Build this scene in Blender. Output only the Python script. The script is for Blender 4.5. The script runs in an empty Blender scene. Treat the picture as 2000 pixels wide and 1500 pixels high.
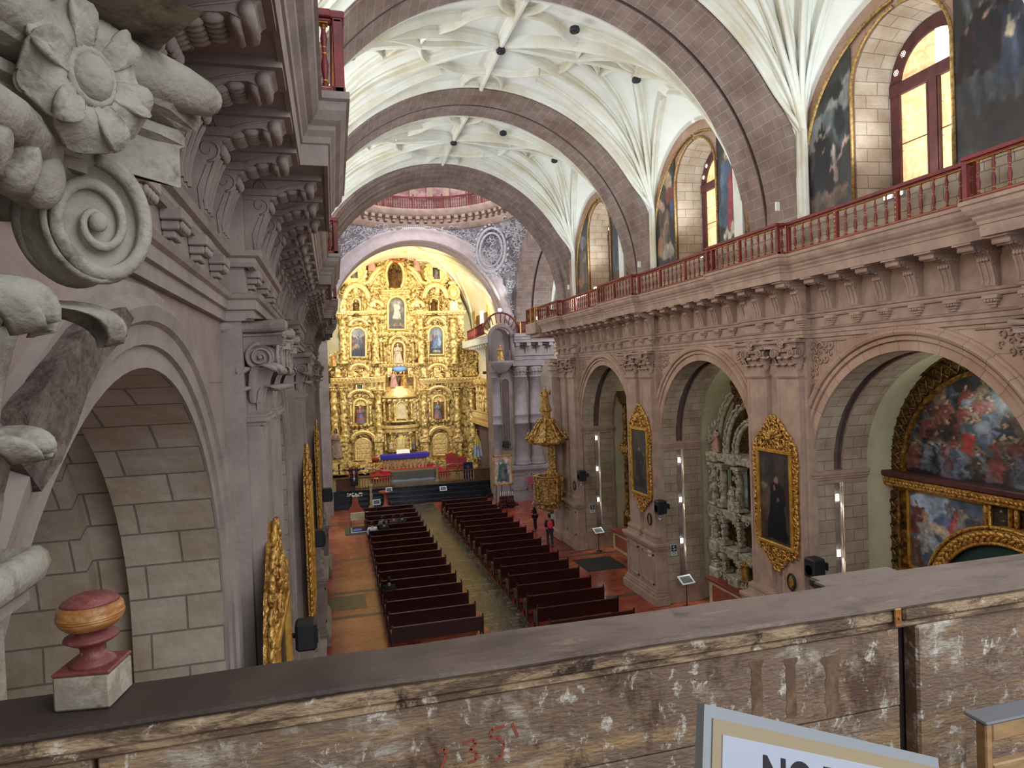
import bpy, math, random
import numpy as np
from mathutils import Vector, Matrix, noise
from math import sin, cos, pi, sqrt, radians
random.seed(7)
C = bpy.context.scene.collection
sc = bpy.context.scene
# ---------------------------------------------------------------- camera
FPX = 1313.0
RC = np.array([[0.96581839,-0.04027636,0.25607159],[-0.2565885,-0.0081482,0.96648639],[-0.03684003,-0.99915535,-0.01820413]])
cd = bpy.data.cameras.new('camera'); cam = bpy.data.objects.new('camera', cd); C.objects.link(cam)
cd.sensor_width = 36; cd.lens = FPX/2000*36; cd.clip_start = .05; cd.clip_end = 300
cam.matrix_world = Matrix(((RC[0,0],-RC[0,1],-RC[0,2],0),(RC[1,0],-RC[1,1],-RC[1,2],0),(RC[2,0],-RC[2,1],-RC[2,2],0),(0,0,0,1)))
sc.camera = cam
# ---------------------------------------------------------------- world, light, exposure
sc.view_settings.view_transform = 'Standard'; sc.view_settings.look = 'None'
sc.view_settings.gamma = 1; sc.view_settings.use_curve_mapping = False
sc.view_settings.exposure = 0.22
w = bpy.data.worlds.new('World'); sc.world = w; w.use_nodes = True
w.node_tree.nodes['Background'].inputs[0].default_value = (.80,.88,1,1)
w.node_tree.nodes['Background'].inputs[1].default_value = 1.15
def area(name, loc, d, sx, sy, power, col=(1,1,1), spread=180):
    l = bpy.data.lights.new(name, 'AREA'); l.shape = 'RECTANGLE'; l.size = sx; l.size_y = sy; l.energy = power; l.color = col; l.spread = radians(spread)
    o = bpy.data.objects.new(name, l); C.objects.link(o); o.location = loc
    o.rotation_euler = Vector(d).to_track_quat('-Z','Y').to_euler(); return o
def point(name, loc, power, col=(1,1,1), r=.1):
    l = bpy.data.lights.new(name, 'POINT'); l.energy = power; l.color = col; l.shadow_soft_size = r
    o = bpy.data.objects.new(name, l); C.objects.link(o); o.location = loc; return o
def spot(name, loc, d, power, col=(1,1,1), ang=70, r=.1, blend=.6):
    l = bpy.data.lights.new(name, 'SPOT'); l.energy = power; l.color = col; l.shadow_soft_size = r; l.spot_size = radians(ang); l.spot_blend = blend
    o = bpy.data.objects.new(name, l); C.objects.link(o); o.location = loc
    o.rotation_euler = Vector(d).to_track_quat('-Z','Y').to_euler(); return o
# added soft fill from behind the choir, no window modelled there
area('rear_fill_light', (5.7,-3.5,5.0), (0.02,1,-.12), 7, 6, 520, (.93,.96,1))
# daylight of the clerestory windows of both sides
for yy in (12.28,20.95,29.65):
    area('clerestory_light', (-1.12,yy,5.9), (1,0,.25), 2.2, 2.8, 280, (.94,.97,1))
# floodlights on the galleries washing the vault
for yy in (12.3,20.9,29.6):
    spot('gallery_flood_or_fill', (12.0,yy,4.0), (-.40,.0,1), 430, (.80,.92,1), 150, .2)
    spot('gallery_flood_or_fill', (12.0,yy-.25,3.95), (.6,.0,1), 110, (.95,.97,1), 130, .08)
    spot('gallery_flood_or_fill', (-.4,yy,3.3), (.45,.1,1), 270, (.93,.97,1), 150, .25)
# the nave floods that warm the right hand arcade
spot('gallery_flood_or_fill', (-.2,9,3.4), (1,.55,-.30), 1150, (1,.84,.69), 120, .4)
spot('gallery_flood_or_fill', (-.2,20,3.4), (1,.35,-.35), 900, (1,.84,.69), 120, .4)
spot('gallery_flood_or_fill', (10.9,10.5,3.3), (-1,-.35,-.25), 480, (1,.95,.88), 130, .4)  # added fill to brighten the left wall, not a lamp of the church
spot('gallery_flood_or_fill', (10.9,19,3.3), (-1,-.35,-.3), 500, (1,.95,.88), 130, .4)  # second added fill, farther along the left wall
spot('gallery_flood_or_fill', (12.0,31,3.4), (-1,-.7,-.35), 500, (.95,.95,1), 120, .4)
# altar lights
spot('altar_floodlight', (11.6,49.6,5.6), (-.62,1,-.25), 2600, (1,.96,.84), 110, .3)
spot('altar_floodlight', (.9,49.6,5.6), (.62,1,-.25), 2600, (1,.96,.84), 110, .3)
spot('altar_floodlight', (6,50.0,-1.0), (0,1,-.05), 800, (1,.98,.90), 120, .5)
spot('altar_floodlight', (6,52.0,6), (0,.8,.6), 1000, (1,.84,.52), 140, .3)
# crossing
point('dome_lantern', (5.9,41.5,13.5), 1500, (.95,.93,1), 1.5)
point('transept_light', (16.5,42,3.5), 900, (.9,.95,1), .5)
# ---------------------------------------------------------------- materials
def s2l(c):
    return tuple(((x/255.)/12.92 if x/255.<=.04045 else ((x/255.+.055)/1.055)**2.4) for x in c)
M = {}
def mat(name, col, rough=.7, metal=0, col2=None, nscale=3., bump=0., bscale=12., emit=None, brick=None, detail=6, dirt_or_sheen=None, spec=.5, stretch=None, lo=.35, hi=.65, dist=.02):
    m = bpy.data.materials.new(name); m.use_nodes = True; nt = m.node_tree; N = nt.nodes; L = nt.links
    b = N['Principled BSDF']; b.inputs['Roughness'].default_value = rough; b.inputs['Metallic'].default_value = metal
    b.inputs['Specular IOR Level'].default_value = spec
    c1 = (*s2l(col),1); b.inputs['Base Color'].default_value = c1
    geo = N.new('ShaderNodeNewGeometry'); pos = geo.outputs['Position']
    if stretch:
        mp = N.new('ShaderNodeMapping'); mp.inputs['Scale'].default_value = stretch; L.new(pos, mp.inputs[0]); pos = mp.outputs[0]
    out = None; hgt = None
    if brick:
        bw, rh, mo, cA, cB, cM = brick
        uv = N.new('ShaderNodeUVMap'); br = N.new('ShaderNodeTexBrick'); L.new(uv.outputs[0], br.inputs['Vector'])
        br.inputs['Scale'].default_value = 1; br.inputs['Brick Width'].default_value = bw; br.inputs['Row Height'].default_value = rh
        br.inputs['Mortar Size'].default_value = mo; br.inputs['Mortar Smooth'].default_value = .3
        br.inputs['Color1'].default_value = (*s2l(cA),1); br.inputs['Color2'].default_value = (*s2l(cB),1); br.inputs['Mortar'].default_value = (*s2l(cM),1)
        out = br.outputs['Color']; hgt = br.outputs['Fac']
    if col2:
        nz = N.new('ShaderNodeTexNoise'); nz.inputs['Scale'].default_value = nscale; nz.inputs['Detail'].default_value = detail; nz.inputs['Roughness'].default_value = .62
        L.new(pos, nz.inputs['Vector'])
        rp = N.new('ShaderNodeValToRGB'); rp.color_ramp.elements[0].position = lo; rp.color_ramp.elements[1].position = hi
        L.new(nz.outputs['Fac'], rp.inputs[0])
        mx = N.new('ShaderNodeMix'); mx.data_type = 'RGBA'; L.new(rp.outputs[0], mx.inputs['Factor'])
        if out is not None:
            mx.blend_type = 'MULTIPLY'; f = mx.inputs['Factor']; L.new(out, mx.inputs['A']); mx.inputs['B'].default_value = (*s2l(col2),1)
        else:
            mx.inputs['A'].default_value = c1; mx.inputs['B'].default_value = (*s2l(col2),1)
        out = mx.outputs['Result']
    if dirt_or_sheen:
        nz = N.new('ShaderNodeTexNoise'); nz.inputs['Scale'].default_value = dirt_or_sheen[1]; nz.inputs['Detail'].default_value = 8; nz.inputs['Roughness'].default_value = .7
        L.new(pos, nz.inputs['Vector'])
        rp = N.new('ShaderNodeValToRGB'); rp.color_ramp.elements[0].position = dirt_or_sheen[2]; rp.color_ramp.elements[1].position = dirt_or_sheen[2]+dirt_or_sheen[3]
        L.new(nz.outputs['Fac'], rp.inputs[0])
        mx = N.new('ShaderNodeMix'); mx.data_type = 'RGBA'; L.new(rp.outputs[0], mx.inputs['Factor'])
        if out is not None: L.new(out, mx.inputs['A'])
        else: mx.inputs['A'].default_value = c1
        mx.inputs['B'].default_value = (*s2l(dirt_or_sheen[0]),1); out = mx.outputs['Result']
    if out is not None: L.new(out, b.inputs['Base Color'])
    if bump or hgt is not None:
        bp = N.new('ShaderNodeBump'); bp.inputs['Distance'].default_value = dist; bp.inputs['Strength'].default_value = max(bump,.25)
        nz = N.new('ShaderNodeTexNoise'); nz.inputs['Scale'].default_value = bscale; nz.inputs['Detail'].default_value = 6; L.new(pos, nz.inputs['Vector'])
        h = nz.outputs['Fac']
        if hgt is not None:
            ma = N.new('ShaderNodeMath'); ma.operation = 'MULTIPLY_ADD'; L.new(hgt, ma.inputs[0]); ma.inputs[1].default_value = -1.2; L.new(h, ma.inputs[2]); h = ma.outputs[0]
        L.new(h, bp.inputs['Height']); L.new(bp.outputs[0], b.inputs['Normal'])
    if emit:
        b.inputs['Emission Color'].default_value = (*s2l(emit[0]),1); b.inputs['Emission Strength'].default_value = emit[1]
    M[name] = m; return m
def mat_gold(name, cA, cB, cC, rough=.38, metal=.75, bs=9, strength=1., dist=.05):
    m = bpy.data.materials.new(name); m.use_nodes = True; nt = m.node_tree; N = nt.nodes; L = nt.links
    b = N['Principled BSDF']; b.inputs['Roughness'].default_value = rough; b.inputs['Metallic'].default_value = metal
    geo = N.new('ShaderNodeNewGeometry'); vo = N.new('ShaderNodeTexVoronoi'); vo.inputs['Scale'].default_value = bs; vo.feature = 'SMOOTH_F1'
    nz = N.new('ShaderNodeTexNoise'); nz.inputs['Scale'].default_value = bs*.35; nz.inputs['Detail'].default_value = 5
    L.new(geo.outputs['Position'], nz.inputs['Vector'])
    ad = N.new('ShaderNodeVectorMath'); ad.operation = 'MULTIPLY_ADD'; L.new(nz.outputs['Color'], ad.inputs[0]); ad.inputs[1].default_value = (.35,.35,.35); L.new(geo.outputs['Position'], ad.inputs[2])
    L.new(ad.outputs[0], vo.inputs['Vector'])
    rp = N.new('ShaderNodeValToRGB'); e = rp.color_ramp.elements; e[0].position = .0; e[0].color = (*s2l(cA),1); e[1].position = .75; e[1].color = (*s2l(cC),1)
    k = e.new(.42); k.color = (*s2l(cB),1)
    L.new(vo.outputs['Distance'], rp.inputs[0]); L.new(rp.outputs[0], b.inputs['Base Color'])
    bp = N.new('ShaderNodeBump'); bp.invert = True; bp.inputs['Distance'].default_value = dist; bp.inputs['Strength'].default_value = strength
    L.new(vo.outputs['Distance'], bp.inputs['Height']); L.new(bp.outputs[0], b.inputs['Normal'])
    M[name] = m; return m
def mat_attr(name, rough=.5, spec=.4):
    m = bpy.data.materials.new(name); m.use_nodes = True; nt = m.node_tree; b = nt.nodes['Principled BSDF']
    a = nt.nodes.new('ShaderNodeAttribute'); a.attribute_name = 'Col'; nt.links.new(a.outputs['Color'], b.inputs['Base Color'])
    b.inputs['Roughness'].default_value = rough; b.inputs['Specular IOR Level'].default_value = spec; M[name] = m
mat('stone', (190,160,146), .85, col2=(222,208,198), nscale=.8, bump=.35, bscale=14, brick=(1.15,.52,.010,(178,150,130),(188,160,140),(146,122,106)))
mat('stone_trim', (178,151,132), .85, col2=(150,127,113), nscale=2.2, bump=.35, bscale=16)
mat('stone_grey', (172,160,146), .88, col2=(220,210,196), nscale=1.6, bump=.6, bscale=10, brick=(.60,.32,.010,(164,150,132),(180,165,146),(122,113,100)))
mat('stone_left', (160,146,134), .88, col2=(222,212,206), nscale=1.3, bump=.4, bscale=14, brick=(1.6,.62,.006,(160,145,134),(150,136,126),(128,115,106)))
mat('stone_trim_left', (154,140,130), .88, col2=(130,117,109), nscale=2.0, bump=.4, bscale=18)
mat('stone_capital', (166,160,143), .88, col2=(140,132,118), nscale=4.0, bump=1., bscale=55, dirt_or_sheen=((98,86,74),5.,.52,.14), dist=.006)
mat('rough_break', (120,104,92), .95, col2=(74,62,56), nscale=8, bump=1., bscale=9, dist=.08)
mat('stone_arch', (158,138,133), .85, col2=(208,196,190), nscale=.9, bump=.45, bscale=12, brick=(.50,.30,.010,(150,132,123),(136,119,110),(172,160,150)))
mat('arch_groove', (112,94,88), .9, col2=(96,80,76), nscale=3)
mat('plaster', (232,234,228), .9, col2=(222,223,212), nscale=.5, bump=.12, bscale=6)
mat('plaster_rib', (226,229,222), .85, col2=(206,199,176), nscale=.7, bump=.1, bscale=6)
mat('gilt_dull', (186,152,88), .5, .45, col2=(120,88,46), nscale=14, bump=.4, bscale=40)
mat('plaster_green', (208,202,170), .9, col2=(190,186,152), nscale=1.2)
mat('gap_shade', (70,58,54), .95)
mat('gallery_red', (128,40,36), .5, col2=(94,30,28), nscale=3, bump=.2, bscale=20)
mat('gilt', (214,168,72), .42, .55, col2=(170,116,40), nscale=6, bump=.2)
mat('dark_metal', (46,48,54), .5, .4)
mat('black_plastic', (24,24,27), .55)
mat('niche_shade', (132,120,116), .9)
mat('bare_wood', (120,84,56), .7, col2=(86,56,38), nscale=5, stretch=(1,1,6))
mat('pew_wood', (64,28,24), .32, col2=(48,19,18), nscale=2.5, stretch=(.4,3,3), bump=.1)
mat('white_paint', (228,226,220), .6)
mat('black_paint', (18,18,20), .5)
# ---------------------------------------------------------------- mesh helpers
class MB:
    def __init__(s): s.v = []; s.f = []; s.uv = []; s.sm = []; s.M = None
    def add(s, vs, fs, uvs=None, smooth=False):
        n = len(s.v)
        for p in vs:
            p = Vector(p)
            if s.M is not None: p = s.M @ p
            s.v.append(p)
        for i, f in enumerate(fs):
            s.f.append(tuple(n+k for k in f)); s.uv.append(None if uvs is None else uvs[i]); s.sm.append(smooth)
def build(name, mb, m, parent=None, label=None, kind=None, auto=None):
    me = bpy.data.meshes.new(name); me.from_pydata([tuple(p) for p in mb.v], [], mb.f); me.materials.append(M[m] if isinstance(m,str) else m)
    ul = me.uv_layers.new(name='UVMap').data
    for pi_, p in enumerate(me.polygons):
        p.use_smooth = mb.sm[pi_]; u = mb.uv[pi_]
        if u is None:
            n = p.normal; ax = max(range(3), key=lambda k: abs(n[k])); a, b = ((1,2),(0,2),(0,1))[ax]
            for li in p.loop_indices:
                co = mb.v[me.loops[li].vertex_index]; ul[li].uv = (co[a], co[b])
        else:
            for k, li in enumerate(p.loop_indices): ul[li].uv = u[k]
    me.update()
    o = bpy.data.objects.new(name, me); C.objects.link(o)
    if parent is not None: o.parent = parent
    if label: o['label'] = label
    if kind: o['kind'] = kind
    return o
def thing(name, label, cat, loc=(0,0,0), rz=0, group=None):
    o = bpy.data.objects.new(name, None); C.objects.link(o); o.location = loc; o.rotation_euler = (0,0,rz); o.empty_display_size = .1
    o['label'] = label; o['category'] = cat
    if group: o['group'] = group
    return o
def tag(o, label, cat, group=None):
    o['label'] = label; o['category'] = cat
    if group: o['group'] = group
    return o
def struct(name, mb, m): return build(name, mb, m, kind='structure')
def struct_root(name):
    o = bpy.data.objects.new(name, None); C.objects.link(o); o['kind'] = 'structure'; return o
def dup(root, loc=None, rz=None, label=None, group=None):
    def rec(o, par):
        c = o.copy(); C.objects.link(c)
        if par is not None: c.parent = par; c.matrix_parent_inverse = o.matrix_parent_inverse.copy()
        for ch in kids.get(o.name, []): rec(ch, c)
        return c
    kids = {}
    for o in list(C.objects):
        if o.parent is not None: kids.setdefault(o.parent.name, []).append(o)
    r = rec(root, None)
    if loc is not None: r.location = loc
    if rz is not None: r.rotation_euler = (0,0,rz)
    if label: r['label'] = label
    if group: r['group'] = group
    return r
def inst(o, parent, loc, rz=0, name=None, sc_=None):     # another part sharing the mesh
    c = o.copy(); C.objects.link(c); c.parent = parent; c.location = loc; c.rotation_euler = (0,0,rz)
    if sc_: c.scale = sc_
    if name: c.name = name
    return c
def box(mb, x0,x1,y0,y1,z0,z1):
    v = [(x0,y0,z0),(x1,y0,z0),(x1,y1,z0),(x0,y1,z0),(x0,y0,z1),(x1,y0,z1),(x1,y1,z1),(x0,y1,z1)]
    mb.add(v, [(0,3,2,1),(4,5,6,7),(0,1,5,4),(1,2,6,5),(2,3,7,6),(3,0,4,7)])
def bbox(mb, x0,x1,y0,y1,z0,z1, b=.01):      # chamfered box
    bm_pts = []
    for (sx,X) in ((-1,x0),(1,x1)):
        for (sy,Y) in ((-1,y0),(1,y1)):
            for (sz,Z) in ((-1,z0),(1,z1)):
                bm_pts.append(((X-sx*b,Y-sy*b,Z),(X-sx*b,Y,Z-sz*b),(X,Y-sy*b,Z-sz*b)))
    # corners index c = sx*4+sy*2+sz ; each has z-face, y-face, x-face point
    v = [p for t in bm_pts for p in t]; I = lambda sx,sy,sz,k: (sx*4+sy*2+sz)*3+k
    f = []
    for s in (0,1):
        q = [I(s,0,0,2),I(s,1,0,2),I(s,1,1,2),I(s,0,1,2)]; f.append(q if s else q[::-1])
        q = [I(0,s,0,1),I(0,s,1,1),I(1,s,1,1),I(1,s,0,1)]; f.append(q if s else q[::-1])
        q = [I(0,0,s,0),I(1,0,s,0),I(1,1,s,0),I(0,1,s,0)]; f.append(q if s else q[::-1])
    for a in (0,1):
        for c in (0,1):
            f.append([I(a,c,0,2),I(a,c,1,2),I(a,c,1,1),I(a,c,0,1)])
            f.append([I(a,0,c,2),I(a,1,c,2),I(a,1,c,0),I(a,0,c,0)])
            f.append([I(0,a,c,1),I(1,a,c,1),I(1,a,c,0),I(0,a,c,0)])
    for a in (0,1):
        for c in (0,1):
            for d in (0,1): f.append([I(a,c,d,0),I(a,c,d,1),I(a,c,d,2)])
    mb.add(v, f)
def lathe(mb, prof, c=(0,0,0), seg=16, axis='Z', smooth=True, a0=0, a1=2*pi, sq=None):
    full = abs(a1-a0-2*pi) < 1e-6; n = seg if full else seg+1; v = []
    for (r,h) in prof:
        for k in range(n):
            a = a0+(a1-a0)*k/seg; rr = r*(sq(a) if sq else 1)
            if axis == 'Z': v.append((c[0]+rr*cos(a),c[1]+rr*sin(a),c[2]+h))
            elif axis == 'Y': v.append((c[0]+rr*cos(a),c[1]+h,c[2]+rr*sin(a)))
            else: v.append((c[0]+h,c[1]+rr*cos(a),c[2]+rr*sin(a)))
    f = []
    for i in range(len(prof)-1):
        for k in range(seg):
            k2 = (k+1)%n if full else k+1
            f.append((i*n+k,i*n+k2,(i+1)*n+k2,(i+1)*n+k))
    if full:
        f.append(tuple(range(n))[::-1]); f.append(tuple((len(prof)-1)*n+k for k in range(n)))
    mb.add(v, f, smooth=smooth)
def ell(mb, c, r, nu=12, nv=8, M_=None):
    v = []; f = []
    for i in range(nv+1):
        t = pi*i/nv
        for k in range(nu):
            a = 2*pi*k/nu; p = Vector((r[0]*sin(t)*cos(a), r[1]*sin(t)*sin(a), r[2]*cos(t)))
            if M_ is not None: p = M_ @ p
            v.append((c[0]+p[0],c[1]+p[1],c[2]+p[2]))
    for i in range(nv):
        for k in range(nu): f.append((i*nu+k,(i+1)*nu+k,(i+1)*nu+(k+1)%nu,i*nu+(k+1)%nu))
    mb.add(v, f, smooth=True)
def tube(mb, pts, r, seg=6, closed=False, smooth=True):
    pts = [Vector(p) for p in pts]; n = len(pts); v = []; f = []; up = Vector((0,0,1))
    prev = None
    for i, p in enumerate(pts):
        t = (pts[(i+1)%n]-pts[i-1]) if closed else (pts[min(i+1,n-1)]-pts[max(i-1,0)])
        if t.length < 1e-9: t = Vector((0,0,1))
        t.normalize()
        if prev is None:
            s = t.cross(up)
            if s.length < .1: s = t.cross(Vector((1,0,0)))
        else: s = prev - t*prev.dot(t)
        s.normalize(); prev = s; u = s.cross(t); rr = r[i] if hasattr(r,'__len__') else r
        for k in range(seg):
            a = 2*pi*k/seg; v.append(p+s*(rr*cos(a))+u*(rr*sin(a)))
    for i in range(n if closed else n-1):
        for k in range(seg):
            j = (i+1)%n; f.append((i*seg+k,i*seg+(k+1)%seg,j*seg+(k+1)%seg,j*seg+k))
    if not closed: f.append(tuple(range(seg))[::-1]); f.append(tuple((n-1)*seg+k for k in range(seg)))
    mb.add(v, f, smooth=smooth)
def prism(mb, poly, fn, a, b, smooth=False):      # poly 2d, fn(u,v,t)->xyz
    n = len(poly); v = [fn(p[0],p[1],a) for p in poly]+[fn(p[0],p[1],b) for p in poly]
    mb.add(v, [tuple(range(n)), tuple(range(n,2*n))[::-1]])
    mb.add(v, [(k,(k+1)%n,n+(k+1)%n,n+k) for k in range(n)], smooth=smooth)
PX = lambda u,v,t: (t,u,v)      # outline in YZ, thick along X
PY = lambda u,v,t: (u,t,v)      # outline in XZ, thick along Y
PZ = lambda u,v,t: (u,v,t)
def revolve(mb, axis, c, prof, a0=0, a1=pi, n=40, smooth=True, uvs=1.):
    v = []; f = []; U = []
    cl = [0]
    for i in range(1,len(prof)): cl.append(cl[-1]+math.dist(prof[i],prof[i-1]))
    m = len(prof)
    for k in range(n+1):
        a = a0+(a1-a0)*k/n
        for (r,h) in prof:
            if axis == 'X': v.append((h,c[0]+r*cos(a),c[1]+r*sin(a)))
            elif axis == 'Y': v.append((c[0]+r*cos(a),h,c[1]+r*sin(a)))
            else: v.append((c[0]+r*cos(a),c[1]+r*sin(a),h))
    R0 = prof[0][0]
    for k in range(n):
        for i in range(m-1):
            f.append((k*m+i,k*m+i+1,(k+1)*m+i+1,(k+1)*m+i))
            u0 = (a0+(a1-a0)*k/n)*R0*uvs; u1 = (a0+(a1-a0)*(k+1)/n)*R0*uvs
            U.append([(cl[i],u0),(cl[i+1],u0),(cl[i+1],u1),(cl[i],u1)])
    mb.add(v, f, U, smooth)
def portal(mb, yc, r, zs, zb, prof, n=32):       # jamb-arch-jamb band; prof [(extra_r, x)]
    m = len(prof); v = []; f = []; U = []; cl = [0]; dist = []
    for i in range(1,m): cl.append(cl[-1]+math.dist(prof[i],prof[i-1]))
    path = [('j',-1,zb),('j',-1,zs)]+[('a',pi-pi*k/n) for k in range(1,n)]+[('j',1,zs),('j',1,zb)]
    d = 0; last = None
    for q in path:
        p0 = (yc+q[1]*r,q[2]) if q[0]=='j' else (yc+r*cos(q[1]),zs+r*sin(q[1]))
        if last: d += math.dist(p0,last)
        last = p0; dist.append(d)
        for (e,x) in prof:
            if q[0]=='j': v.append((x,yc+q[1]*(r+e),q[2]))
            else: v.append((x,yc+(r+e)*cos(q[1]),zs+(r+e)*sin(q[1])))
    for k in range(len(path)-1):
        for i in range(m-1):
            f.append((k*m+i,k*m+i+1,(k+1)*m+i+1,(k+1)*m+i)); U.append([(cl[i],dist[k]),(cl[i+1],dist[k]),(cl[i+1],dist[k+1]),(cl[i],dist[k+1])])
    mb.add(v, f, U)
def sweep(mb, pts, prof, up=(0,0,1), normals=None, smooth=False, closed=False):   # prof (side, up)
    pts = [Vector(p) for p in pts]; n = len(pts); m = len(prof); v = []; f = []
    for i, p in enumerate(pts):
        t = (pts[(i+1)%n]-pts[i-1]) if closed else (pts[min(i+1,n-1)]-pts[max(i-1,0)])
        t.normalize(); u = Vector(normals[i]) if normals else Vector(up); s = t.cross(u)
        if s.length < 1e-6: s = Vector((1,0,0))
        s.normalize(); u = s.cross(t)
        for (a,b) in prof: v.append(p+s*a+u*b)
    for i in range(n if closed else n-1):
        j = (i+1)%n
        for k in range(m): f.append((i*m+k,i*m+(k+1)%m,j*m+(k+1)%m,j*m+k))
    if not closed: f.append(tuple(range(m))[::-1]); f.append(tuple((n-1)*m+k for k in range(m)))
    mb.add(v, f, smooth=smooth)
def RP(px, py, Y):                 # photo point to the place on the plane y = Y
    d = RC @ np.array([(px-1000)/FPX,(py-750)/FPX,1]); d = d*Y/d[1]; return float(d[0]), float(d[2])
def RX(px, py, X):
    d = RC @ np.array([(px-1000)/FPX,(py-750)/FPX,1]); d = d*X/d[0]; return float(d[1]), float(d[2])
def RZ(px, py, Z):
    d = RC @ np.array([(px-1000)/FPX,(py-750)/FPX,1]); d = d*Z/d[2]; return float(d[0]), float(d[1])
def scroll(mb, c, U, V, size, turns=1.25, r=.12, hand=1, a0=0, seg=5, n=14):   # spiral tendril in plane U,V
    c = Vector(c); U = Vector(U); V = Vector(V); pts = []; rr = []
    for i in range(n+1):
        t = i/n; a = a0+hand*turns*2*pi*t; q = size*(1-t*.82)
        pts.append(c+U*(q*cos(a))+V*(q*sin(a))); rr.append(size*r*(1.25-.6*t))
    tube(mb, pts, rr, seg)
def leafblob(mb, c, U, V, Nn, L_, W_, ang):
    U = Vector(U); V = Vector(V); Nn = Vector(Nn); a = U*cos(ang)+V*sin(ang); b = Nn.cross(a)
    mt = Matrix((a*L_, b*W_, Nn*(W_*.8))).transposed()
    ell(mb, c, (1,1,1), 7, 5, mt)
# ================================================================ NAVE SHELL
FL = -9.375; XR = 12.35; XL = -1.05; XC = 5.72; ZS = -2.9; RA = 3.05; IMP = -2.98
YB = [12.28,20.95,29.65]                     # centres of the right hand bays
PIER = [7.95,16.6,25.3,34.1]                 # pier centres
ZG = 2.75                                    # gallery floor
mb = MB(); mb.add([(-6,-4,FL),(28,-4,FL),(28,62,FL),(-6,62,FL)], [(0,1,2,3)])
mat('floor_tile', (150,62,44), .20, col2=(206,196,192), nscale=1.4, bump=.25, bscale=22, brick=(.30,.30,.006,(156,68,50),(142,60,44),(108,56,44)), dist=.004, dirt_or_sheen=((172,104,70),.4,.47,.2))  # orange patches paint light reflected in the tiles into the colour
mat('floor_dark', (96,92,72), .22, col2=(150,148,140), nscale=2.2, bump=.8, bscale=9, stretch=(1,.6,1), dist=.012, spec=.6, brick=(.8,.34,.028,(118,112,90),(84,80,62),(38,40,36)), lo=.3, hi=.7)
mat('slab', (74,76,62), .35, col2=(48,50,44), nscale=3, bump=.3)
mat('step_stone', (34,40,48), .22, col2=(18,22,28), nscale=2)
floor = struct('floor', mb, 'floor_tile')
def slab(name, x0,x1,y0,y1, m, h=.004, label=None):
    b = MB(); box(b, x0,x1,y0,y1,FL-.02,FL+h); return build(name, b, m, floor, label)
slab('aisle_paving', 5.12,6.65,8,48.8, 'floor_dark', label='dark glossy stone paving of the centre aisle')
for yy in (26.9,30.0,35.4,22.0,44.0): slab('stone_band', -.9,1.55,yy,yy+.28, 'slab')
for yy in (25.4,22.6,31.7): slab('stone_band', 10.4,14.0,yy,yy+.22, 'slab')
slab('stone_band', 11.0,13.0,32.9,33.1,'slab'); slab('stone_band', 6.65,7.25,33.3,33.5,'slab'); slab('stone_band', 6.65,7.25,27.8,28.0,'slab')
slab('tomb_slab', -.7,.95,27.9,29.7, 'slab')
# ---- right wall
def flat(mb, x, y0,y1,z0,z1, nrm=1):
    mb.add([(x,y0,z0),(x,y1,z0),(x,y1,z1),(x,y0,z1)], [(0,1,2,3) if nrm>0 else (3,2,1,0)])
def arch_front(mb, x, yc, r, zs, ztop, n=32):
    ys = [yc - r*cos(pi*k/n) for k in range(n+1)]; zz = [zs + r*sin(pi*k/n) for k in range(n+1)]
    for k in range(n):
        mb.add([(x,ys[k],zz[k]),(x,ys[k+1],zz[k+1]),(x,ys[k+1],ztop),(x,ys[k],ztop)], [(0,1,2,3)])
mb = MB(); y = -4.; bays_r = [(3.6,RA)]+[(c,RA) for c in YB]; YEND = 36.2
for yc, r in bays_r:
    flat(mb, XR, y, yc-r, FL, ZG); arch_front(mb, XR, yc, r, ZS, ZG); y = yc+r
    portal(mb, yc, r, ZS, FL, [(0,XR),(0,12.98),(.16,12.98),(.16,13.26),(0,13.26),(0,14.05)])
flat(mb, XR, y, YEND, FL, ZG)
mb.add([(XR,YEND,FL),(14.6,YEND,FL),(14.6,YEND,ZG),(XR,YEND,ZG)], [(0,1,2,3)])
wall_r = struct('wall_right', mb, 'stone')
# grooves and inner jambs read grey: chapel piers
for yc, r in bays_r[1:]:
    mb = MB(); portal(mb, yc, r-.004, ZS, FL+.5, [(0,XR+.02),(0,12.975)]); portal(mb, yc, r-.004, ZS, FL+.5, [(0,13.265),(0,14.05)])
    build('arch_soffit', mb, 'stone_grey', wall_r, 'grey block lined inner face of the chapel arch')
    mb = MB(); portal(mb, yc, r, ZS, FL+.3, [(.03,13.0),(.155,13.0),(.155,13.24),(.03,13.24)]); build('arch_groove', mb, 'arch_groove', wall_r, 'dark recessed groove round the chapel arch')
    mb = MB(); portal(mb, yc, r+.12, ZS, FL, [(-.12,14.05),(0,14.05),(0,15.6)]); build('chapel_plaster', mb, 'plaster_green', wall_r, 'pale green plaster beyond the arch')
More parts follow.
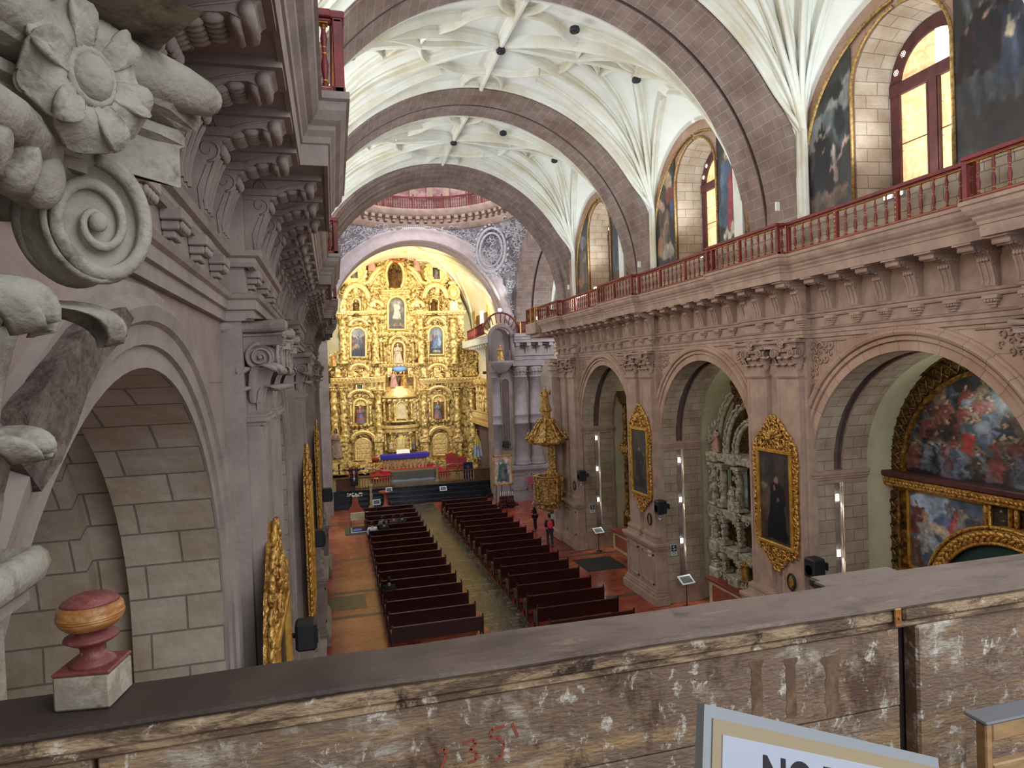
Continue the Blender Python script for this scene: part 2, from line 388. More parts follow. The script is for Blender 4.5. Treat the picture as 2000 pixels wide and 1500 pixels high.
# back walls of the chapels
mb = MB(); flat(mb, 15.6, -4, YEND, FL, ZG); build('chapel_back', mb, 'plaster_green', wall_r)
def archivolt_prof(x, s):        # (r, x) outward ring
    return [(RA,x),(RA,x-s*.04),(RA+.20,x-s*.04),(RA+.205,x-s*.02),(RA+.23,x-s*.02),(RA+.235,x-s*.09),(RA+.32,x-s*.10),(RA+.325,x-s*.06),(RA+.35,x-s*.06),(RA+.36,x-s*.14),(RA+.42,x-s*.17),(RA+.47,x-s*.16),(RA+.50,x-s*.10),(RA+.505,x-s*.06),(RA+.57,x-s*.06),(RA+.575,x)]
def jamb_moulding(mb, x, s, yc, r, zs, zb, prof): pass
def impost(mb, X0, X1, s, y0, y1, ztop, dirs=1):
    for dz, e in ((0,.10),(-.07,.07),(-.13,.04),(-.22,.015)):
        box(mb, min(X0,X1)-e, max(X0,X1)+.0, y0-e, y1+e, ztop+dz-.075, ztop+dz)
for yc, r in bays_r[1:]:
    mb = MB(); revolve(mb, 'X', (yc,ZS), archivolt_prof(XR,1), 0, pi, 64, False)
    build('archivolt', mb, 'stone', wall_r)
    mb = MB()
    for side in (-1,1):
        ya = yc+side*r
        for dz, e in ((0,.13),(-.08,.10),(-.15,.06),(-.25,.025)):
            if side>0: box(mb, XR-e, 14.05, ya-e, ya+.62, IMP+dz-.09, IMP+dz)
            else: box(mb, XR-e, 14.05, ya-.62, ya+e, IMP+dz-.09, IMP+dz)
    build('impost', mb, 'stone_trim', wall_r)
    mb = MB()
    for side in (-1,1):
        ya = yc+side*r
        a, b_ = (ya-.0,ya+.55) if side>0 else (ya-.55,ya)
        box(mb, XR-.04, XR+.1, a, b_, FL+.9, IMP-.33); box(mb, XR-.1, 13.9, a-(.05 if side>0 else 0), b_+(.05 if side<0 else 0), FL, FL+.85)
    build('arch_pilaster', mb, 'stone_trim', wall_r)
# spandrel relief ornament
def relief(mb, x, s, y0, z0, tri, rnd, n=26, size=.17):
    for _ in range(n*6):
        u = rnd.random(); v = rnd.random()
        if not tri(y0+u, z0+v): continue
        scroll(mb, (x-s*.03, y0+u, z0+v), (0,1,0), (0,0,1), size*(.5+.6*rnd.random()), .9, .16, rnd.choice((-1,1)), rnd.random()*6.28, 4, 8)
rnd = random.Random(3)
for yc, r in bays_r[1:]:
    mb = MB()
    for side in (-1,1):
        pts = 0
        for iz in range(13):
            for iy in range(7):
                yy = yc+side*(3.42-iy*.19); zz = .38-iz*.19+.04*(iy%2)
                if math.hypot(yy-yc, zz-ZS) < RA+.78 or zz < -2.0: continue
                scroll(mb, (XR-.02,yy,zz), (0,1,0), (0,0,1), .095*(.8+.5*rnd.random()), .95, .2, rnd.choice((-1,1)), rnd.random()*6.28, 4, 8)
        yy = yc+side*3.52
        tube(mb, [(XR-.02,yy,-2.0),(XR-.02,yy,.5),(XR-.02,yc+side*1.75,.5)], .025, 4)
    build('spandrel_relief', mb, 'stone_trim', wall_r, 'carved leafy scroll relief beside the arch')
# ---------------------------------------------------------------- the composite capital (faces +X, shaft face on x=0, y centred)
def leaf_mesh(mb, base, out, side, h, w, curl, lobes=5, nu=10, nv=14, th=.012, lean=.0):
    base = Vector(base); out = Vector(out).normalized(); side = Vector(side).normalized(); up = Vector((0,0,1))
    g = []
    for j in range(nv+1):
        t = j/nv
        if t < .68: q = t/.68; o = lean*q + curl*.16*q*q; z = h*q*.97
        else:
            q = (t-.68)/.32; a = q*pi*.92; o = lean+curl*.16 + curl*.42*(1-cos(a))/2 + curl*.10*sin(a); z = h*(.97+.05*sin(a)*1.3) - h*.17*q*q
        ww = w*(.62+.5*sin(min(1,t*1.15)*pi*.62))*(1-.75*max(0,(t-.72)/.28)**2)
        ww *= 1+.10*abs(sin(t*pi*lobes))
        row = []
        for i in range(nu+1):
            s = i/nu*2-1; rib = .018*w/.2*cos(s*pi*3.0)*(1-abs(s)*.3); cup = -.10*w*s*s
            row.append(base+out*(o+rib+cup)+side*(s*ww/2)+up*(z-.06*h*abs(s)*(t>.6)))
        g.append(row)
    v = [p for r in g for p in r]; n1 = nu+1; f = []
    off = [p-out*th-up*0 for p in v]
    for j in range(nv):
        for i in range(nu): f.append((j*n1+i,j*n1+i+1,(j+1)*n1+i+1,(j+1)*n1+i))
    N = len(v); v2 = v+off
    f += [(N+a,N+d,N+c,N+b) for (a,b,c,d) in f]
    for j in range(nv): f.append((j*n1,(j+1)*n1,N+(j+1)*n1,N+j*n1)); f.append((j*n1+nu,N+j*n1+nu,N+(j+1)*n1+nu,(j+1)*n1+nu))
    for i in range(nu): f.append((nv*n1+i,nv*n1+i+1,N+nv*n1+i+1,N+nv*n1+i))
    mb.add(v2, f, smooth=True)
def volute_mesh(mb, c, U, V, Nn, R, thick, seg=56, turns=2.2):
    c = Vector(c); U = Vector(U).normalized(); V = Vector(V).normalized(); Nn = Vector(Nn).normalized()
    # solid drum
    n = 36; v = []; prof = [(R*.60,-thick/2),(R*.93,-thick/2),(R,-thick*.42),(R*.90,-thick*.2),(R*.86,0),(R*.90,thick*.2),(R,thick*.42),(R*.93,thick/2),(R*.80,thick/2-.24*R)]
    prof[0] = (R*.80,-thick/2+.24*R)
    for k in range(n):
        a = 2*pi*k/n
        for (r,h) in prof: v.append(c+U*(r*cos(a))+V*(r*sin(a))+Nn*h)
    m = len(prof); f = [(k*m+i,k*m+i+1,((k+1)%n)*m+i+1,((k+1)%n)*m+i) for k in range(n) for i in range(m-1)]
    f.append(tuple(k*m for k in range(n))); f.append(tuple(k*m+m-1 for k in range(n))[::-1]); mb.add(v, f, smooth=True)
    for sg in (-1,1):          # spiral fillet on each face
        pts = []; rr = []
        for i in range(seg+1):
            t = i/seg; a = pi/2 - turns*2*pi*t*(1); q = R*.90*(1-t)**.9+R*.12
            pts.append(c+U*(q*cos(a))*sg*1+V*(q*sin(a))+Nn*(sg*(thick/2-.10*R*(1-abs(1-2*t))-.02*R*1))); rr.append(R*(.105*(1-t)+.050))
        tube(mb, pts, rr, 6)
        ell(mb, c+Nn*(sg*(thick/2-.04*R)), (R*.17,R*.17,R*.17), 10, 8)
def flower_mesh(mb, c, U, V, Nn, R, petals=5):
    c = Vector(c); U = Vector(U); V = Vector(V); Nn = Vector(Nn)
    for k in range(petals):
        a = 2*pi*k/petals+.3; d = U*cos(a)+V*sin(a); s = Nn.cross(d); g = []; nu, nv = 6, 7
        for j in range(nv+1):
            t = j/nv; ww = R*.60*(.45+.55*sin(pi*min(1,t*.9)))*(1 if t<.75 else sqrt(max(.05,1-((t-.75)/.25)**2*.85)))
            for i in range(nu+1):
                q = i/nu*2-1; g.append(c+d*(R*(.22+.80*t))+s*(q*ww)+Nn*(R*(.34*sin(pi*t*.85)-.30*t**3+.12*q*q-.06*cos(q*9)*(1-t))))
        n1 = nu+1; f = [(j*n1+i,j*n1+i+1,(j+1)*n1+i+1,(j+1)*n1+i) for j in range(nv) for i in range(nu)]
        N = len(g); g += [p-Nn*(R*.10) for p in g]; f += [(N+a_,N+d_,N+c_,N+b_) for (a_,b_,c_,d_) in f]
        for j in range(nv): f.append((j*n1,(j+1)*n1,N+(j+1)*n1,N+j*n1)); f.append((j*n1+nu,N+j*n1+nu,N+(j+1)*n1+nu,(j+1)*n1+nu))
        mb.add(g, f, smooth=True)
    mt = Matrix((U*R*.34,V*R*.34,Nn*R*.24)).transposed(); ell(mb, c+Nn*R*.16, (1,1,1), 10, 8, mt)
    pts = [c+U*(R*.36*cos(2*pi*k/16))+V*(R*.36*sin(2*pi*k/16))+Nn*R*.17 for k in range(16)]; tube(mb, pts, R*.07, 5, True)
CH = .96      # capital height
CONC = .15
def abacus_path(hw, dp, off):    # plan polyline around three sides (wall, far side, front, near side, wall), concave faces with horns
    pts = []
    cx = [(-.35,-hw-.16),( .26,-hw-.26),( .26,hw+.26),(-.35,hw+.16)]
    n = 10
    for t in range(n+1):     # near side
        q = t/n; pts.append((-.35+(.61)*q, -hw-.16-.10*q+.12*sin(pi*q)))
    for t in range(1,n*2):
        q = t/(n*2); pts.append((.26-CONC*sin(pi*q), (-hw-.26)+(2*hw+.52)*q))
    for t in range(n+1):
        q = 1-t/n; pts.append((-.35+(.61)*q, hw+.16+.10*q-.12*sin(pi*q)))
    return pts
def cap_abacus(mb, hw, z0):
    path = abacus_path(hw, 0, 0)
    def lv(o, z):
        out = []; n = len(path)
        for i,(x,y) in enumerate(path):
            a = path[max(i-1,0)]; b = path[min(i+1,n-1)]; tx, ty = b[0]-a[0], b[1]-a[1]; l = math.hypot(tx,ty) or 1
            out.append((x+ty/l*o, y-tx/l*o, z))
        return out
    rows = [(-.01,0),(.0,.002),(.0,.085),(.02,.095),(.02,.115),(.0,.125)]+[(.035+.05*sin(a),.19-.06*cos(a)) for a in [pi*k/6 for k in range(7)]]+[(-.3,.26)]
    v = []; n = len(path)
    for o, z in rows: v += lv(o, z0+z)
    f = [(r*n+k,r*n+k+1,(r+1)*n+k+1,(r+1)*n+k) for r in range(len(rows)-1) for k in range(n-1)]
    mb.add(v, f, smooth=False); c0 = Vector((-.2,0,z0)); mb.add([c0]+[v[k] for k in range(n)], [(0,k+2,k+1) for k in range(n-1)]); c1 = Vector((-.2,0,v[-1][2])); mb.add([c1]+[v[(len(rows)-1)*n+k] for k in range(n)], [(0,k+1,k+2) for k in range(n-1)])
def make_capital(name, hw, m, parent=None, split=False, lo=False):
    """returns object(s); local frame: shaft front face x=0, y +-hw, z 0..CH"""
    root = parent; mbs = {}
    def P(k):
        if not split: k = 'all'
        return mbs.setdefault(k, MB())
    b = P('bell'); box(b, -.4, .03, -hw+.02, hw-.02, 0, CH-.2)
    for o,z0,z1 in ((.05,-.09,-.05),(.08,-.05,-.01),(.05,-.01,.02)): box(b, -.4, o, -hw-o, hw+o, z0, z1)
    # echinus with eggs
    tube(b, [(-.3,-hw-.06,.66),(.08,-hw-.06,.66),(.08,hw+.06,.66),(-.3,hw+.06,.66)], .05, 6)
    for k in range(5): ell(b, (.12,-hw*.62+k*hw*.31,.67), (.04,.05,.06), 8, 6)
    q = (4,6) if lo else (10,14)
    for row,(z,h,cu,ws) in enumerate(((0.02,.30,.30,.30),(.10,.42,.34,.30))):
        ks = (-1,0,1) if row==0 else (-.5,.5)
        for k in ks: leaf_mesh(P('leaf%d%s'%(row,k)), (.02,k*hw*.68,z), (1,0,0), (0,1,0), h, ws, cu, nu=q[0], nv=q[1])
        for sy in (-1,1):
            leaf_mesh(P('leafside%d%d'%(row,sy)), (-.18,sy*(hw-.01),z), (0,sy,0), (-sy,0,0), h, ws*.9, cu, nu=q[0], nv=q[1])
    for sy in (-1,1):        # corner leaves under volutes
        leaf_mesh(P('leafcorner%d'%sy), (.0,sy*hw,.14), (1,sy,0), (-sy,1,0), .40, .25, .42, nu=q[0], nv=q[1], lean=.06)
        b_ = P('volute%d'%sy)
        volute_mesh(b_, Vector((.03,sy*(hw+.06),.60)), (1,0,0), (0,0,1), (0,1,0), .135, .11, 24 if lo else 64)
        volute_mesh(b_, Vector((.14,sy*(hw-.07),.60)), (0,sy,0), (0,0,1), (1,0,0), .125, .11, 24 if lo else 64)
        tube(b_, [(-.3,sy*(hw+.05),.70),(-.1,sy*(hw+.06),.70),(.0,sy*(hw+.06),.725)], .035, 6)
        tube(b_, [(.12,sy*.05,.70),(.14,sy*.2,.70),(.14,sy*(hw-.1),.715)], .035, 6)
    cap_abacus(P('abacus'), hw, CH-.24)
    flower_mesh(P('flower'), (.20,0,CH-.10), (0,1,0), (0,0,1), (1,0,0), .13)
    out = []
    for k, b in mbs.items():
        nm = {'b':'bell','a':'abacus','v':'volute','l':'acanthus_leaf','f':'abacus_flower'}[k[0]] if split else name
        out.append(build(nm, b, m, parent))
    return out
# ---- pilasters (pairs) with capitals and pedestals, both sides
PW = .47
def pilaster_pair(wall, side, xf, yp, m, offs=(-.70,.70), zped=-6.95, cap_ob=None, caps=True):
    s = side          # +1: wall on the right (faces -x); -1: left wall (faces +x)
    for o in offs:
        mb = MB(); y = yp+o; a, b_ = sorted((xf, xf+s*.3))
        box(mb, a, b_, y-PW, y+PW, zped, -.40)
        a3, b3 = sorted((xf-s*.018, xf+s*.1)); [box(mb, a3, b3, y+q-.05, y+q+.05, zped+.4, -.46) for q in (-PW+.055, PW-.055)]
        a2, b2 = sorted((xf-s*.025, xf+s*.3))
        for e, z0, z1 in ((.12,zped,zped+.12),(.08,zped+.12,zped+.20),(.11,zped+.20,zped+.30),(.04,zped+.30,zped+.36)):
            aa, bb = sorted((xf-s*e, xf+s*.3)); box(mb, aa, bb, y-PW-e, y+PW+e, z0, z1)
        pl = build('pilaster', mb, m, wall)
        c = inst(cap_ob, pl, (xf, y, -.36), 0 if s<0 else pi, 'pilaster_capital')
    mb = MB()                                   # backing strip and pedestal
    a, b_ = sorted((xf+s*.12, xf+s*.35)); box(mb, a, b_, yp-1.32, yp+1.32, FL, .62)
    build('pier_backing', mb, m, wall)
    mb = MB(); px = xf-s*.14
    a, b_ = sorted((px, xf+s*.35)); bbox(mb, a, b_, yp-1.36, yp+1.36, FL+.55, zped-.2, .02)
    for e, z0, z1 in ((.16,FL,FL+.34),(.10,FL+.34,FL+.46),(.05,FL+.46,FL+.56),(.05,zped-.3,zped-.22),(.11,zped-.22,zped-.12),(.15,zped-.12,zped)):
        a, b_ = sorted((px-s*e, xf+s*.35)); bbox(mb, a, b_, yp-1.36-e, yp+1.36+e, z0, z1, .015)
    for k in (-1,1):                            # sunk panels read as raised frames
        yc = yp+k*.68; w2 = .5; z0 = FL+.75; z1 = zped-.45
        for (ya,yb,za,zb) in ((yc-w2,yc+w2,z0,z0+.07),(yc-w2,yc+w2,z1-.07,z1),(yc-w2,yc-w2+.07,z0,z1),(yc+w2-.07,yc+w2,z0,z1)):
            a, b_ = sorted((px-s*.035, px+s*.02)); box(mb, a, b_, ya, yb, za, zb)
    build('pedestal', mb, m, wall)
tmpR = make_capital('pilaster_capital', PW-.04, 'stone_trim', None, lo=True)[0]
tmpL = make_capital('pilaster_capital', PW-.04, 'stone_trim_left', None)[0]
XPR = 12.05; XPL = -.74
for yp in PIER: pilaster_pair(wall_r, 1, XPR, yp, 'stone_trim', cap_ob=tmpR)
for ch in list(wall_r.children):
    pass
# ---- left wall
mb = MB(); bays_l = [(4.25,2.3,-2.2),(12.75,2.2,-2.1),(21.3,2.3,-2.2),(30.0,2.3,-2.2)]; y = 1.75
mb2 = MB(); flat(mb, XL, -4, 1.75, FL, ZG)
for yc, r, zs in bays_l:
    flat(mb, XL, y, yc-r, FL, ZG); arch_front(mb, XL, yc, r, zs, ZG, 40); y = yc+r
flat(mb, XL, y, 36.6, FL, ZG)
mb.add([(XL,36.6,FL),(XL-2,36.6,FL),(XL-2,36.6,ZG),(XL,36.6,ZG)], [(0,1,2,3)])
wall_l = struct('wall_left', mb, 'stone_left')
for yc, r, zs in bays_l:
    mb = MB(); portal(mb, yc, r, zs, FL, [(0,XL),(0,XL-.75),(.18,XL-.75),(.18,XL-1.05),(0,XL-1.05),(0,XL-1.9),(-.05,XL-1.9),(-.05,XL-2.6)])
    build('arch_soffit', mb, 'stone_grey', wall_l, 'grey block lined inner face of the blind arch')
    mb = MB(); x = XL; rr = r
    pr = [(rr,x),(rr,x+.02),(rr+.12,x+.02),(rr+.13,x+.05),(rr+.24,x+.06),(rr+.26,x+.09),(rr+.34,x+.11),(rr+.38,x+.07),(rr+.40,x+.04),(rr+.46,x+.04),(rr+.48,x)]
    portal(mb, yc, 0.0001, zs, FL, [(p[0],p[1]) for p in pr], 48); build('archivolt', mb, 'stone_trim_left', wall_l)
mb = MB(); flat(mb, XL-2.6, -4, 37, FL, ZG); build('chapel_back', mb, 'stone_grey', wall_l)
PIERL = [8.45,17.1,25.8,34.4]
for yp in PIERL: pilaster_pair(wall_l, -1, XPL, yp, 'stone_trim_left', cap_ob=tmpL)
# near pier pilaster of the choir, behind the parapet
mb = MB(); box(mb, -1.3, -.80, .55, 1.78, FL, .62); box(mb, -1.3, -.735, .95, 1.74, FL, .30)
build('pilaster', mb, 'stone_capital', wall_l, 'near grey stone pilaster under the large capital')
tmpR.name = 'unused_a'; bpy.data.objects.remove(tmpR); bpy.data.objects.remove(tmpL)
# ---------------------------------------------------------------- entablature, brackets, gallery
def ressaut_path(s, x, y0, y1, spans, d):      # plan path of a moulding that breaks forward over the piers
    pts = [(x,y0)]
    for a, b in spans:
        pts += [(x,a),(x-s*d,a),(x-s*d,b),(x,b)]
    return pts+[(x,y1)]
def moulding(mb, s, x, y0, y1, spans, d, prof, mit=0.):   # prof [(out, z)] from wall outwards
    pp = ressaut_path(s, x, y0, y1, spans, d); n = len(pp); v = []; m = len(prof)
    for i,(px,py) in enumerate(pp):
        # miter in y at corners
        my = 0
        if 0 < i < n-1:
            k = (i-1)%4; my = {0:-1,1:-1,2:1,3:1}[k]
        for (o,z) in prof: v.append((px-s*o, py+my*(o-mit), z))
    f = [(i*m+k,i*m+k+1,(i+1)*m+k+1,(i+1)*m+k) for i in range(n-1) for k in range(m-1)]
    if s < 0: f = [q[::-1] for q in f]
    mb.add(v, f)
    mb.add(v[:m]+[(pp[0][0],pp[0][1],prof[-1][1]),(pp[0][0],pp[0][1],prof[0][1])], [tuple(range(m+2))])
    mb.add(v[-m:]+[(pp[-1][0],pp[-1][1],prof[-1][1]),(pp[-1][0],pp[-1][1],prof[0][1])], [tuple(range(m+2))])
def make_consoles(m):
    """lower vertical scroll console and small drop; upper modillion. Local: wall at x=0, projecting +x, y centred; z absolute offsets"""
    w2 = .17
    lo = MB()                                    # z 1.28..1.98
    prof = [(0,1.28),(.10,1.28),(.13,1.32),(.12,1.40),(.15,1.55),(.20,1.70),(.25,1.80),(.27,1.87),(.25,1.92),(.0,1.94)]
    prism(lo, prof, lambda u,v,t: (u,t,v), -w2*.8, w2*.8)
    for k in (-.12,0,.12): sweep(lo, [(.13,k,1.34),(.125,k,1.42),(.155,k,1.55),(.205,k,1.69),(.24,k,1.76)], [(-.018,0),(.018,0),(.018,.02),(-.018,.02)], up=(1,0,.3))
    box(lo, 0,.34,-w2,w2,1.90,1.965)
    for sy in (-1,1): scroll(lo, (.17,sy*w2*.82,1.80), (1,0,0), (0,0,1), .095, 1.3, .10, 1, -pi/2, 5, 16)
    for sy in (-1,1): tube(lo, [(.10,sy*w2*.82,1.34),(.09,sy*w2*.82,1.5),(.16,sy*w2*.82,1.68)], .008, 4)
    for k in range(4): ell(lo, (.27+.0*k, (-.09+.06*k), 1.81), (.035,.034,.05), 7, 5)
    up = MB()                                    # z 1.95..2.12, long horizontal modillion
    pr = [(0,2.10),(.86,2.10),(.86,2.05),(.83,2.03),(.80,1.97),(.74,1.95),(.66,1.98),(.52,1.97),(.36,1.90),(.18,1.85),(0,1.86)]
    prism(up, pr, lambda u,v,t: (u,t,v), -w2*.85, w2*.85)
    box(up, 0,.92,-w2*1.15,w2*1.15,2.06,2.125)
    for sy in (-1,1):
        scroll(up, (.20,sy*w2*.87,1.975), (1,0,0), (0,0,1), .085, 1.4, .10, 1, 0, 5, 16)
        scroll(up, (.765,sy*w2*.87,2.0), (1,0,0), (0,0,1), .05, 1.2, .2, 1, 0, 5, 10)
        tube(up, [(.28,sy*w2*.87,1.94),(.5,sy*w2*.87,2.0),(.72,sy*w2*.87,2.04)], .008, 4)
    tube(up, [(.77,-w2*.95,1.995),(.77,w2*.95,1.995)], .052, 8); tube(up, [(.70,-w2*.8,1.955),(.70,w2*.8,1.955)], .035, 8)
    for k in range(5):
        for j in range(3): ell(up, (.32+.12*j,-.11+.055*k,1.90+.03*j), (.075,.028,.035), 7, 5)
    dr = MB()                                    # small drop bracket z .88..1.14
    for z0,z1,o,ww in ((1.06,1.14,.14,.16),(1.00,1.06,.11,.13),(.95,1.0,.08,.10),(.90,.95,.05,.06)): bbox(dr, 0,o,-ww,ww,z0,z1,.008)
    for k in range(4): ell(dr, (.12,-.10+.066*k,1.03), (.02,.025,.03), 6, 5)
    return lo, up, dr
def balustrade_section(name, s, x, y0, y1, label, group, endposts=(True,True), across=None):
    """runs along y at x (or across in x when across=(x0,x1,y))"""
    t = thing(name, label, 'railing', ((across[0],across[2],ZG) if across else (x,y0,ZG)), 0, group)
    L_ = (y1-y0) if not across else abs(across[1]-across[0])
    ax = (lambda d: (0,d)) if not across else (lambda d: ((1 if across[1]>across[0] else -1)*d,0))
    def seg(b, d0, d1, hw_, z0, z1, ch=.012):
        p, q = ax(d0), ax(d1)
        if across: bbox(b, min(p[0],q[0]),max(p[0],q[0]),-hw_,hw_,z0,z1,ch)
        else: bbox(b, -hw_,hw_,p[1],q[1],z0,z1,ch)
    b = MB(); seg(b, 0, L_, .055, 0, .07); build('bottom_rail', b, 'gallery_red', t)
    b = MB(); seg(b, 0, L_, .07, .72, .80); seg(b, 0, L_, .045, .68, .72); build('top_rail', b, 'gallery_red', t)
    b = MB(); seg(b, .03, L_-.03, .058, .045, .052, .001); seg(b, .03, L_-.03, .048, .672, .680, .001); build('gilt_line', b, 'gilt', t, 'thin gilt line')
    n = max(1, round(L_/1.75)); pl = [L_*k/n for k in range(n+1)]
    for i, d in enumerate(pl):
        if (i==0 and not endposts[0]) or (i==n and not endposts[1]): continue
        dd = min(max(d,.045),L_-.045); b = MB(); seg(b, dd-.045, dd+.045, .05, .0, .73); pz = build('post', b, 'gallery_red', t)
        if i not in (0,n):
            b = MB(); p = ax(dd)
            for k in range(6): ell(b, (p[0]-(s*.052 if not across else 0),p[1],.15+k*.1), (.012,.02,.03), 6, 4)
            build('gilt_ornament', b, 'gilt', pz, 'row of gilt drops')
    if not hasattr(balustrade_section,'me'):
        b = MB(); R_ = [(.030,0),(.030,.05),(.018,.06),(.018,.08),(.034,.16),(.036,.24),(.024,.30),(.018,.33),(.018,.36),(.026,.42),(.034,.48),(.022,.55),(.018,.57),(.030,.60),(.030,.64)]
        lathe(b, [(r,z+.055) for r,z in R_], seg=8)
        o = build('baluster', b, 'gallery_red', None); balustrade_section.me = o
        b = MB()
        pf = [(.008,.10)]
        for zz,rr in ((.075,.026),(.335,.026),(.395,.026),(.575,.025),(.60,.030)): pf += [(.008,zz+.045),(rr,zz+.05),(rr,zz+.06),(.008,zz+.065)]
        lathe(b, pf, seg=8)
        g = build('gilt_ring', b, 'gilt', None); balustrade_section.gi = g
    for i in range(n):
        a, c_ = pl[i], pl[i+1]; m_ = max(1, round((c_-a)/.27)-1)
        for k in range(m_):
            d = a+(c_-a)*(k+1)/(m_+1); p = ax(d)
            o = inst(balustrade_section.me, t, (p[0],p[1],0)); inst(balustrade_section.gi, o, (0,0,0))
    return t
def entablature(wallname, s, xw, y0, y1, piers, m, y_br0, y_br1, trim, lab):
    root = struct_root(trim); spans = [(p-1.55,p+1.55) for p in piers]
    mb = MB()      # architrave
    moulding(mb, s, xw-s*.0, y0, y1, [(p-1.30,p+1.30) for p in piers], .26, [(0,.60),(.05,.60),(.05,.70),(.08,.71),(.08,.80),(.11,.82),(.13,.86),(.0,.88)])
    build('architrave', mb, m, root)
    mb = MB(); moulding(mb, s, xw, y0, y1, [(p-1.30,p+1.30) for p in piers], .26, [(0,1.13),(.07,1.13),(.09,1.17),(.09,1.21),(.13,1.23),(.15,1.28),(0,1.30)])
    moulding(mb, s, xw, y0, y1, [(p-1.30,p+1.30) for p in piers], .22, [(0,.88),(.015,.88),(.015,1.96),(0,1.96)])
    build('string_course', mb, m, root)
    mb = MB(); moulding(mb, s, xw, y0, y1, [(p-1.72,p+1.72) for p in piers], .26, [(0,2.12),(.70,2.12),(.78,2.12),(.78,2.10),(.82,2.10),(.83,2.30),(.85,2.31),(.86,2.37),(.90,2.42),(.91,2.46),(.96,2.50),(1.01,2.58),(1.02,2.66),(1.05,2.68),(1.05,2.75),(0,2.75)], 1.0)
    build('cornice', mb, m, root)
    lo, up, dr = make_consoles(m); lo_o = build('console', lo, m, root); up_o = build('modillion', up, m, root); dr_o = build('drop_bracket', dr, m, root)
    up_o.scale = (.86,1,1); rz = pi if s > 0 else 0; first = True; n = int((y_br1-y_br0)/.868)
    for k in range(n+1):
        y = y_br0+k*.868; pier = any(abs(y-p) < 1.31 for p in piers); xx = xw-s*(.22 if pier else .015)
        for o in (lo_o, up_o, dr_o):
            if first: o.location = (xx,y,0); o.rotation_euler = (0,0,rz)
            else: inst(o, root, (xx,y,0), rz)
        first = False
    return root
t_r = entablature('wall_right', 1, XR, -4, YEND, PIER, 'stone_trim', 6.65-.0, 36.1, 'trim_1', 'right')
t_l = entablature('wall_left', -1, XL, -2.0, 36.6, PIERL, 'stone_trim_left', .55, 36.4, 'trim_2', 'left')
# gallery balustrades: recessed between piers, forward over the piers
PN = ('nearest pier','second pier','third pier','crossing pier')
def gallery(s, xw, piers, y0, y1, side):
    xr_ = xw-s*.96; xf_ = xw-s*1.22; y = y0
    for i, p in enumerate(piers):
        a, b_ = p-1.72, p+1.72
        if a > y: balustrade_section('gallery_balustrade', s, xr_, y, a, 'dark red turned balustrade, straight run of the %s gallery before the %s' % (side, PN[i]), side+' gallery balustrades')
        balustrade_section('gallery_balustrade', s, xf_, a, b_, 'dark red balustrade jutting forward on the %s gallery over the %s' % (side, PN[i]), side+' gallery balustrades')
        for yy in (a, b_):
            balustrade_section('gallery_balustrade', s, 0, 0, 0, 'short red balustrade return of the %s gallery, %s side of the %s' % (side, 'near' if yy==a else 'far', PN[i]), side+' gallery balustrades', across=(xr_-s*.056, xf_+s*.056, yy+(.05 if yy==a else -.05)), endposts=(False,False))
        y = b_
gallery(1, XR, PIER, 9.0-3, YEND, 'right')
gallery(-1, XL, [8.45,17.1,25.8,34.4], 0, 36.6, 'left')
for o in (balustrade_section.me, balustrade_section.gi): bpy.data.objects.remove(o)
# ================================================================ UPPER WALLS, WINDOWS, VAULT
XU = 12.42; XUL = -1.10; ZC = 3.68; RT = 6.72; XC = 5.65
ZW = 3.9; WZ = 6.45; WR = 1.34       # window: sill, spring, radius
mb = MB(); box(mb, XR-.95, 15.9, -4, YEND, 2.60, 2.745); build('gallery_floor', mb, 'stone_trim', wall_r)
mb = MB(); box(mb, -4.5, XL+.95, -4, 36.6, 2.60, 2.745); build('gallery_floor', mb, 'stone_trim_left', wall_l)
def arch_hole(mb, x, yc, r, zs, z0, ztop, y0, y1, n=24):
    flat(mb, x, y0, yc-r, z0, ztop); flat(mb, x, yc+r, y1, z0, ztop)
    arch_front(mb, x, yc, r, zs, ztop, n)
mb = MB(); XW = 13.45
BY = [(6.0,14.9),(17.9,23.7) ,(26.6,32.4)]
BY = [(8.0,16.6),(16.6,25.3),(25.3,34.0)]
for yc,(a,b_) in zip(YB,BY):
    arch_hole(mb, XU, yc, WR, WZ, ZG, 11.5, a, b_)
    flat(mb, XU, yc-WR, yc+WR, ZG, ZW-.2)
up_r = struct('wall_right_upper', mb, 'stone')
for yc,(a,b_) in zip(YB,BY):
    mb = MB(); portal(mb, yc, WR, WZ, ZW-.2, [(0,XU),(-.12,XW)], 24); build('window_reveal', mb, 'stone_grey', up_r, 'grey splayed stone reveal of the window')
    mb = MB(); box(mb, XU-.03, XW+.3, yc-WR-.05, yc+WR+.05, ZW-.33, ZW-.17); build('window_sill', mb, 'stone_grey', up_r)
for xa,xb,wl_,m_ in ((XU-.17,XU+.01,up_r,'stone_grey'),):
    mb = MB(); box(mb, xa, xb, -4, 34, ZG, 3.78); box(mb, xa-.03, xb, -4, 34, 3.70, 3.785); build('wall_plinth', mb, m_, wl_, 'grey stone plinth behind the gallery balustrade')
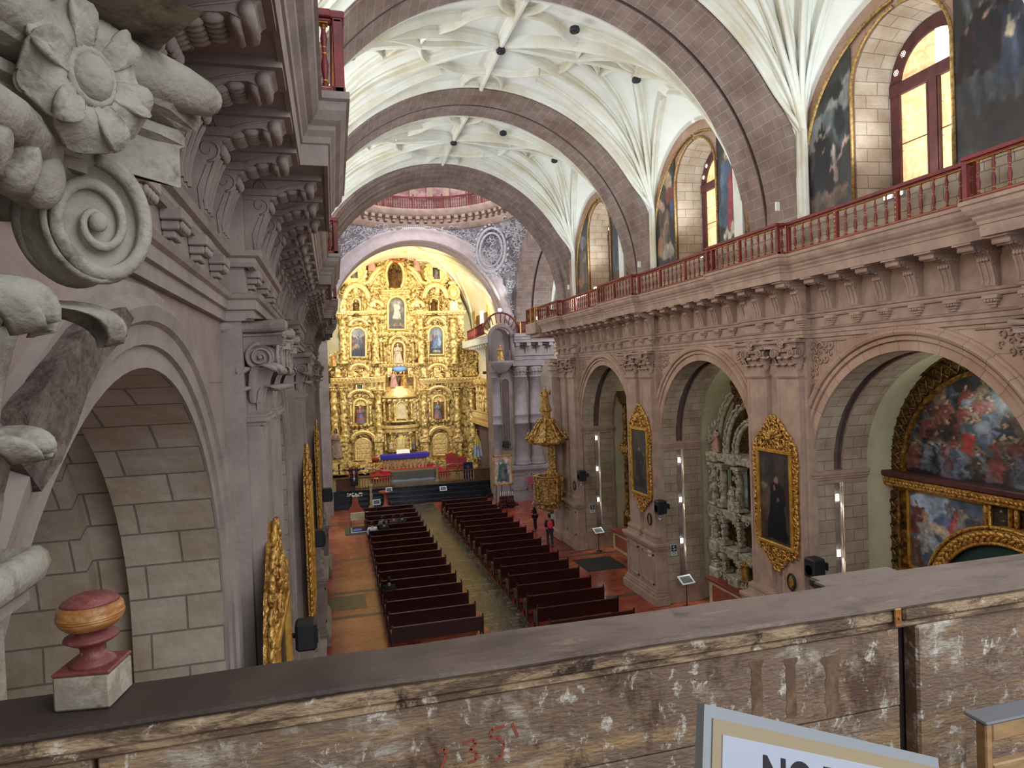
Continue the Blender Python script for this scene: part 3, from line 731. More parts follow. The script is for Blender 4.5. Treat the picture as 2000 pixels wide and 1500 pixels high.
# windows: wooden frame with alabaster panes
def amber(name):
    m = bpy.data.materials.new(name); m.use_nodes = True; nt = m.node_tree; N = nt.nodes; L = nt.links; b = N['Principled BSDF']
    g = N.new('ShaderNodeNewGeometry'); nz = N.new('ShaderNodeTexNoise'); nz.inputs['Scale'].default_value = 4.5; nz.inputs['Detail'].default_value = 7; nz.inputs['Distortion'].default_value = 1.2
    L.new(g.outputs['Position'], nz.inputs['Vector']); rp = N.new('ShaderNodeValToRGB'); e = rp.color_ramp.elements
    e[0].position = .36; e[0].color = (*s2l((206,142,88)),1); e[1].position = .68; e[1].color = (*s2l((244,208,160)),1)
    L.new(nz.outputs['Fac'], rp.inputs[0]); L.new(rp.outputs[0], b.inputs['Emission Color']); b.inputs['Emission Strength'].default_value = 1.0
    b.inputs['Base Color'].default_value = (.6,.4,.2,1); b.inputs['Roughness'].default_value = .3; M[name] = m
amber('alabaster')
mat('pale_pane', (250,225,205), .3, emit=((250,222,205),.9))
mat('window_wood', (84,40,38), .55, col2=(62,30,30), nscale=4)
def window(k, x, s, yc):
    root = struct_root('window_%d' % k); fw = .13; wr = WR-.14
    def ring(b, r0, r1, x0, x1, zs, n=24):
        for i in range(n):
            a0 = pi*i/n; a1 = pi*(i+1)/n
            q = [(x_,yc+r*cos(a),zs+r*sin(a)) for x_ in (x0,x1) for (r,a) in ((r0,a0),(r1,a0),(r1,a1),(r0,a1))]
            b.add(q, [(0,1,2,3),(7,6,5,4),(0,4,5,1),(1,5,6,2),(2,6,7,3),(3,7,4,0)])
    b = MB(); ring(b, wr-.30, wr, x, x+.12, WZ); box(b, x,x+.12,yc-wr,yc-wr+.22,ZW-.2,WZ); box(b, x,x+.12,yc+wr-.22,yc+wr,ZW-.2,WZ)
    box(b, x-.004,x+.124,yc-wr-.003,yc+wr+.003,ZW-.2,ZW+.28); box(b, x-.03,x+.12,yc-wr,yc+wr,WZ-.18,WZ+.10); box(b, x-.026,x+.115,yc-.11,yc+.11,ZW,WZ-.1)
    for sy in (-1,1):         # inner beads
        box(b, x-.02,x+.1,yc+sy*.15-.02,yc+sy*.15+.02,ZW+.2,WZ-.2); box(b, x-.02,x+.1,yc+sy*(wr-.26)-.02,yc+sy*(wr-.26)+.02,ZW+.2,WZ-.2)
    build('window_frame', b, 'window_wood', root)
    b = MB()
    for a in (.35,.75,pi-.35,pi-.75):         # pierced rosettes of the arched head
        for j in range(6):
            c = (x-.02, yc+(wr-.15)*cos(a), WZ+(wr-.15)*sin(a)); q = j*pi/3
            tube(b, [(c[0],c[1]+.045*cos(q)+.028*cos(t),c[2]+.045*sin(q)+.028*sin(t)) for t in [2*pi*i/8 for i in range(8)]], .006, 4, True)
    build('rosette', b, 'pale_pane', root, 'pierced rosettes letting daylight through')
    n = 0
    for sy in (-1,1):
        y0, y1 = sorted((yc+sy*.11, yc+sy*(wr-.22))); zz = [ZW+.28, ZW+.28+(WZ-.18-ZW-.28)*.36, ZW+.28+(WZ-.18-ZW-.28)*.72, WZ-.18]
        for i in range(3):
            b = MB(); box(b, x+.05,x+.065,y0,y1,zz[i]+.008,zz[i+1]-.008); build('pane', b, 'alabaster', root)
    b = MB(); r = wr-.31; poly = [(yc+r*cos(a),WZ+.10+(r-.1)*sin(a)) for a in [pi*i/20 for i in range(21)]]
    prism(b, poly, PX, x+.05, x+.065); build('pane', b, 'alabaster', root, 'arched head pane of mottled amber stone')
    b = MB(); prism(b, [(yc-.05,WZ+.13),(yc-r*.62,WZ+.13),(yc-r*.62,WZ+.9),(yc-.05,WZ+1.15)], PX, x+.035, x+.048); build('pane', b, 'pale_pane', root, 'paler pane in the arched head')
    b = MB(); box(b, x+.02,x+.05,yc-wr+.2,yc+wr-.2,ZW+.28+.9,ZW+.28+.915); build('glazing_bar', b, 'window_wood', root)
for k,yc in enumerate(YB): window(k+1, XW-.12, 1, yc)
# left upper wall with plain openings of light
mb = MB()
for yc,(a,b_) in zip(YB,BY): arch_hole(mb, XUL, yc, WR, WZ, ZG, 11.5, a, b_)
up_l = struct('wall_left_upper', mb, 'stone_left')
for k,yc in enumerate(YB): window(k+4, XUL-.5, -1, yc)
# ---- transverse arches
def tarch(name, xc, zc, R, y0, y1, mid, dep=1.0, m='stone_arch', extra=None, zb=2.75, label=None):
    n = 56; prof = extra or [(R+.0+dep,y0),(R,y0),(R,mid-.07),(R+.13,mid-.07),(R+.13,mid+.07),(R,mid+.07),(R,y1),(R+dep,y1)]
    mb = MB(); v = []; f = []; U = []; mm = len(prof); cl = [0]
    for i in range(1,mm): cl.append(cl[-1]+math.dist(prof[i],prof[i-1]))
    path = [(1,zb,None),(1,zc,None)]+[(0,0,pi*k/n) for k in range(1,n)]+[(-1,zc,None),(-1,zb,None)]
    d = 0; ds = []
    last = None
    for s_,z,a in path:
        p0 = (s_*R,z) if a is None else (R*cos(a),zc+R*sin(a))
        if last: d += math.dist(p0,last)
        last = p0; ds.append(d)
        for (r,h) in prof:
            if a is None: v.append((xc+s_*r,h,z))
            else: v.append((xc+r*cos(a),h,zc+r*sin(a)))
    for k in range(len(path)-1):
        for i in range(mm-1):
            f.append((k*mm+i,k*mm+i+1,(k+1)*mm+i+1,(k+1)*mm+i)); U.append([(cl[i],ds[k]),(cl[i+1],ds[k]),(cl[i+1],ds[k+1]),(cl[i],ds[k+1])])
    mb.add(v, f, U); o = struct(name, mb, m)
    if extra is None:
        mb = MB(); n = 56; v = []; f = []
        pr = [(R+.02,mid-.068),(R+.125,mid-.068),(R+.125,mid+.068),(R+.02,mid+.068)]
        for s_,z,a in path:
            for (r,h) in pr:
                if a is None: v.append((xc+s_*r,h,z))
                else: v.append((xc+r*cos(a),h,zc+r*sin(a)))
        f = [(k*4+i,k*4+i+1,(k+1)*4+i+1,(k+1)*4+i) for k in range(len(path)-1) for i in range(3)]
        mb.add(v, f); build('arch_groove', mb, 'arch_groove', o, 'dark groove along the middle of the arch')
    return o
TY = [(6.4,8.9),(15.55,18.1),(24.25,26.8)]
for k,(a,b_) in enumerate(TY): tarch('trim_%d' % (3+k), XC, ZC, RT, a, b_, a+1.5)
XC3 = 5.95
tarch('trim_6', XC3, 3.6, 6.9, 33.2, 36.3, 0, m='stone_arch', extra=[(8.2,33.2),(6.92,33.2),(6.92,33.45),(6.97,33.5),(6.97,33.6),(6.85,33.75),(6.85,34.2),(6.78,34.3),(6.72,34.5),(6.66,34.55),(6.66,35.2),(6.56,35.25),(6.52,35.4),(6.52,36.3),(8.2,36.3)])
# ---- vaults
def smax(a, b, k=.28):
    h = max(k-abs(a-b),0)/k; return max(a,b)+h*h*k*.25
def vz(x, y, yc, hb, xc=XC):
    dx = (x-xc)/(RT+.22); zt = ZC+.25+(RT-.02)*sqrt(max(0,1-dx*dx))
    dy = (y-yc)/hb; zl = 5.0+3.12*sqrt(max(0,1-dy*dy)) + 2.35*(1-min(1,abs(dx))**5)*(1 if True else 0)
    if abs(dy) > .999: zl = 5.0
    return smax(zt, zl)+ .10*(1-min(1,dx*dx))*(1-min(1,dy*dy))
def vault(k, y0, y1):
    yc = (y0+y1)/2; hb = (y1-y0)/2+.02; mb = MB(); nx, ny = 110, 64; v = []
    xa, xb = XC-6.90, XC+6.90
    for i in range(nx+1):
        x = xa+(xb-xa)*(.5-.5*cos(pi*i/nx))
        for j in range(ny+1):
            y = yc - (y1-y0)/2*cos(pi*j/ny); v.append((x,y,vz(x,y,yc,hb)))
    f = [(i*(ny+1)+j,i*(ny+1)+j+1,(i+1)*(ny+1)+j+1,(i+1)*(ny+1)+j) for i in range(nx) for j in range(ny)]
    mb.add(v, f, smooth=True); o = build('ceiling', mb, 'plaster', kind='structure')
    def path(x0,ya,x1,yb,n=26,bend=0,zlo=None):
        pts = []; nm = []
        for i in range(n+1):
            t = i/n; tt = 1-(1-t)**1.0
            # denser near the corner
            tt = t**1.6 if zlo is not None else t
            x = x0+(x1-x0)*tt; y = ya+(yb-ya)*tt
            if bend: L_ = math.hypot(x1-x0,yb-ya); x += -(yb-ya)/L_*bend*sin(pi*tt); y += (x1-x0)/L_*bend*sin(pi*tt)
            y = min(max(y,y0+.02),y1-.02); z = vz(x,y,yc,hb)
            e = .05; gx = (vz(x+e,y,yc,hb)-vz(x-e,y,yc,hb))/(2*e); gy = (vz(x,min(y+e,y1-.01),yc,hb)-vz(x,max(y-e,y0+.01),yc,hb))/(2*e)
            g = math.hypot(gx,gy)
            if g > 2.2: gx *= 2.2/g; gy *= 2.2/g
            pts.append((x,y,z)); nm.append(Vector((gx,gy,-1)).normalized())
        if zlo is not None:
            x,y,z = pts[0]; pts = [(x,y,zlo)]+pts; nm = [nm[0]]+nm
        return pts, nm
    RPF = [(-.15,-.06),(-.14,.08),(-.08,.11),(-.07,.28),(-.035,.33),(.035,.33),(.07,.28),(.08,.11),(.14,.08),(.15,-.06)]
    SM = [(a*.75,b*.72) for a,b in RPF]
    def rib(p, prof=RPF):
        b = MB(); sweep(b, p[0], prof, normals=p[1], smooth=False); build('rib', b, 'plaster_rib', o)
    for sx in (-1,1):
        for sy in (-1,1):
            cx = XC+sx*6.72; cy = yc+sy*(hb-.10)
            tg = [(XC,yc,RPF),(XC+sx*4.75,yc,RPF),(XC+sx*2.6,yc,RPF),(XC+sx*1.7,yc+sy*(hb-.15)*.62,SM),(XC+sx*.1,yc+sy*(hb-.1)*.98,SM),(XC+sx*5.9,yc+sy*.25,SM)]
            if sy*sx > 0: pass
            for (tx,ty,pf) in tg: rib(path(cx,cy,tx,ty,zlo=3.78), pf)
    rib(path(XC-4.75,yc,XC+4.75,yc,30)); 
    rib(path(XC,y0+.05,XC,y1-.05,20))
    # curved liernes forming petals
    for sx in (-1,1):
        for sy in (-1,1):
            rib(path(XC,yc+sy*hb*.62,XC+sx*1.75,yc+sy*hb*.42,12,bend=.30*sx*sy), SM)
            rib(path(XC+sx*1.75,yc+sy*hb*.42,XC+sx*2.6,yc,12,bend=.30*sx*sy), SM)
            rib(path(XC+sx*2.6,yc,XC+sx*3.7,yc+sy*hb*.30,12,bend=-.25*sx*sy), SM)
            rib(path(XC+sx*3.7,yc+sy*hb*.30,XC+sx*4.75,yc,12,bend=-.25*sx*sy), SM)
            rib(path(XC,yc+sy*hb*.62,XC+sx*.75,yc+sy*hb*.95,8,bend=-.2*sx*sy), SM)
    for (bx,by) in ((XC,yc),(XC+4.75,yc),(XC-4.75,yc),(XC+1.7,yc-hb*.72)):
        z = vz(bx,by,yc,hb)-.36; b = MB()
        lathe(b, [(.07,.1),(.14,.06),(.155,0),(.155,-.05),(.12,-.09),(.115,-.06),(.08,-.06),(.07,-.10),(.04,-.12),(.0,-.12)], (bx,by,z), 16)
        bo = build('boss', b, 'dark_metal', o, 'round grey-blue hanging boss')
    return o
VY = [(8.9,15.55),(18.1,24.25),(26.8,33.2)]
for k,(a,b_) in enumerate(VY): vault(k, a, b_)
# roof over the choir end, out of sight
mb = MB(); 
# ---- paintings
mat_attr('oil_paint', .42, .45)
def vnoise(n, m, sc_, seed):
    rs = np.random.RandomState(seed); out = np.zeros((n,m))
    for o_ in range(4):
        k = int(sc_*2**o_)+2; g = rs.rand(k+1,k+1); xx = np.linspace(0,k-1e-3,n); yy = np.linspace(0,k-1e-3,m)
        xi = xx.astype(int); yi = yy.astype(int); fx = (xx-xi)[:,None]; fy = (yy-yi)[None,:]; fx = fx*fx*(3-2*fx); fy = fy*fy*(3-2*fy)
        a = g[xi][:,yi]*(1-fx)*(1-fy)+g[xi+1][:,yi]*fx*(1-fy)+g[xi][:,yi+1]*(1-fx)*fy+g[xi+1][:,yi+1]*fx*fy
        out += a/2**o_
    return out/1.875
class Canvas:
    def __init__(s, n, m, bg, seed=1, bg2=None):
        s.n, s.m = n, m; s.U, s.V = np.meshgrid(np.linspace(0,1,n),np.linspace(0,1,m),indexing='ij'); s.asp = 1.
        t = vnoise(n,m,3,seed)[...,None]; s.c = np.array(bg,float)*(1-t)+np.array(bg2 or [q*.6 for q in bg],float)*t; s.seed = seed
    def e(s, cx,cz,rx,rz,col,ang=0,soft=.15,a=1.):
        x = s.U-cx; z = (s.V-cz); X = x*cos(ang)+z*sin(ang); Z = -x*sin(ang)+z*cos(ang); d = np.sqrt((X/rx)**2+(Z/rz)**2)
        w_ = (np.clip((1-d)/soft,0,1)*a)[...,None]; s.c = s.c*(1-w_)+np.array(col,float)*w_
    def p(s, pts, col, a=1.):
        ins = np.zeros(s.U.shape,bool); n = len(pts)
        for i in range(n):
            x0,z0 = pts[i]; x1,z1 = pts[(i+1)%n]
            if z0==z1: continue
            c_ = ((z0>s.V)!=(z1>s.V)) & (s.U < (x1-x0)*(s.V-z0)/(z1-z0)+x0); ins ^= c_
        w_ = ins[...,None]*a; s.c = s.c*(1-w_)+np.array(col,float)*w_
    def fig(s, cx, z0, h, robe, w_=.3, skin=(196,150,118), halo=None, lean=0, arms=True, hair=(50,34,26), inner=None):
        hw = h*w_*s.asp
        if halo: s.e(cx+lean*h, z0+h*.90, h*.13*s.asp, h*.13, halo, soft=.5)
        s.p([(cx-hw,z0),(cx+hw,z0),(cx+hw*.62+lean*h*.5,z0+h*.45),(cx+hw*.62+lean*h*.8,z0+h*.78),(cx-hw*.62+lean*h*.8,z0+h*.78),(cx-hw*.58+lean*h*.5,z0+h*.45)], robe)
        s.p([(cx-hw*.2,z0),(cx+hw*.1,z0),(cx+hw*.1+lean*h*.5,z0+h*.6),(cx-hw*.1+lean*h*.5,z0+h*.6)], inner or [q*1.35+8 for q in robe], .6)
        s.p([(cx+hw*.35,z0),(cx+hw*.6,z0),(cx+hw*.45,z0+h*.6)], [q*.55 for q in robe], .7)
        if arms:
            s.e(cx+hw*.55+lean*h*.7, z0+h*.62, hw*.22, h*.15, [q*1.2+6 for q in robe], .5); s.e(cx+hw*.2+lean*h*.6, z0+h*.56, h*.035*s.asp, h*.035, skin)
        s.e(cx+lean*h, z0+h*.86, h*.068*s.asp, h*.085, hair); s.e(cx+lean*h-.004, z0+h*.85, h*.05*s.asp, h*.068, skin)
    def finish(s, amt=.16, wash=None):
        n, m = s.n, s.m; I, J = np.meshgrid(np.arange(n),np.arange(m),indexing='ij')
        for sc_,am in ((6,.045),(16,.022),(30,.012)):
            di = (vnoise(n,m,sc_,s.seed+21)-.5)*am*2*n; dj = (vnoise(n,m,sc_,s.seed+37)-.5)*am*2*m
            s.c = s.c[np.clip(np.round(I+di).astype(int),0,n-1), np.clip(np.round(J+dj).astype(int),0,m-1)]
        k = s.c.copy(); k[1:-1,1:-1] = (s.c[1:-1,1:-1]*4+s.c[:-2,1:-1]+s.c[2:,1:-1]+s.c[1:-1,:-2]+s.c[1:-1,2:])/8; s.c = k
        g = s.c.mean(axis=2,keepdims=True); s.c = s.c*.72+g*.28
        t = vnoise(s.n,s.m,5,s.seed+3)[...,None]; s.c = s.c*(.62+.66*t)
        t = vnoise(s.n,s.m,22,s.seed+5)[...,None]; s.c = s.c*(1-amt*1.6+3.2*amt*t)
        if wash is not None: s.c = s.c*(1-wash[1])+np.array(wash[0],float)*wash[1]
        return np.clip(s.c,0,255)
def canvas_obj(name, cv, fn, inside, parent, label=None, thick=None):
    """fn(u,v)->xyz ; inside(u,v)->bool"""
    n, m = cv.n, cv.m; col = cv.finish(); vs = []; idx = -np.ones((n,m),int); f = []; cols = []
    for i in range(n):
        for j in range(m):
            u = i/(n-1); v = j/(m-1)
            idx[i,j] = len(vs); vs.append(fn(u,v)); cols.append(col[i,j])
    for i in range(n-1):
        for j in range(m-1):
            if inside((i+.5)/(n-1),(j+.5)/(m-1)): f.append((idx[i,j],idx[i+1,j],idx[i+1,j+1],idx[i,j+1]))
    me = bpy.data.meshes.new(name); me.from_pydata([tuple(p) for p in vs], [], f); me.materials.append(M['oil_paint'])
    at = me.color_attributes.new('Col','FLOAT_COLOR','POINT'); c = np.array(cols)/255.; lin = np.where(c<=.04045,c/12.92,((c+.055)/1.055)**2.4)
    a = np.ones((len(vs),4)); a[:,:3] = lin; at.data.foreach_set('color', a.ravel().astype(np.float32))
    me.update(); o = bpy.data.objects.new(name, me); C.objects.link(o)
    if parent is not None: o.parent = parent
    if label: o['label'] = label
    return o
# lunette paintings either side of each window
LR = 3.02; LZ = 4.95
def lunette_painting(yc, sy, bay):
    lab = {(0,1):'half lunette painting of a black robed man and pale serpent, left of nearest amber window',
           (0,-1):'dark half lunette painting of a robed crowd, right of the nearest amber window',
           (1,1):'half lunette painting of a robed figure over clouds, left of the middle amber window',
           (1,-1):'half lunette painting of a crowned figure in blue and red, right of middle amber window',
           (2,1):'half lunette painting of a dim kneeling figure, left of the farthest amber window',
           (2,-1):'half lunette painting of a blue robed figure, right of the farthest amber window'}[(bay,sy)]
    t = thing('lunette_painting', lab, 'painting', (XU,yc,ZW), 0, None)
    LR = 3.4 if (bay,sy)==(0,-1) else 3.02
    ya, yb = yc+sy*(WR+.06), yc+sy*LR; z0, z1 = 3.80, LZ+LR
    cv = Canvas(70,130,(72,66,58),bay*7+sy+11,(44,44,46)); cv.asp = (z1-z0)/abs(yb-ya); A = cv.asp
    # u: 0 at far side of the eye-left (larger y) so that pictures read left to right
    ytop, ybot = max(ya,yb), min(ya,yb)
    if (bay,sy)==(0,1):
        cv.e(.75,.62,.5,.10,(150,150,140),.3); cv.e(.45,.55,.4,.06,(110,120,120)); cv.e(.8,.48,.25,.12,(70,84,84)); cv.e(.2,.45,.3,.07,(120,120,112))
        cv.e(.55,.70,.35,.05,(30,34,30)); cv.e(.75,.50,.12,.10,(38,46,48))
        cv.fig(.36,.13,.42,(20,20,22),.26,skin=(170,130,104)); cv.p([(.28,.50),(.33,.56),(.36,.52),(.40,.57),(.42,.52),(.46,.55),(.45,.50)],(24,20,20))
        cv.e(.62,.30,.05,.10,(172,160,150),.2)
        for i in range(70):
            q = i/69; a = q*7.2; cv.e(.60+.20*q*cos(a*.9)+.05, .17+.20*q+.035*sin(a), .045*(1-.4*q)+.01,.013,(196,150,130))
        cv.e(.90,.39,.06,.025,(226,186,160)); cv.e(.4,.07,.5,.05,(112,84,62)); cv.e(.7,.10,.25,.02,(140,104,76))
    elif (bay,sy)==(0,-1):
        for k in range(5): cv.p([(.05+.2*k,.95),(.12+.2*k,.95),(.30+.13*k,.15),(.20+.13*k,.12)],(104,118,132),.35)
        rr = random.Random(5)
        for k in range(9): cv.fig(.12+.09*k+.02*rr.random(),.36+.03*(k%3),.26,(30+rr.randint(0,20),28,30),.26,skin=(168,124,96))
        cv.fig(.62,.30,.38,(52,62,82),.26); cv.p([(.52,.47),(.60,.44),(.64,.52),(.56,.54)],(196,176,140)); cv.e(.5,.12,.6,.10,(50,44,40))
    elif (bay,sy)==(1,1):
        cv.fig(.45,.10,.50,(112,88,70),.28); cv.e(.6,.12,.3,.08,(176,164,140)); cv.e(.25,.20,.12,.1,(160,110,60)); cv.e(.8,.62,.3,.1,(150,70,56)); cv.e(.7,.75,.2,.08,(190,160,120))
        cv.e(.3,.55,.2,.05,(180,140,110)); cv.e(.85,.50,.12,.1,(70,86,120))
    elif (bay,sy)==(1,-1):
        cv.e(.45,.5,.5,.3,(110,112,104),soft=.8); cv.fig(.42,.14,.62,(70,92,118),.30,inner=(160,52,56),halo=(196,178,120)); cv.p([(.34,.12),(.5,.12),(.52,.52),(.40,.52)],(168,56,60))
        cv.e(.2,.5,.12,.05,(84,110,130)); cv.p([(.34,.74),(.37,.79),(.42,.76),(.47,.79),(.5,.74)],(40,30,30)); cv.e(.55,.52,.1,.05,(150,50,46)); cv.e(.8,.35,.14,.22,(30,30,34))
        for k in range(6): cv.e(.22+.09*k,.08+.03*(k%2),.08,.035,(206,190,156))
    elif (bay,sy)==(2,1):
        cv.fig(.5,.12,.5,(88,84,84),.3); cv.e(.5,.62,.4,.08,(110,116,120)); cv.e(.3,.14,.3,.06,(140,90,70))
    else:
        cv.fig(.45,.12,.6,(60,72,92),.3); cv.e(.6,.2,.2,.1,(96,110,130)); cv.e(.4,.7,.4,.1,(90,90,90))
    fn = lambda u,v: (XU-.06, ytop+(ybot-ytop)*u, z0+(z1-z0)*v)
    def ins(u,v):
        y = ytop+(ybot-ytop)*u; z = z0+(z1-z0)*v
        return z < LZ or math.hypot((y-yc)/1, z-LZ) < LR
    def insd(u,v):
        y = ytop+(ybot-ytop)*u; z = z0+(z1-z0)*v
        return ins(u,v) and not (z>WZ and math.hypot(y-yc,z-WZ) < WR+.06)
    o = canvas_obj('canvas', cv, fn, insd, t); o.matrix_parent_inverse = Matrix.Translation((-XU,-yc,-ZW))
    b = MB(); pts = [(XU-.07,yc+sy*LR,z0)]+[(XU-.07,yc+sy*LR*cos(a),LZ+LR*sin(a)) for a in [(pi/2-.035)*k/20 for k in range(21)]]
    tube(b, pts, .05, 6)
    for k,p in enumerate(pts[:-1]):
        q = pts[k+1]; L_ = math.dist(p,q); nn = max(1,int(L_/.16))
        for j in range(nn): t_ = j/nn; ell(b, [p[i]+(q[i]-p[i])*t_ for i in range(3)], (.06,.045,.04), 6, 4)
    o = build('outer_frame', b, 'gilt_dull', t); o.matrix_parent_inverse = Matrix.Translation((-XU,-yc,-ZW))
    b = MB(); pts = [(XU-.08,yc+sy*(WR+.03),z0)]+[(XU-.08,yc+sy*(WR+.03)*cos(a),WZ+(WR+.03)*sin(a)) for a in [(pi/2-.06)*k/14 for k in range(15)]]
    tube(b, pts, .042, 6); o = build('inner_frame', b, 'gilt_dull', t); o.matrix_parent_inverse = Matrix.Translation((-XU,-yc,-ZW))
for bay,yc in enumerate(YB):
    for sy in (1,-1): lunette_painting(yc, sy, bay)
# ================================================================ CROSSING AND CHANCEL SHELL
YF = 47.6; X5 = 5.95
mat('relief_stone', (140,132,134), .85, col2=(112,102,104), nscale=3, bump=.6, bscale=9)
mat('relief_light', (196,192,194), .8, col2=(170,166,168), nscale=5)
mat('chancel_plaster', (232,226,200), .9, col2=(220,206,160), nscale=.6)
# chancel arch
CR = 6.15; CZ = 3.35; XCH = 6.05
mb = MB(); revolve(mb, 'Y', (XCH,CZ), [(CR+.95,YF-.06),(CR+.72,YF-.06),(CR+.70,YF-.02),(CR+.10,YF-.02),(CR+.08,YF-.06),(CR,YF-.06),(CR,YF+.9),(CR+.06,YF+.9),(CR+.06,YF+1.02),(CR,YF+1.02),(CR,YF+2.2)], 0, pi, 56); box(mb, XCH-CR-.95,XCH-CR,YF-.06,YF+2.2,ZG,CZ); box(mb, XCH+CR,XCH+CR+.95,YF-.06,YF+2.2,ZG,CZ)
mat('stone_pale', (206,190,186), .85, col2=(190,172,168), nscale=2, bump=.2); carch = struct('trim_7', mb, 'stone_pale'); pass
b = MB()
for k in range(150):
    a = pi*k/149; ell(b, (XCH+(CR+1.0)*cos(a), YF-.08, CZ+(CR+1.0)*sin(a)), (.055,.05,.055), 6, 4)
build('bead_row', b, 'relief_light', carch)
# spandrel wall above chancel arch and pendentives up to the ring
RZ0 = 10.45; RR = 6.35; CY = 41.95
def pend(name, sx):
    # surface from the chancel arch face up to the dome ring, on one side; curved pendentive
    mb = MB(); n = 28; m = 14; v = []
    for i in range(n+1):
        a = (pi/2)*i/n                       # angle on ring from +y axis toward sx side
        rx, ry = X5+sx*RR*sin(a), CY+RR*cos(a)
        # lower edge: along the square: chancel face arch for a<pi/4, side arch for a>pi/4
        if a <= pi/4:
            tt = a/(pi/4); th = pi/2*(1-tt); bx, by, bz = XCH+sx*(CR+.95)*cos(th), YF-.02, CZ+(CR+.95)*sin(th)
        else:
            tt = (a-pi/4)/(pi/4); th = pi/2*tt; bx, by, bz = X5+sx*7.15, CY+6.0*cos(th)*.96, 3.4+6.6*sin(th)
        for j in range(m+1):
            q = j/m; s_ = sin(q*pi/2)
            v.append((bx+(rx-bx)*q, by+(ry-by)*q, bz+(RZ0-bz)*s_*.35+(RZ0-bz)*q*.65))
    f = [(i*(m+1)+j,(i+1)*(m+1)+j,(i+1)*(m+1)+j+1,i*(m+1)+j+1) for i in range(n) for j in range(m)]
    mb.add(v, f, smooth=True); o = struct(name, mb, 'relief_stone')
    rr = random.Random(9+sx); b = MB()
    def at(i,j): return Vector(v[i*(m+1)+j])
    for _ in range(430):
        i = rr.uniform(1,n-1); j = rr.uniform(.6,m-.6); i0, j0 = int(i), int(j)
        p = at(i0,j0).lerp(at(i0+1,j0+1), .5*(i-i0+j-j0)); a_ = at(i0+1,j0)-at(i0,j0); b_ = at(i0,j0+1)-at(i0,j0)
        if a_.length<1e-3 or b_.length<1e-3: continue
        a_.normalize(); b_ = (b_-a_*b_.dot(a_)).normalized()
        scroll(b, p, a_, b_, rr.uniform(.14,.32), .9, .15, rr.choice((-1,1)), rr.random()*6.3, 4, 8)
    build('carved_scrolls', b, 'relief_light', o, 'pale carved scrolls in high relief')
    if sx > 0:        # oval cartouche
        b = MB(); x0,z0 = RP(957,490,YF-1.0); c = Vector((x0,YF-1.35,z0)); U = Vector((.86,-.5,0)).normalized(); Vv = Vector((0,-.25,1)).normalized()
        for s_ in (1,.78): tube(b, [c+U*(1.05*s_*cos(t))+Vv*(1.5*s_*sin(t)) for t in [2*pi*k/28 for k in range(28)]], .10*s_, 6, True)
        for k in range(26):
            t = 2*pi*k/26; leafblob(b, c+U*(1.25*cos(t))+Vv*(1.75*sin(t)), U, Vv, U.cross(Vv), .13, .09, t+1.3)
        for k in range(24): scroll(b, c+U*rr.uniform(-.5,.5)+Vv*rr.uniform(-.9,.9), U, Vv, .22, .9, .16, rr.choice((-1,1)), rr.random()*6, 4, 8)
        build('cartouche', b, 'relief_light', o, 'oval carved cartouche with leafy border')
pend('trim_8', 1); pend('trim_9', -1)
# dome ring, cornice with modillions, red balustrade, drum
ring_prof = [(RR+.9,RZ0-.1),(RR,RZ0-.1),(RR-.02,RZ0+.2),(RR-.10,RZ0+.25),(RR-.10,RZ0+.33),(RR+.0,RZ0+.36),(RR+.0,RZ0+.80),(RR-.55,RZ0+.85),(RR-.58,RZ0+1.0),(RR-.66,RZ0+1.06),(RR-.70,RZ0+1.2),(RR-.70,RZ0+1.28),(RR+.9,RZ0+1.28)]
mb = MB(); revolve(mb, 'Z', (X5,CY), ring_prof, -.3, pi+.3, 72); ring = struct('trim_10', mb, 'stone_trim')
b = MB()
for k in range(34):
    a = pi*(k+.5)/34; c = Vector((X5,CY,0)); d = Vector((cos(a),sin(a),0)); s_ = Vector((-sin(a),cos(a),0))
    b.M = Matrix.Translation(c)@Matrix(((d[0],s_[0],0,0),(d[1],s_[1],0,0),(0,0,1,0),(0,0,0,1)))
    b2 = b; box(b, RR-.45,RR+.05,-.14,.14,RZ0+.60,RZ0+.84); box(b, RR-.30,RR+.05,-.11,.11,RZ0+.42,RZ0+.60)
b.M = None; build('modillion_row', b, 'stone_trim', ring)
mat('drum_panel', (196,164,158), .85, col2=(172,140,136), nscale=1.5, brick=(1.1,.6,.012,(196,166,160),(186,152,148),(150,118,116)))
mb = MB(); revolve(mb, 'Z', (X5,CY), [(RR-.02,RZ0+1.28),(RR-.02,RZ0+4.6),(RR-1.8,RZ0+7.6),(1.0,RZ0+9.2),(0,RZ0+9.3)], -.3, pi+.3, 60); drum = struct('ceiling_dome', mb, 'drum_panel'); drum.name = 'ceiling'
b = MB()
for k in range(17):
    a = pi*k/16; r = RR-.06
    b.M = Matrix.Translation((X5,CY,0))@Matrix.Rotation(a,4,'Z'); box(b, r-.10,r+.05,-.20,.20,RZ0+1.28,RZ0+4.4)
b.M = None; build('drum_pilaster', b, 'stone_trim', drum)
t = thing('dome_balustrade', 'curved dark red balustrade round the base of the dome', 'railing', (X5,CY,RZ0+1.28))
rb = RR-.45
for nm,pr in (('bottom_rail',[(rb-.05,0),(rb-.05,.08),(rb+.05,.08),(rb+.05,0)]),('top_rail',[(rb-.07,.78),(rb-.07,.88),(rb+.07,.88),(rb+.07,.78),(rb-.07,.78)])):
    b = MB(); revolve(b, 'Z', (0,0), pr, .15, pi-.15, 60); build(nm, b, 'gallery_red', t)
bal = None
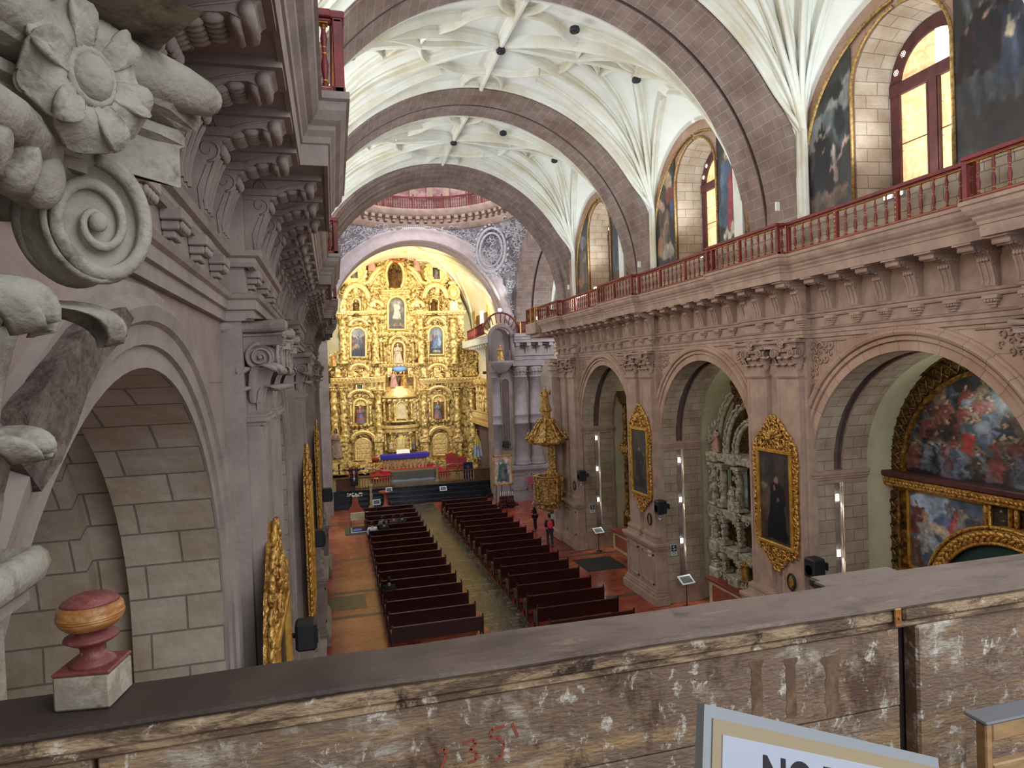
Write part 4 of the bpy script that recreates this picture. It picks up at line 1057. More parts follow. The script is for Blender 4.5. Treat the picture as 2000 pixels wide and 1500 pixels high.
for k in range(96):
    a = .2+(pi-.4)*k/95
    if bal is None:
        b = MB(); lathe(b, [(.03,0),(.02,.1),(.035,.25),(.02,.4),(.03,.5),(.018,.6),(.03,.72)], (0,0,.07), 6); bal = build('baluster', b, 'gallery_red', t); bal.location = (rb*cos(a),rb*sin(a),0)
    else: inst(bal, t, (rb*cos(a),rb*sin(a),0))
for k in range(9):
    a = .2+(pi-.4)*k/8; b = MB(); box(b, -.05,.05,-.05,.05,0,.95); ell(b, (0,0,1.0), (.06,.06,.07), 8, 6); p_ = build('post', b, 'gallery_red', t); p_.location = (rb*cos(a),rb*sin(a),0)
# transept side arch on the right and what shows through it
mb = MB(); n = 36; TR = 5.35; TZ = 3.4; TC = 42.0; prof = [(TR+1.0,13.05),(TR,13.05),(TR,14.15),(TR+.13,14.15),(TR+.13,14.32),(TR,14.32),(TR,15.7)]
portal(mb, TC, TR, TZ, ZG, [(1.0,13.05),(0,13.05),(0,14.15),(.13,14.15),(.13,14.32),(0,14.32),(0,15.7)], 40)
ta = struct('trim_11', mb, 'stone_arch')
mb = MB(); portal(mb, TC, TR, TZ, ZG, [(.02,14.152),(.128,14.152),(.128,14.318),(.02,14.318)], 40); build('arch_groove', mb, 'arch_groove', ta)
mb = MB(); portal(mb, TC, TR, TZ, ZG, [(0,15.7),(.5,16.4),(1.2,17.6),(2.6,21.5)], 40); build('transept_vault', mb, 'plaster', ta)
for k in range(7):
    b = MB(); a = .15+.28*k; tube(b, [(15.9,TC+TR*.985*cos(a*.2),TZ+.3), (16.6,TC+(TR+.35)*cos(a*.55),TZ+(TR+.2)*sin(a*.55)), (18.5,TC+(TR+1.3)*cos(a),TZ+(TR+1.2)*sin(a))], .10, 5); build('rib', b, 'plaster_rib', ta)
mb = MB(); flat(mb, 21.5, 34, 52, FL, 13, -1); struct('wall_transept', mb, 'stone_grey')
# far pier between transept and chancel (right) and its twin (left)
def far_pier(name, x0, x1, s):
    mb = MB(); box(mb, x0, x1, YF, YF+2.4, FL, ZG)
    o = struct(name, mb, 'stone_grey' if False else 'stone_left')
    return o
fp = far_pier('wall_back_right', 11.25, 15.8, 1)
fpl = far_pier('wall_back_left', -4.0, RP(646,850,YF)[0], -1)
mat('stone_pier', (160,148,148), .85, col2=(138,128,128), nscale=2, bump=.3)
cx = [RP(p,800,YF-.4)[0] for p in (974,1018,1050)]
for k,(px_,r) in enumerate(((973,.30),(1020,.48),(1049,.45))):
    x,_ = RP(px_, 800, YF-.4); b = MB()
    lathe(b, [(r+.16,-6.85),(r+.16,-6.7),(r+.08,-6.6),(r+.12,-6.5),(r+.03,-6.35),(r,-6.2),(r,-3.85),(r+.05,-3.83),(r+.05,-3.72),(r+.02,-3.7),(r+.02,-3.25),(r+.05,-3.2),(r+.05,-3.1),(r,-3.08),(r*.93,-.45),(r+.04,-.42),(r+.04,-.33),(r,-.3)], (x,YF-.05,0), 24)
    co = build('column', b, 'stone_pier', fp, 'round grey engaged column')
    b = MB(); lathe(b, [(r*.9,-.33),(r*.95,0),(r+.2,.35),(r+.05,.36)], (x,YF-.05,0), 20)
    for row,(z0,h) in enumerate(((-.30,.35),(-.12,.42))):
        for q in range(7):
            a = pi+pi*(q+.5*(row))/6.; d = Vector((cos(a),sin(a),0)); leaf_mesh(b, Vector((x,YF-.05,z0))+d*r*.92, d, (-d.y,d.x,0), h, .26, .30, nu=4, nv=6)
    box(b, x-r-.18,x+r+.18,YF-.05-r-.18,YF,.40,.60); build('column_capital', b, 'stone_pier', co)
b = MB(); bbox(b, 11.2,15.6,YF-.75,YF+.1,FL,-6.95,.03)
for e,z0,z1 in ((.15,FL,FL+.35),(.06,FL+.35,FL+.5),(.08,-7.2,-7.1),(.14,-7.1,-6.86)): box(b, 11.2-e,15.6+e,YF-.75-e,YF+.1,z0,z1)
for xa,xb in ((12.1,13.3),(13.6,15.1)):
    for q in ((xa,xb,FL+.8,FL+.88),(xa,xb,-7.5,-7.42),(xa,xa+.08,FL+.8,-7.42),(xb-.08,xb,FL+.8,-7.42)): box(b, q[0],q[1],YF-.79,YF-.7,q[2],q[3])
build('pedestal', b, 'stone_pier', fp)
# niche with rounded head between the columns
xn,_ = RP(988,800,YF); b = MB()
poly = [(xn-.33,-5.6),(xn+.33,-5.6),(xn+.33,-.8)]+[(xn+.33*cos(a),-.8+.33*sin(a)) for a in [pi*k/10 for k in range(11)]]+[(xn-.33,-.8)]
tube(b, [(p[0],YF-.03,p[1]) for p in poly], .05, 5, True); build('niche_moulding', b, 'stone_pier', fp)
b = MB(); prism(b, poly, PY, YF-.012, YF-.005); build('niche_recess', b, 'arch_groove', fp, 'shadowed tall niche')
# entablature of the far pier
b = MB()
for (o,z0,z1) in ((.02,.60,.85),(.08,.85,.92),(.02,.92,1.9),(.14,1.15,1.28),(.35,1.95,2.1),(.80,2.1,2.32),(.9,2.32,2.5),(1.0,2.5,2.75)): box(b, 12.7,15.9,YF-.05-o,YF+.3,z0,z1)
for k in range(4):
    x = 12.95+k*.85; box(b, x-.15,x+.15,YF-.75,YF,1.85,2.1); prism(b, [(YF,1.25),(YF-.12,1.25),(YF-.15,1.5),(YF-.33,1.85),(YF-.33,1.95),(YF,1.95)], PX, x-.13, x+.13)
build('entablature', b, 'stone_pier', fp)
balustrade_me = None
# ================================================================ PEWS
mat_gold('gold_carved', (236,200,124), (190,146,78), (80,54,28), .4, .45, 9, 1., .04)
mat_gold('gold_frame', (232,190,108), (198,148,70), (92,60,28), .38, .55, 16, .8, .02)
mat('skin', (176,128,104), .6); mat('hair', (24,20,18), .7); mat('cloth_black', (26,26,30), .85); mat('cloth_dark', (38,34,38), .85); mat('cloth_white', (214,216,222), .8)
mat('cloth_red', (206,48,62), .7); mat('denim', (44,48,64), .85); mat('cloth_grey', (104,104,104), .85); mat('cloth_brown', (84,52,44), .85)
mat('cream_panel', (206,192,150), .7, col2=(186,164,122), nscale=3); mat('red_top', (128,54,46), .5); mat('rust', (150,80,60), .6)
mat('alum', (176,178,180), .35, .7); mat('mat_black', (44,42,38), .9, col2=(34,33,30), nscale=30)
def make_pew(L_):
    t = thing('pew', 'dark wooden pew', 'pew'); h = L_/2
    b = MB(); prism(b, [(0,.42),(.045,.42),(-.015,.90),(-.055,.90)], PX, -h+.05, h-.05)
    for k in (-1/3.,1/3.): prism(b, [(-.02,.42),(0,.42),(-.055,.90),(-.075,.90)], PX, k*h-.03, k*h+.03)
    build('backrest', b, 'pew_wood', t)
    b = MB(); bbox(b, -h+.03,h-.03,-.085,-.005,.89,.94,.012); build('top_rail', b, 'pew_wood', t)
    b = MB(); bbox(b, -h+.04,h-.04,.0,.43,.42,.455,.01); build('seat', b, 'pew_wood', t)
    b = MB(); bbox(b, -h+.04,h-.04,-.30,-.16,.19,.225,.01); box(b, -h+.04,h-.04,-.03,-.005,.12,.24)
    for k in (-.33,0,.33): box(b, k*L_-.03,k*L_+.03,-.26,-.2,0,.19); lathe(b, [(.03,0),(.035,.03),(.0,.05)], (k*L_,-.23,.225), 6)
    build('kneeler', b, 'pew_wood', t)
    for s in (-1,1):
        b = MB(); x0, x1 = sorted((s*h, s*(h-.05)))
        poly = [(-.09,0),(.02,0),(.03,.30),(.40,.30),(.40,0),(.47,0),(.47,.36),(.50,.55),(.50,.62),(.44,.66),(.30,.63),(.14,.62),(.05,.66),(-.02,.78),(-.05,.98),(-.10,.98),(-.10,.75),(-.07,.5)]
        prism(b, poly, PX, x0, x1); bbox(b, x0-.012,x1+.012,-.11,-.03,.97,.99,.004); ell(b, ((x0+x1)/2,-.07,1.02), (.026,.026,.035), 8, 6)
        sweep(b, [(0+(x0+x1)/2,.02,.665),((x0+x1)/2,.3,.65),((x0+x1)/2,.46,.67),((x0+x1)/2,.52,.62)], [(-.035,-.012),(.035,-.012),(.035,.012),(-.035,.012)])
        box(b, x0,x1,-.30,.47,0,.05)
        build('end_panel', b, 'pew_wood', t)
    return t
ordn = ['rearmost','second','third','fourth','fifth','sixth','seventh','eighth','ninth','tenth','eleventh','twelfth','thirteenth','fourteenth','fifteenth','sixteenth','seventeenth','eighteenth']
pewL = make_pew(3.16); pewR = make_pew(3.12)
PLY = [22.82+1.342*k for k in range(17)]; PRY = [21.50+1.36*k for k in range(18)]
for k,y in enumerate(PLY):
    o = pewL if k==0 else dup(pewL); o.location = (3.12,y,FL); o['group'] = 'pews left of the aisle'
    o['label'] = 'dark wooden pew, %s row from the back in the block left of the aisle' % ordn[k]
for k,y in enumerate(PRY):
    o = pewR if k==0 else dup(pewR); o.location = (8.22,y,FL); o['group'] = 'pews right of the aisle'
    o['label'] = 'dark wooden pew, %s row from the back in the block right of the aisle' % ordn[k]
# ================================================================ PEOPLE
def skin_mesh(chains, sub=1):
    """chains: joints dict name->(co,r), edges list; returns MB-able (verts,faces)"""
    J, E = chains; me = bpy.data.meshes.new('sk'); names = list(J); me.from_pydata([J[n][0] for n in names], [(names.index(a),names.index(b)) for a,b in E], [])
    o = bpy.data.objects.new('sk', me); C.objects.link(o)
    md = o.modifiers.new('s','SKIN'); md.use_smooth_shade = True
    for i,n in enumerate(names):
        r = J[n][1]; r = r if hasattr(r,'__len__') else (r,r); me.skin_vertices[0].data[i].radius = r; me.skin_vertices[0].data[i].use_root = (i==0)
    if sub: o.modifiers.new('u','SUBSURF').levels = sub
    dg = bpy.context.evaluated_depsgraph_get(); dg.update(); ev = o.evaluated_get(dg); m2 = bpy.data.meshes.new_from_object(ev)
    vs = [tuple(v.co) for v in m2.vertices]; fs = [tuple(p.vertices) for p in m2.polygons]
    bpy.data.objects.remove(o); bpy.data.meshes.remove(me); bpy.data.meshes.remove(m2); return vs, fs
def person(label, loc, rz, pose, top, legs, hair='hair', scale=1., arms='down', extra=None, group=None, headturn=0, bald=False, mask=False):
    t = thing('person', label, 'person', loc, rz, group); t.scale = (scale,)*3
    # local: faces -y ... facing direction +y
    if pose=='stand':
        hip = .92; J = {'pelvis':((0,0,.95),(.15,.11)),'waist':((0,.0,1.10),(.14,.10)),'chest':((0,-.01,1.30),(.17,.12)),'neck':((0,.0,1.48),.055),'headb':((0,.02,1.55),.06)}
        for s,n in ((-1,'l'),(1,'r')): J.update({'hip'+n:((s*.10,0,.88),.10),'knee'+n:((s*.11,.02,.50),.06),'ank'+n:((s*.12,-.02,.09),.042),'toe'+n:((s*.14,.14,.035),.035)})
    else:
        J = {'pelvis':((0,0,.56),(.16,.13)),'waist':((0,.02,.74),(.15,.11)),'chest':((0,.05,.94),(.17,.12)),'neck':((0,.09,1.12),.055),'headb':((0,.12,1.19),.06)}
        for s,n in ((-1,'l'),(1,'r')): J.update({'hip'+n:((s*.11,.06,.54),.10),'knee'+n:((s*.13,.44,.53),.065),'ank'+n:((s*.13,.42,.09),.045),'toe'+n:((s*.14,.58,.04),.035)})
    zc = J['chest'][0][2]; yc = J['chest'][0][1]
    for s,n in ((-1,'l'),(1,'r')):
        sh = (s*.19,yc,zc+.09); J['sh'+n] = (sh,.065)
        if arms=='down': el = (s*.25,yc-.02,zc-.20); wr = (s*.24,yc+.08,zc-.43)
        elif arms=='crossed': el = (s*.25,yc+.04,zc-.18); wr = (-s*.06,yc+.22,zc-.12-.04*s)
        else: el = (s*.23,yc+.06,zc-.20); wr = (s*.08,yc+.28,zc-.28)
        J['el'+n] = (el,.045); J['wr'+n] = (wr,.028)
        d = (Vector(wr)-Vector(el)).normalized(); pm = Vector(wr)+d*.07; J['pm'+n] = (tuple(pm),(.036,.020))
        sd = d.cross(Vector((0,1,0)) if abs(d.y)<.8 else Vector((0,0,1))).normalized()
        for q in range(4):
            J['f%d%s'%(q,n)] = (tuple(pm+sd*(.024*(q-1.5))+d*(.045)),.010); J['g%d%s'%(q,n)] = (tuple(pm+sd*(.024*(q-1.5))+d*(.085-.008*abs(q-1.5))+Vector((0,.01,-.008))),.008)
        J['th%s'%n] = (tuple(Vector(wr)+d*.05+sd*.045*s+Vector((0,.02,0))),.010)
    E = [('pelvis','waist'),('waist','chest'),('chest','neck'),('neck','headb')]
    for n in 'lr':
        E += [('pelvis','hip'+n),('hip'+n,'knee'+n),('knee'+n,'ank'+n),('ank'+n,'toe'+n),('chest','sh'+n),('sh'+n,'el'+n),('el'+n,'wr'+n),('wr'+n,'pm'+n),('wr'+n,'th'+n)]
        for q in range(4): E += [('pm'+n,'f%d%s'%(q,n)),('f%d%s'%(q,n),'g%d%s'%(q,n))]
    b = MB(); vs, fs = skin_mesh((J,E)); b.add(vs, fs, smooth=True)
    hb = Vector(J['headb'][0])+Vector((0,.02,.09)); Rh = Matrix.Rotation(headturn,3,'Z')
    def H(x,y,z): return hb+Rh@Vector((x,y,z))
    ell(b, hb, (.075,.095,.115), 14, 10, Rh)
    ell(b, H(0,.098,-.01), (.014,.022,.026), 6, 5)
    for s in (-1,1): ell(b, H(s*.077,.0,-.01), (.012,.022,.032), 6, 5)
    ell(b, H(0,.088,-.055), (.026,.01,.008), 6, 4)
    body = build('body', b, 'skin', t)
    b = MB()
    for s in (-1,1): ell(b, H(s*.03,.088,.012), (.012,.008,.008), 6, 4)
    build('eyes', b, 'black_paint', t)
    if not bald:
        b = MB(); ell(b, H(0,-.02,.03), (.086,.096,.105), 14, 10, Rh); ell(b, H(0,-.05,-.04), (.07,.06,.07), 10, 8); build('hair', b, hair, t)
    if mask: b = MB(); ell(b, H(0,.065,-.045), (.06,.045,.042), 10, 8, Rh); build('face_mask', b, 'cloth_white', t, 'white face mask')
    # clothes: thicker skins
    def cloth(keys, ed, add, m, nm, sub=1, over=None):
        JJ = {}
        for k in keys:
            co, r = J[k]; r = r if hasattr(r,'__len__') else (r,r); JJ[k] = (co,(r[0]+add,r[1]+add))
        if over: JJ.update(over)
        b = MB(); vs, fs = skin_mesh((JJ,[e for e in ed if e[0] in JJ and e[1] in JJ])); b.add(vs, fs, smooth=True); return build(nm, b, m, t)
    hem = {'hem':((0,J['pelvis'][0][1]-.01,J['pelvis'][0][2]-.10 if pose=='stand' else J['pelvis'][0][2]-.02),(.19,.14))}
    cloth(['chest','waist','pelvis','shl','shr','ell','elr','wrl','wrr'], E+[('pelvis','hem')], .022 if pose=='stand' else .045, top, 'jacket', over=hem)
    b = MB(); c = J['neck'][0]; lathe(b, [(.085,-.08),(.075,-.02),(.065,.01),(.06,.0)], c, 12); build('collar', b, top, t)
    cloth(['pelvis','hipl','hipr','kneel','kneer','ankl','ankr'], E, .016, legs, 'trousers')
    for n in 'lr':
        a = Vector(J['ank'+n][0]); q = Vector(J['toe'+n][0]); b = MB(); ell(b, (a.lerp(q,.6)).to_tuple()[:2]+(.045,), (.05,.13,.045), 10, 6); build('shoe', b, 'black_plastic', t)
    if extra: extra(t, J)
    return t
def backpack(t, J):
    c = Vector(J['chest'][0])+Vector((0,-.22,-.08)); b = MB(); ell(b, c, (.16,.10,.24), 14, 12); p_ = build('backpack', b, 'cloth_red', t, 'red backpack on the back')
    b = MB(); ell(b, c+Vector((0,-.07,-.10)), (.11,.06,.10), 12, 8); build('front_pocket', b, 'cloth_red', p_)
    b = MB()
    for s in (-1,1): tube(b, [c+Vector((s*.10,.05,.18)),c+Vector((s*.13,.20,.24)),c+Vector((s*.15,.36,.10)),c+Vector((s*.15,.20,-.15))], .016, 5)
    build('strap', b, 'black_plastic', p_)
def hood(t, J):
    c = Vector(J['neck'][0])+Vector((0,-.09,-.02)); b = MB(); ell(b, c, (.12,.08,.07), 12, 8); build('hood', b, 'cloth_grey', t, 'grey hood lying on the shoulders')
x,y = RZ(1040,1040,FL); person('bald person in black jacket with arms crossed and white mask, standing beyond the right pews', (x+.25,y+.2,FL), radians(60), 'stand', 'cloth_black','cloth_black', scale=1.02, arms='crossed', bald=True, mask=True, headturn=.5)
x,y = RZ(1073,1068,FL); person('dark haired person with a red backpack seen from behind, standing beside the pulpit', (x+.05,y,FL), radians(-8), 'stand', 'cloth_dark','denim', scale=1.0, arms='fold', extra=lambda t,J:(backpack(t,J),hood(t,J)))
def seat(px, py, row, label, top, **k):
    x,_ = RP(px,py,PLY[row]+.2); person(label, (x,PLY[row]+.12,FL), radians(k.pop('rz',0)), 'sit', top, 'cloth_dark', arms='fold', **k)
seat(727,1020,11,'person in a white jacket sitting at the left end of a pew','cloth_white')
seat(750,1022,11,'person in black sitting right of the one in the white jacket','cloth_black')
seat(748,1015,12,'person in grey sitting one pew ahead of the white jacket','cloth_grey')
seat(769,1013,12,'person in brown sitting between two others in the left pews','cloth_brown')
seat(785,1012,12,'person in a dark top with pale collar sitting towards the aisle','cloth_dark')
seat(760,1143,3,'person in black sitting alone near the back of the left pews','cloth_black')
# ================================================================ GILDED PICTURES ON THE PIERS
def pier_picture(name, s, x, yc, label, cvkind, dz=0):
    t = thing(name, label, 'picture', (x,yc,-5.95), 0, None)
    Y = lambda u: s*u    # u positive to the left as the viewer sees it on the right wall
    z0, z1 = .82, 3.38; W2 = .68       # canvas
    if s>0: fn = lambda u,v: (-.075,(W2-2*W2*u),z0+(z1-z0)*v)
    else: fn = lambda u,v: (.075,(-W2+2*W2*u),z0+(z1-z0)*v)
    cv = Canvas(54,100,(76,60,46),cvkind*5+2,(50,42,36)); cv.asp = 1.95
    if cvkind==0:
        cv.e(.2,.45,.3,.3,(92,64,46),soft=.8); cv.fig(.55,.04,.78,(10,10,12),.24,skin=(150,106,80),inner=(20,19,22)); cv.p([(.14,.84),(.17,.84),(.22,.62),(.19,.62)],(92,60,40)); cv.p([(.08,.79),(.24,.80),(.24,.78),(.08,.77)],(92,60,40)); cv.e(.12,.62,.08,.05,(120,112,96)); cv.e(.5,.60,.05,.02,(160,120,94)); cv.e(.85,.6,.05,.12,(90,34,28))
    else:
        cv.e(.6,.6,.4,.3,(72,52,40),soft=.8); cv.fig(.45,.10,.70,(10,10,12),.26,skin=(150,104,78)); cv.e(.7,.35,.12,.12,(70,40,32)); cv.e(.25,.2,.15,.06,(70,54,40)); cv.e(.75,.62,.07,.05,(110,80,60))
    canvas_obj('canvas', cv, fn, lambda u,v: True, t)
    sg = -1 if s>0 else 1
    X = lambda d: sg*d
    def bx(b, u0,u1,za,zb,d0,d1): a,b_ = sorted((X(d0),X(d1))); bbox(b,a,b_,u0,u1,za,zb,.015)
    b = MB()
    for (u0,u1,za,zb) in ((-W2-.10,W2+.10,z1,z1+.10),(-W2-.10,W2+.10,z0-.10,z0),(-W2-.10,-W2,z0,z1),(W2,W2+.10,z0,z1)): bx(b,u0,u1,za,zb,.02,.14)
    build('inner_moulding', b, 'gilt', t)
    # backing outline
    out = [(-.86,.66),(-.93,1.2),(-.90,2.2),(-.96,3.0),(-.97,3.35),(-.86,3.62),(-.70,3.9),(-.50,4.02),(-.34,4.25),(-.14,4.38),(0,4.46),(.14,4.38),(.34,4.25),(.50,4.02),(.70,3.9),(.86,3.62),(.97,3.35),(.96,3.0),(.90,2.2),(.93,1.2),(.86,.66),(.66,.52),(.44,.46),(.28,.24),(.12,.08),(0,0),(-.12,.08),(-.28,.24),(-.44,.46),(-.66,.52)]
    b = MB(); prism(b, out, PX, X(.0), X(.05)); build('back_board', b, 'gold_frame', t)
    rr = random.Random(cvkind+3); b = MB(); n = len(out)
    def inside(u,z):
        c_ = False
        for i in range(n):
            x0,y0 = out[i]; x1,y1 = out[(i+1)%n]
            if (y0>z)!=(y1>z) and u < (x1-x0)*(z-y0)/(y1-y0)+x0: c_ = not c_
        return c_ and not (abs(u)<W2+.08 and z0-.08<z<z1+.08)
    Nn = (X(1),0,0)
    for i in range(n):                       # rolled edge leaves
        p, q = out[i], out[(i+1)%n]; L_ = math.dist(p,q); k_ = max(1,int(L_/.13)); ang = math.atan2(q[1]-p[1],q[0]-p[0])
        for j in range(k_):
            tt = (j+.5)/k_; leafblob(b, (X(.07),p[0]+(q[0]-p[0])*tt,p[1]+(q[1]-p[1])*tt), (0,1,0),(0,0,1),Nn, .10,.045, ang+rr.uniform(-.5,.9))
    build('carved_edge', b, 'gold_frame', t)
    b = MB()
    for u in [i*.125-1 for i in range(17)]:
        for z in [j*.125 for j in range(37)]:
            uu = u+rr.uniform(-.03,.03); zz = z+rr.uniform(-.03,.03)
            if not inside(uu,zz): continue
            if rr.random()<.55: scroll(b, (X(.08),uu,zz), (0,1,0),(0,0,1), rr.uniform(.06,.11), 1.0, .26, rr.choice((-1,1)), rr.random()*6.3, 5, 9)
            else: leafblob(b, (X(.09),uu,zz), (0,1,0),(0,0,1),Nn, rr.uniform(.06,.12), .035, rr.random()*6.3)
    build('carved_scrolls', b, 'gold_frame', t)
    b = MB()      # oval shell in the crest
    for q in range(9): a = pi*q/8; leafblob(b, (X(.12),.0+.22*cos(a),3.78+.20*sin(a)), (0,1,0),(0,0,1),Nn, .13,.05, a)
    for sy in (-1,1): scroll(b, (X(.12),sy*.42,3.72),(0,1,0),(0,0,1),.20,1.3,.18,sy,pi/2,6,16)
    build('crest_shell', b, 'gold_frame', t)
    return t
pier_picture('gilded_picture', 1, XPR-.005, 16.50, 'large gilt framed painting of a black robed man, on the nearer right hand pier', 0)
pier_picture('gilded_picture', 1, XPR-.005, 25.20, 'gilt framed dark painting with pointed crest, on the farther right hand pier', 1)
pier_picture('gilded_picture', -1, XPL+.005, 7.55, 'carved gilt frame seen edge-on against the nearest left pilaster', 1)
pier_picture('gilded_picture', -1, XPL+.005, 16.3, 'carved gilt frame seen edge-on on the second left pilaster', 0)
pier_picture('gilded_picture', -1, XPL+.005, 25.0, 'carved gilt frame seen edge-on on the third left pilaster', 1)
# ---- loudspeakers, medallions
def speaker(x, y, z, s, label, sz=1.):
    t = thing('loudspeaker', label, 'loudspeaker', (x,y,z), 0); a = .19*sz; h = .26*sz
    b = MB(); bbox(b, -a,a,-a*1.05,a*1.05,-h,h,.04); build('cabinet', b, 'black_plastic', t)
    b = MB(); lathe(b, [(.13*sz,0),(.13*sz,.012),(.11*sz,.015),(.03*sz,.005),(.0,.012)], (-s*a,0,-.05*sz), 14, 'X'); build('driver', b, 'dark_metal', t)
    b = MB(); x0,x1 = sorted((s*a, s*(a+.16))); box(b, x0,x1,-.03,.03,-.03,.03); box(b, *sorted((s*(a+.13),s*(a+.16))),-.09,.09,-.1,.1); build('wall_bracket', b, 'dark_metal', t)
    return t
for (yy,z,l) in ((14.95,-5.42,'nearest'),(23.55,-5.42,'second'),(32.05,-5.40,'third')):
    o = speaker(11.98, yy, z, 1, 'black loudspeaker on the side of the %s right hand pier' % l); 
    b = MB(); tube(b, [(0,.0,-.26),(-.03,-.03,-.42)], .05, 8); lathe(b, [(.0,0),(.07,.02),(.08,.1),(.05,.14)], (-.04,-.03,-.55), 10); build('lamp', b, 'alum', o, 'small lamp hanging under the loudspeaker')
speaker(-.54, 10.35, -3.76, -1, 'black loudspeaker on the nearest left pier beside the gilt frame', .8)
speaker(-.56, 18.9, -4.3, -1, 'black loudspeaker on the second left pier', .85)
speaker(-.42, 27.6, -4.6, -1, 'black loudspeaker on the third left pier')
x,z = RP(988,868,YF-.7); speaker(x, YF-.75, z, 1, 'black loudspeaker between the grey columns by the chancel')
for yy,l in ((15.95,'nearer'),(24.6,'farther'),(33.3,'crossing')):
    t = thing('oval_medallion', 'small black and gilt oval medallion on the %s right hand pier' % l, 'medallion', (XPR-.02,yy,-6.1)); b = MB()
    tube(b, [(-.02,.15*cos(a),.22*sin(a)) for a in [2*pi*k/20 for k in range(20)]], .03, 6, True); build('oval_frame', b, 'black_plastic', t)
    b = MB(); prism(b, [(.13*cos(a),.20*sin(a)) for a in [2*pi*k/20 for k in range(20)]], PX, -.015, 0); build('plate', b, 'gold_frame', t)
# ================================================================ CHAPEL GROOVE LIGHTS, SIGNS, STANDS
mat('led', (255,255,250), .3, emit=((238,255,244),14))
mat('sign_white', (214,222,224), .5); mat('sign_green', (28,60,52), .5)
FONT = None
def text_obj(name, s, size, m, parent, loc, rot, align='CENTER', label=None, ex=.002, shear=0):
    cu = bpy.data.curves.new('txt','FONT'); cu.body = s; cu.size = size; cu.align_x = align; cu.align_y = 'CENTER'; cu.extrude = ex
    o = bpy.data.objects.new('txt', cu); C.objects.link(o); dg = bpy.context.evaluated_depsgraph_get(); dg.update()
    me = bpy.data.meshes.new_from_object(o.evaluated_get(dg)); bpy.data.objects.remove(o); bpy.data.curves.remove(cu)
    me.materials.clear(); me.materials.append(M[m]); o = bpy.data.objects.new(name, me); C.objects.link(o); o.location = loc; o.rotation_euler = rot
    if parent is not None: o.parent = parent
    if label: o['label'] = label
    return o
ORD = {0:'nearest',1:'middle',2:'farthest'}
for bay,(yc,zs_) in enumerate(zip(YB,((970,1078),(898,975,1055),(855,915,975)))):
    yj = yc+RA+.155
    for k,py in enumerate(zs_):
        _,z = RP((1655,1335,1170)[bay]+k*4, py, yj-.1)
        t = thing('groove_lamp', 'small bright lamp, %s in the jamb groove of the %s chapel arch' % (('topmost','second','third')[k],ORD[bay]), 'lamp', (13.12,yj,z))
        b = MB(); bbox(b, -.05,.05,-.07,-.0,-.07,.07,.01); build('housing', b, 'alum', t)
        b = MB(); box(b, -.045,.045,-.10,-.072,-.09,.09); build('lens', b, 'led', t)
        o = spot('groove_lamp_light', (13.12,yj-.10,z+.02), (0,.22,-1), 150, (.92,1,.92), 80, .03)
        o = spot('groove_lamp_light', (13.12,yj-.10,z-.02), (0,.22,1), 70, (.92,1,.92), 60, .03)
    point('chapel_light', (14.3,yc+.5,.0 if bay else -1.2), (14,16,34)[bay] if False else 22, (.92,1,.90), .25)
for bay,(px,py) in ((1,(1316,1074)),(2,(1157,993))):
    yj = YB[bay]+RA-.004; x,z = RP(px,py,yj); t = thing('safe_zone_sign', 'small green and white S sign on the jamb of the %s chapel' % ORD[bay], 'sign', (x,yj-.012,z))
    b = MB(); bbox(b, -.13,.13,-.008,.008,-.22,.22,.002); build('plate', b, 'sign_white', t)
    b = MB(); box(b, -.115,.115,-.012,-.008,-.06,.205); build('green_field', b, 'sign_green', t)
    text_obj('letter', 'S', .26, 'sign_white', t, (0,-.014,.07), (pi/2,0,0), label='white letter S')
    b = MB(); 
    for k in range(2): box(b, -.08,.08,-.012,-.008,-.12-.05*k,-.10-.05*k)
    build('caption_bars', b, 'sign_green', t)
x,z = RX(1266,1081,XPR-.2); t = thing('arrow_sign', 'tiny white sign with an arrow on the pedestal of the farther pier', 'sign', (XPR-.145,x,z)); b = MB(); box(b,-.012,0,-.13,.13,-.12,.12); build('plate', b, 'sign_white', t)
b = MB(); prism(b, [(.09,.02),(-.01,.02),(-.01,.07),(-.10,0),(-.01,-.07),(-.01,-.02),(.09,-.02)], PX, -.016, -.012); build('arrow', b, 'black_paint', t)
def info_stand(px, py, label, h=1.05, rz=0., w_=.36, top='sign_white', z0=FL, pole='dark_metal', tilt=35):
    x,y = RZ(px,py,z0); t = thing('information_stand', label, 'stand', (x,y,z0), rz)
    b = MB(); lathe(b, [(.16,0),(.16,.02),(.03,.035),(.0,.04)], (0,0,0), 16); build('base', b, pole, t)
    b = MB(); lathe(b, [(.018,.02),(.018,h)], (0,0,0), 8); build('pole', b, pole, t)
    b = MB(); b.M = Matrix.Translation((0,0,h))@Matrix.Rotation(radians(tilt),4,'X'); bbox(b, -w_/2,w_/2,-w_*.35,w_*.35,0,.02,.004); p_ = build('panel', b, top, t)
    b = MB(); b.M = Matrix.Translation((0,0,h))@Matrix.Rotation(radians(tilt),4,'X'); box(b, -w_*.38,w_*.38,-w_*.24,w_*.24,.021,.026); build('printed_sheet', b, 'cloth_grey', p_)
    return t
info_stand(1170,1076,'thin black information stand in front of the farthest chapel', rz=radians(10), w_=.55)
info_stand(1342,1185,'thin black information stand in front of the middle chapel', rz=radians(10), w_=.62)
b = MB(); x0,x1,y0,y1 = 11.0,12.95,29.05,31.1; box(b,x0,x1,y0,y1,FL+.003,FL+.018); tag(build('floor_mat', b, 'mat_black'), 'black rectangular mat on the red floor at the farthest chapel', 'mat')
b = MB(); box(b,13.2,14.6,43.2,45.2,FL+.003,FL+.018); tag(build('floor_mat', b, 'mat_black'), 'black mat on the floor beyond the pulpit', 'mat')
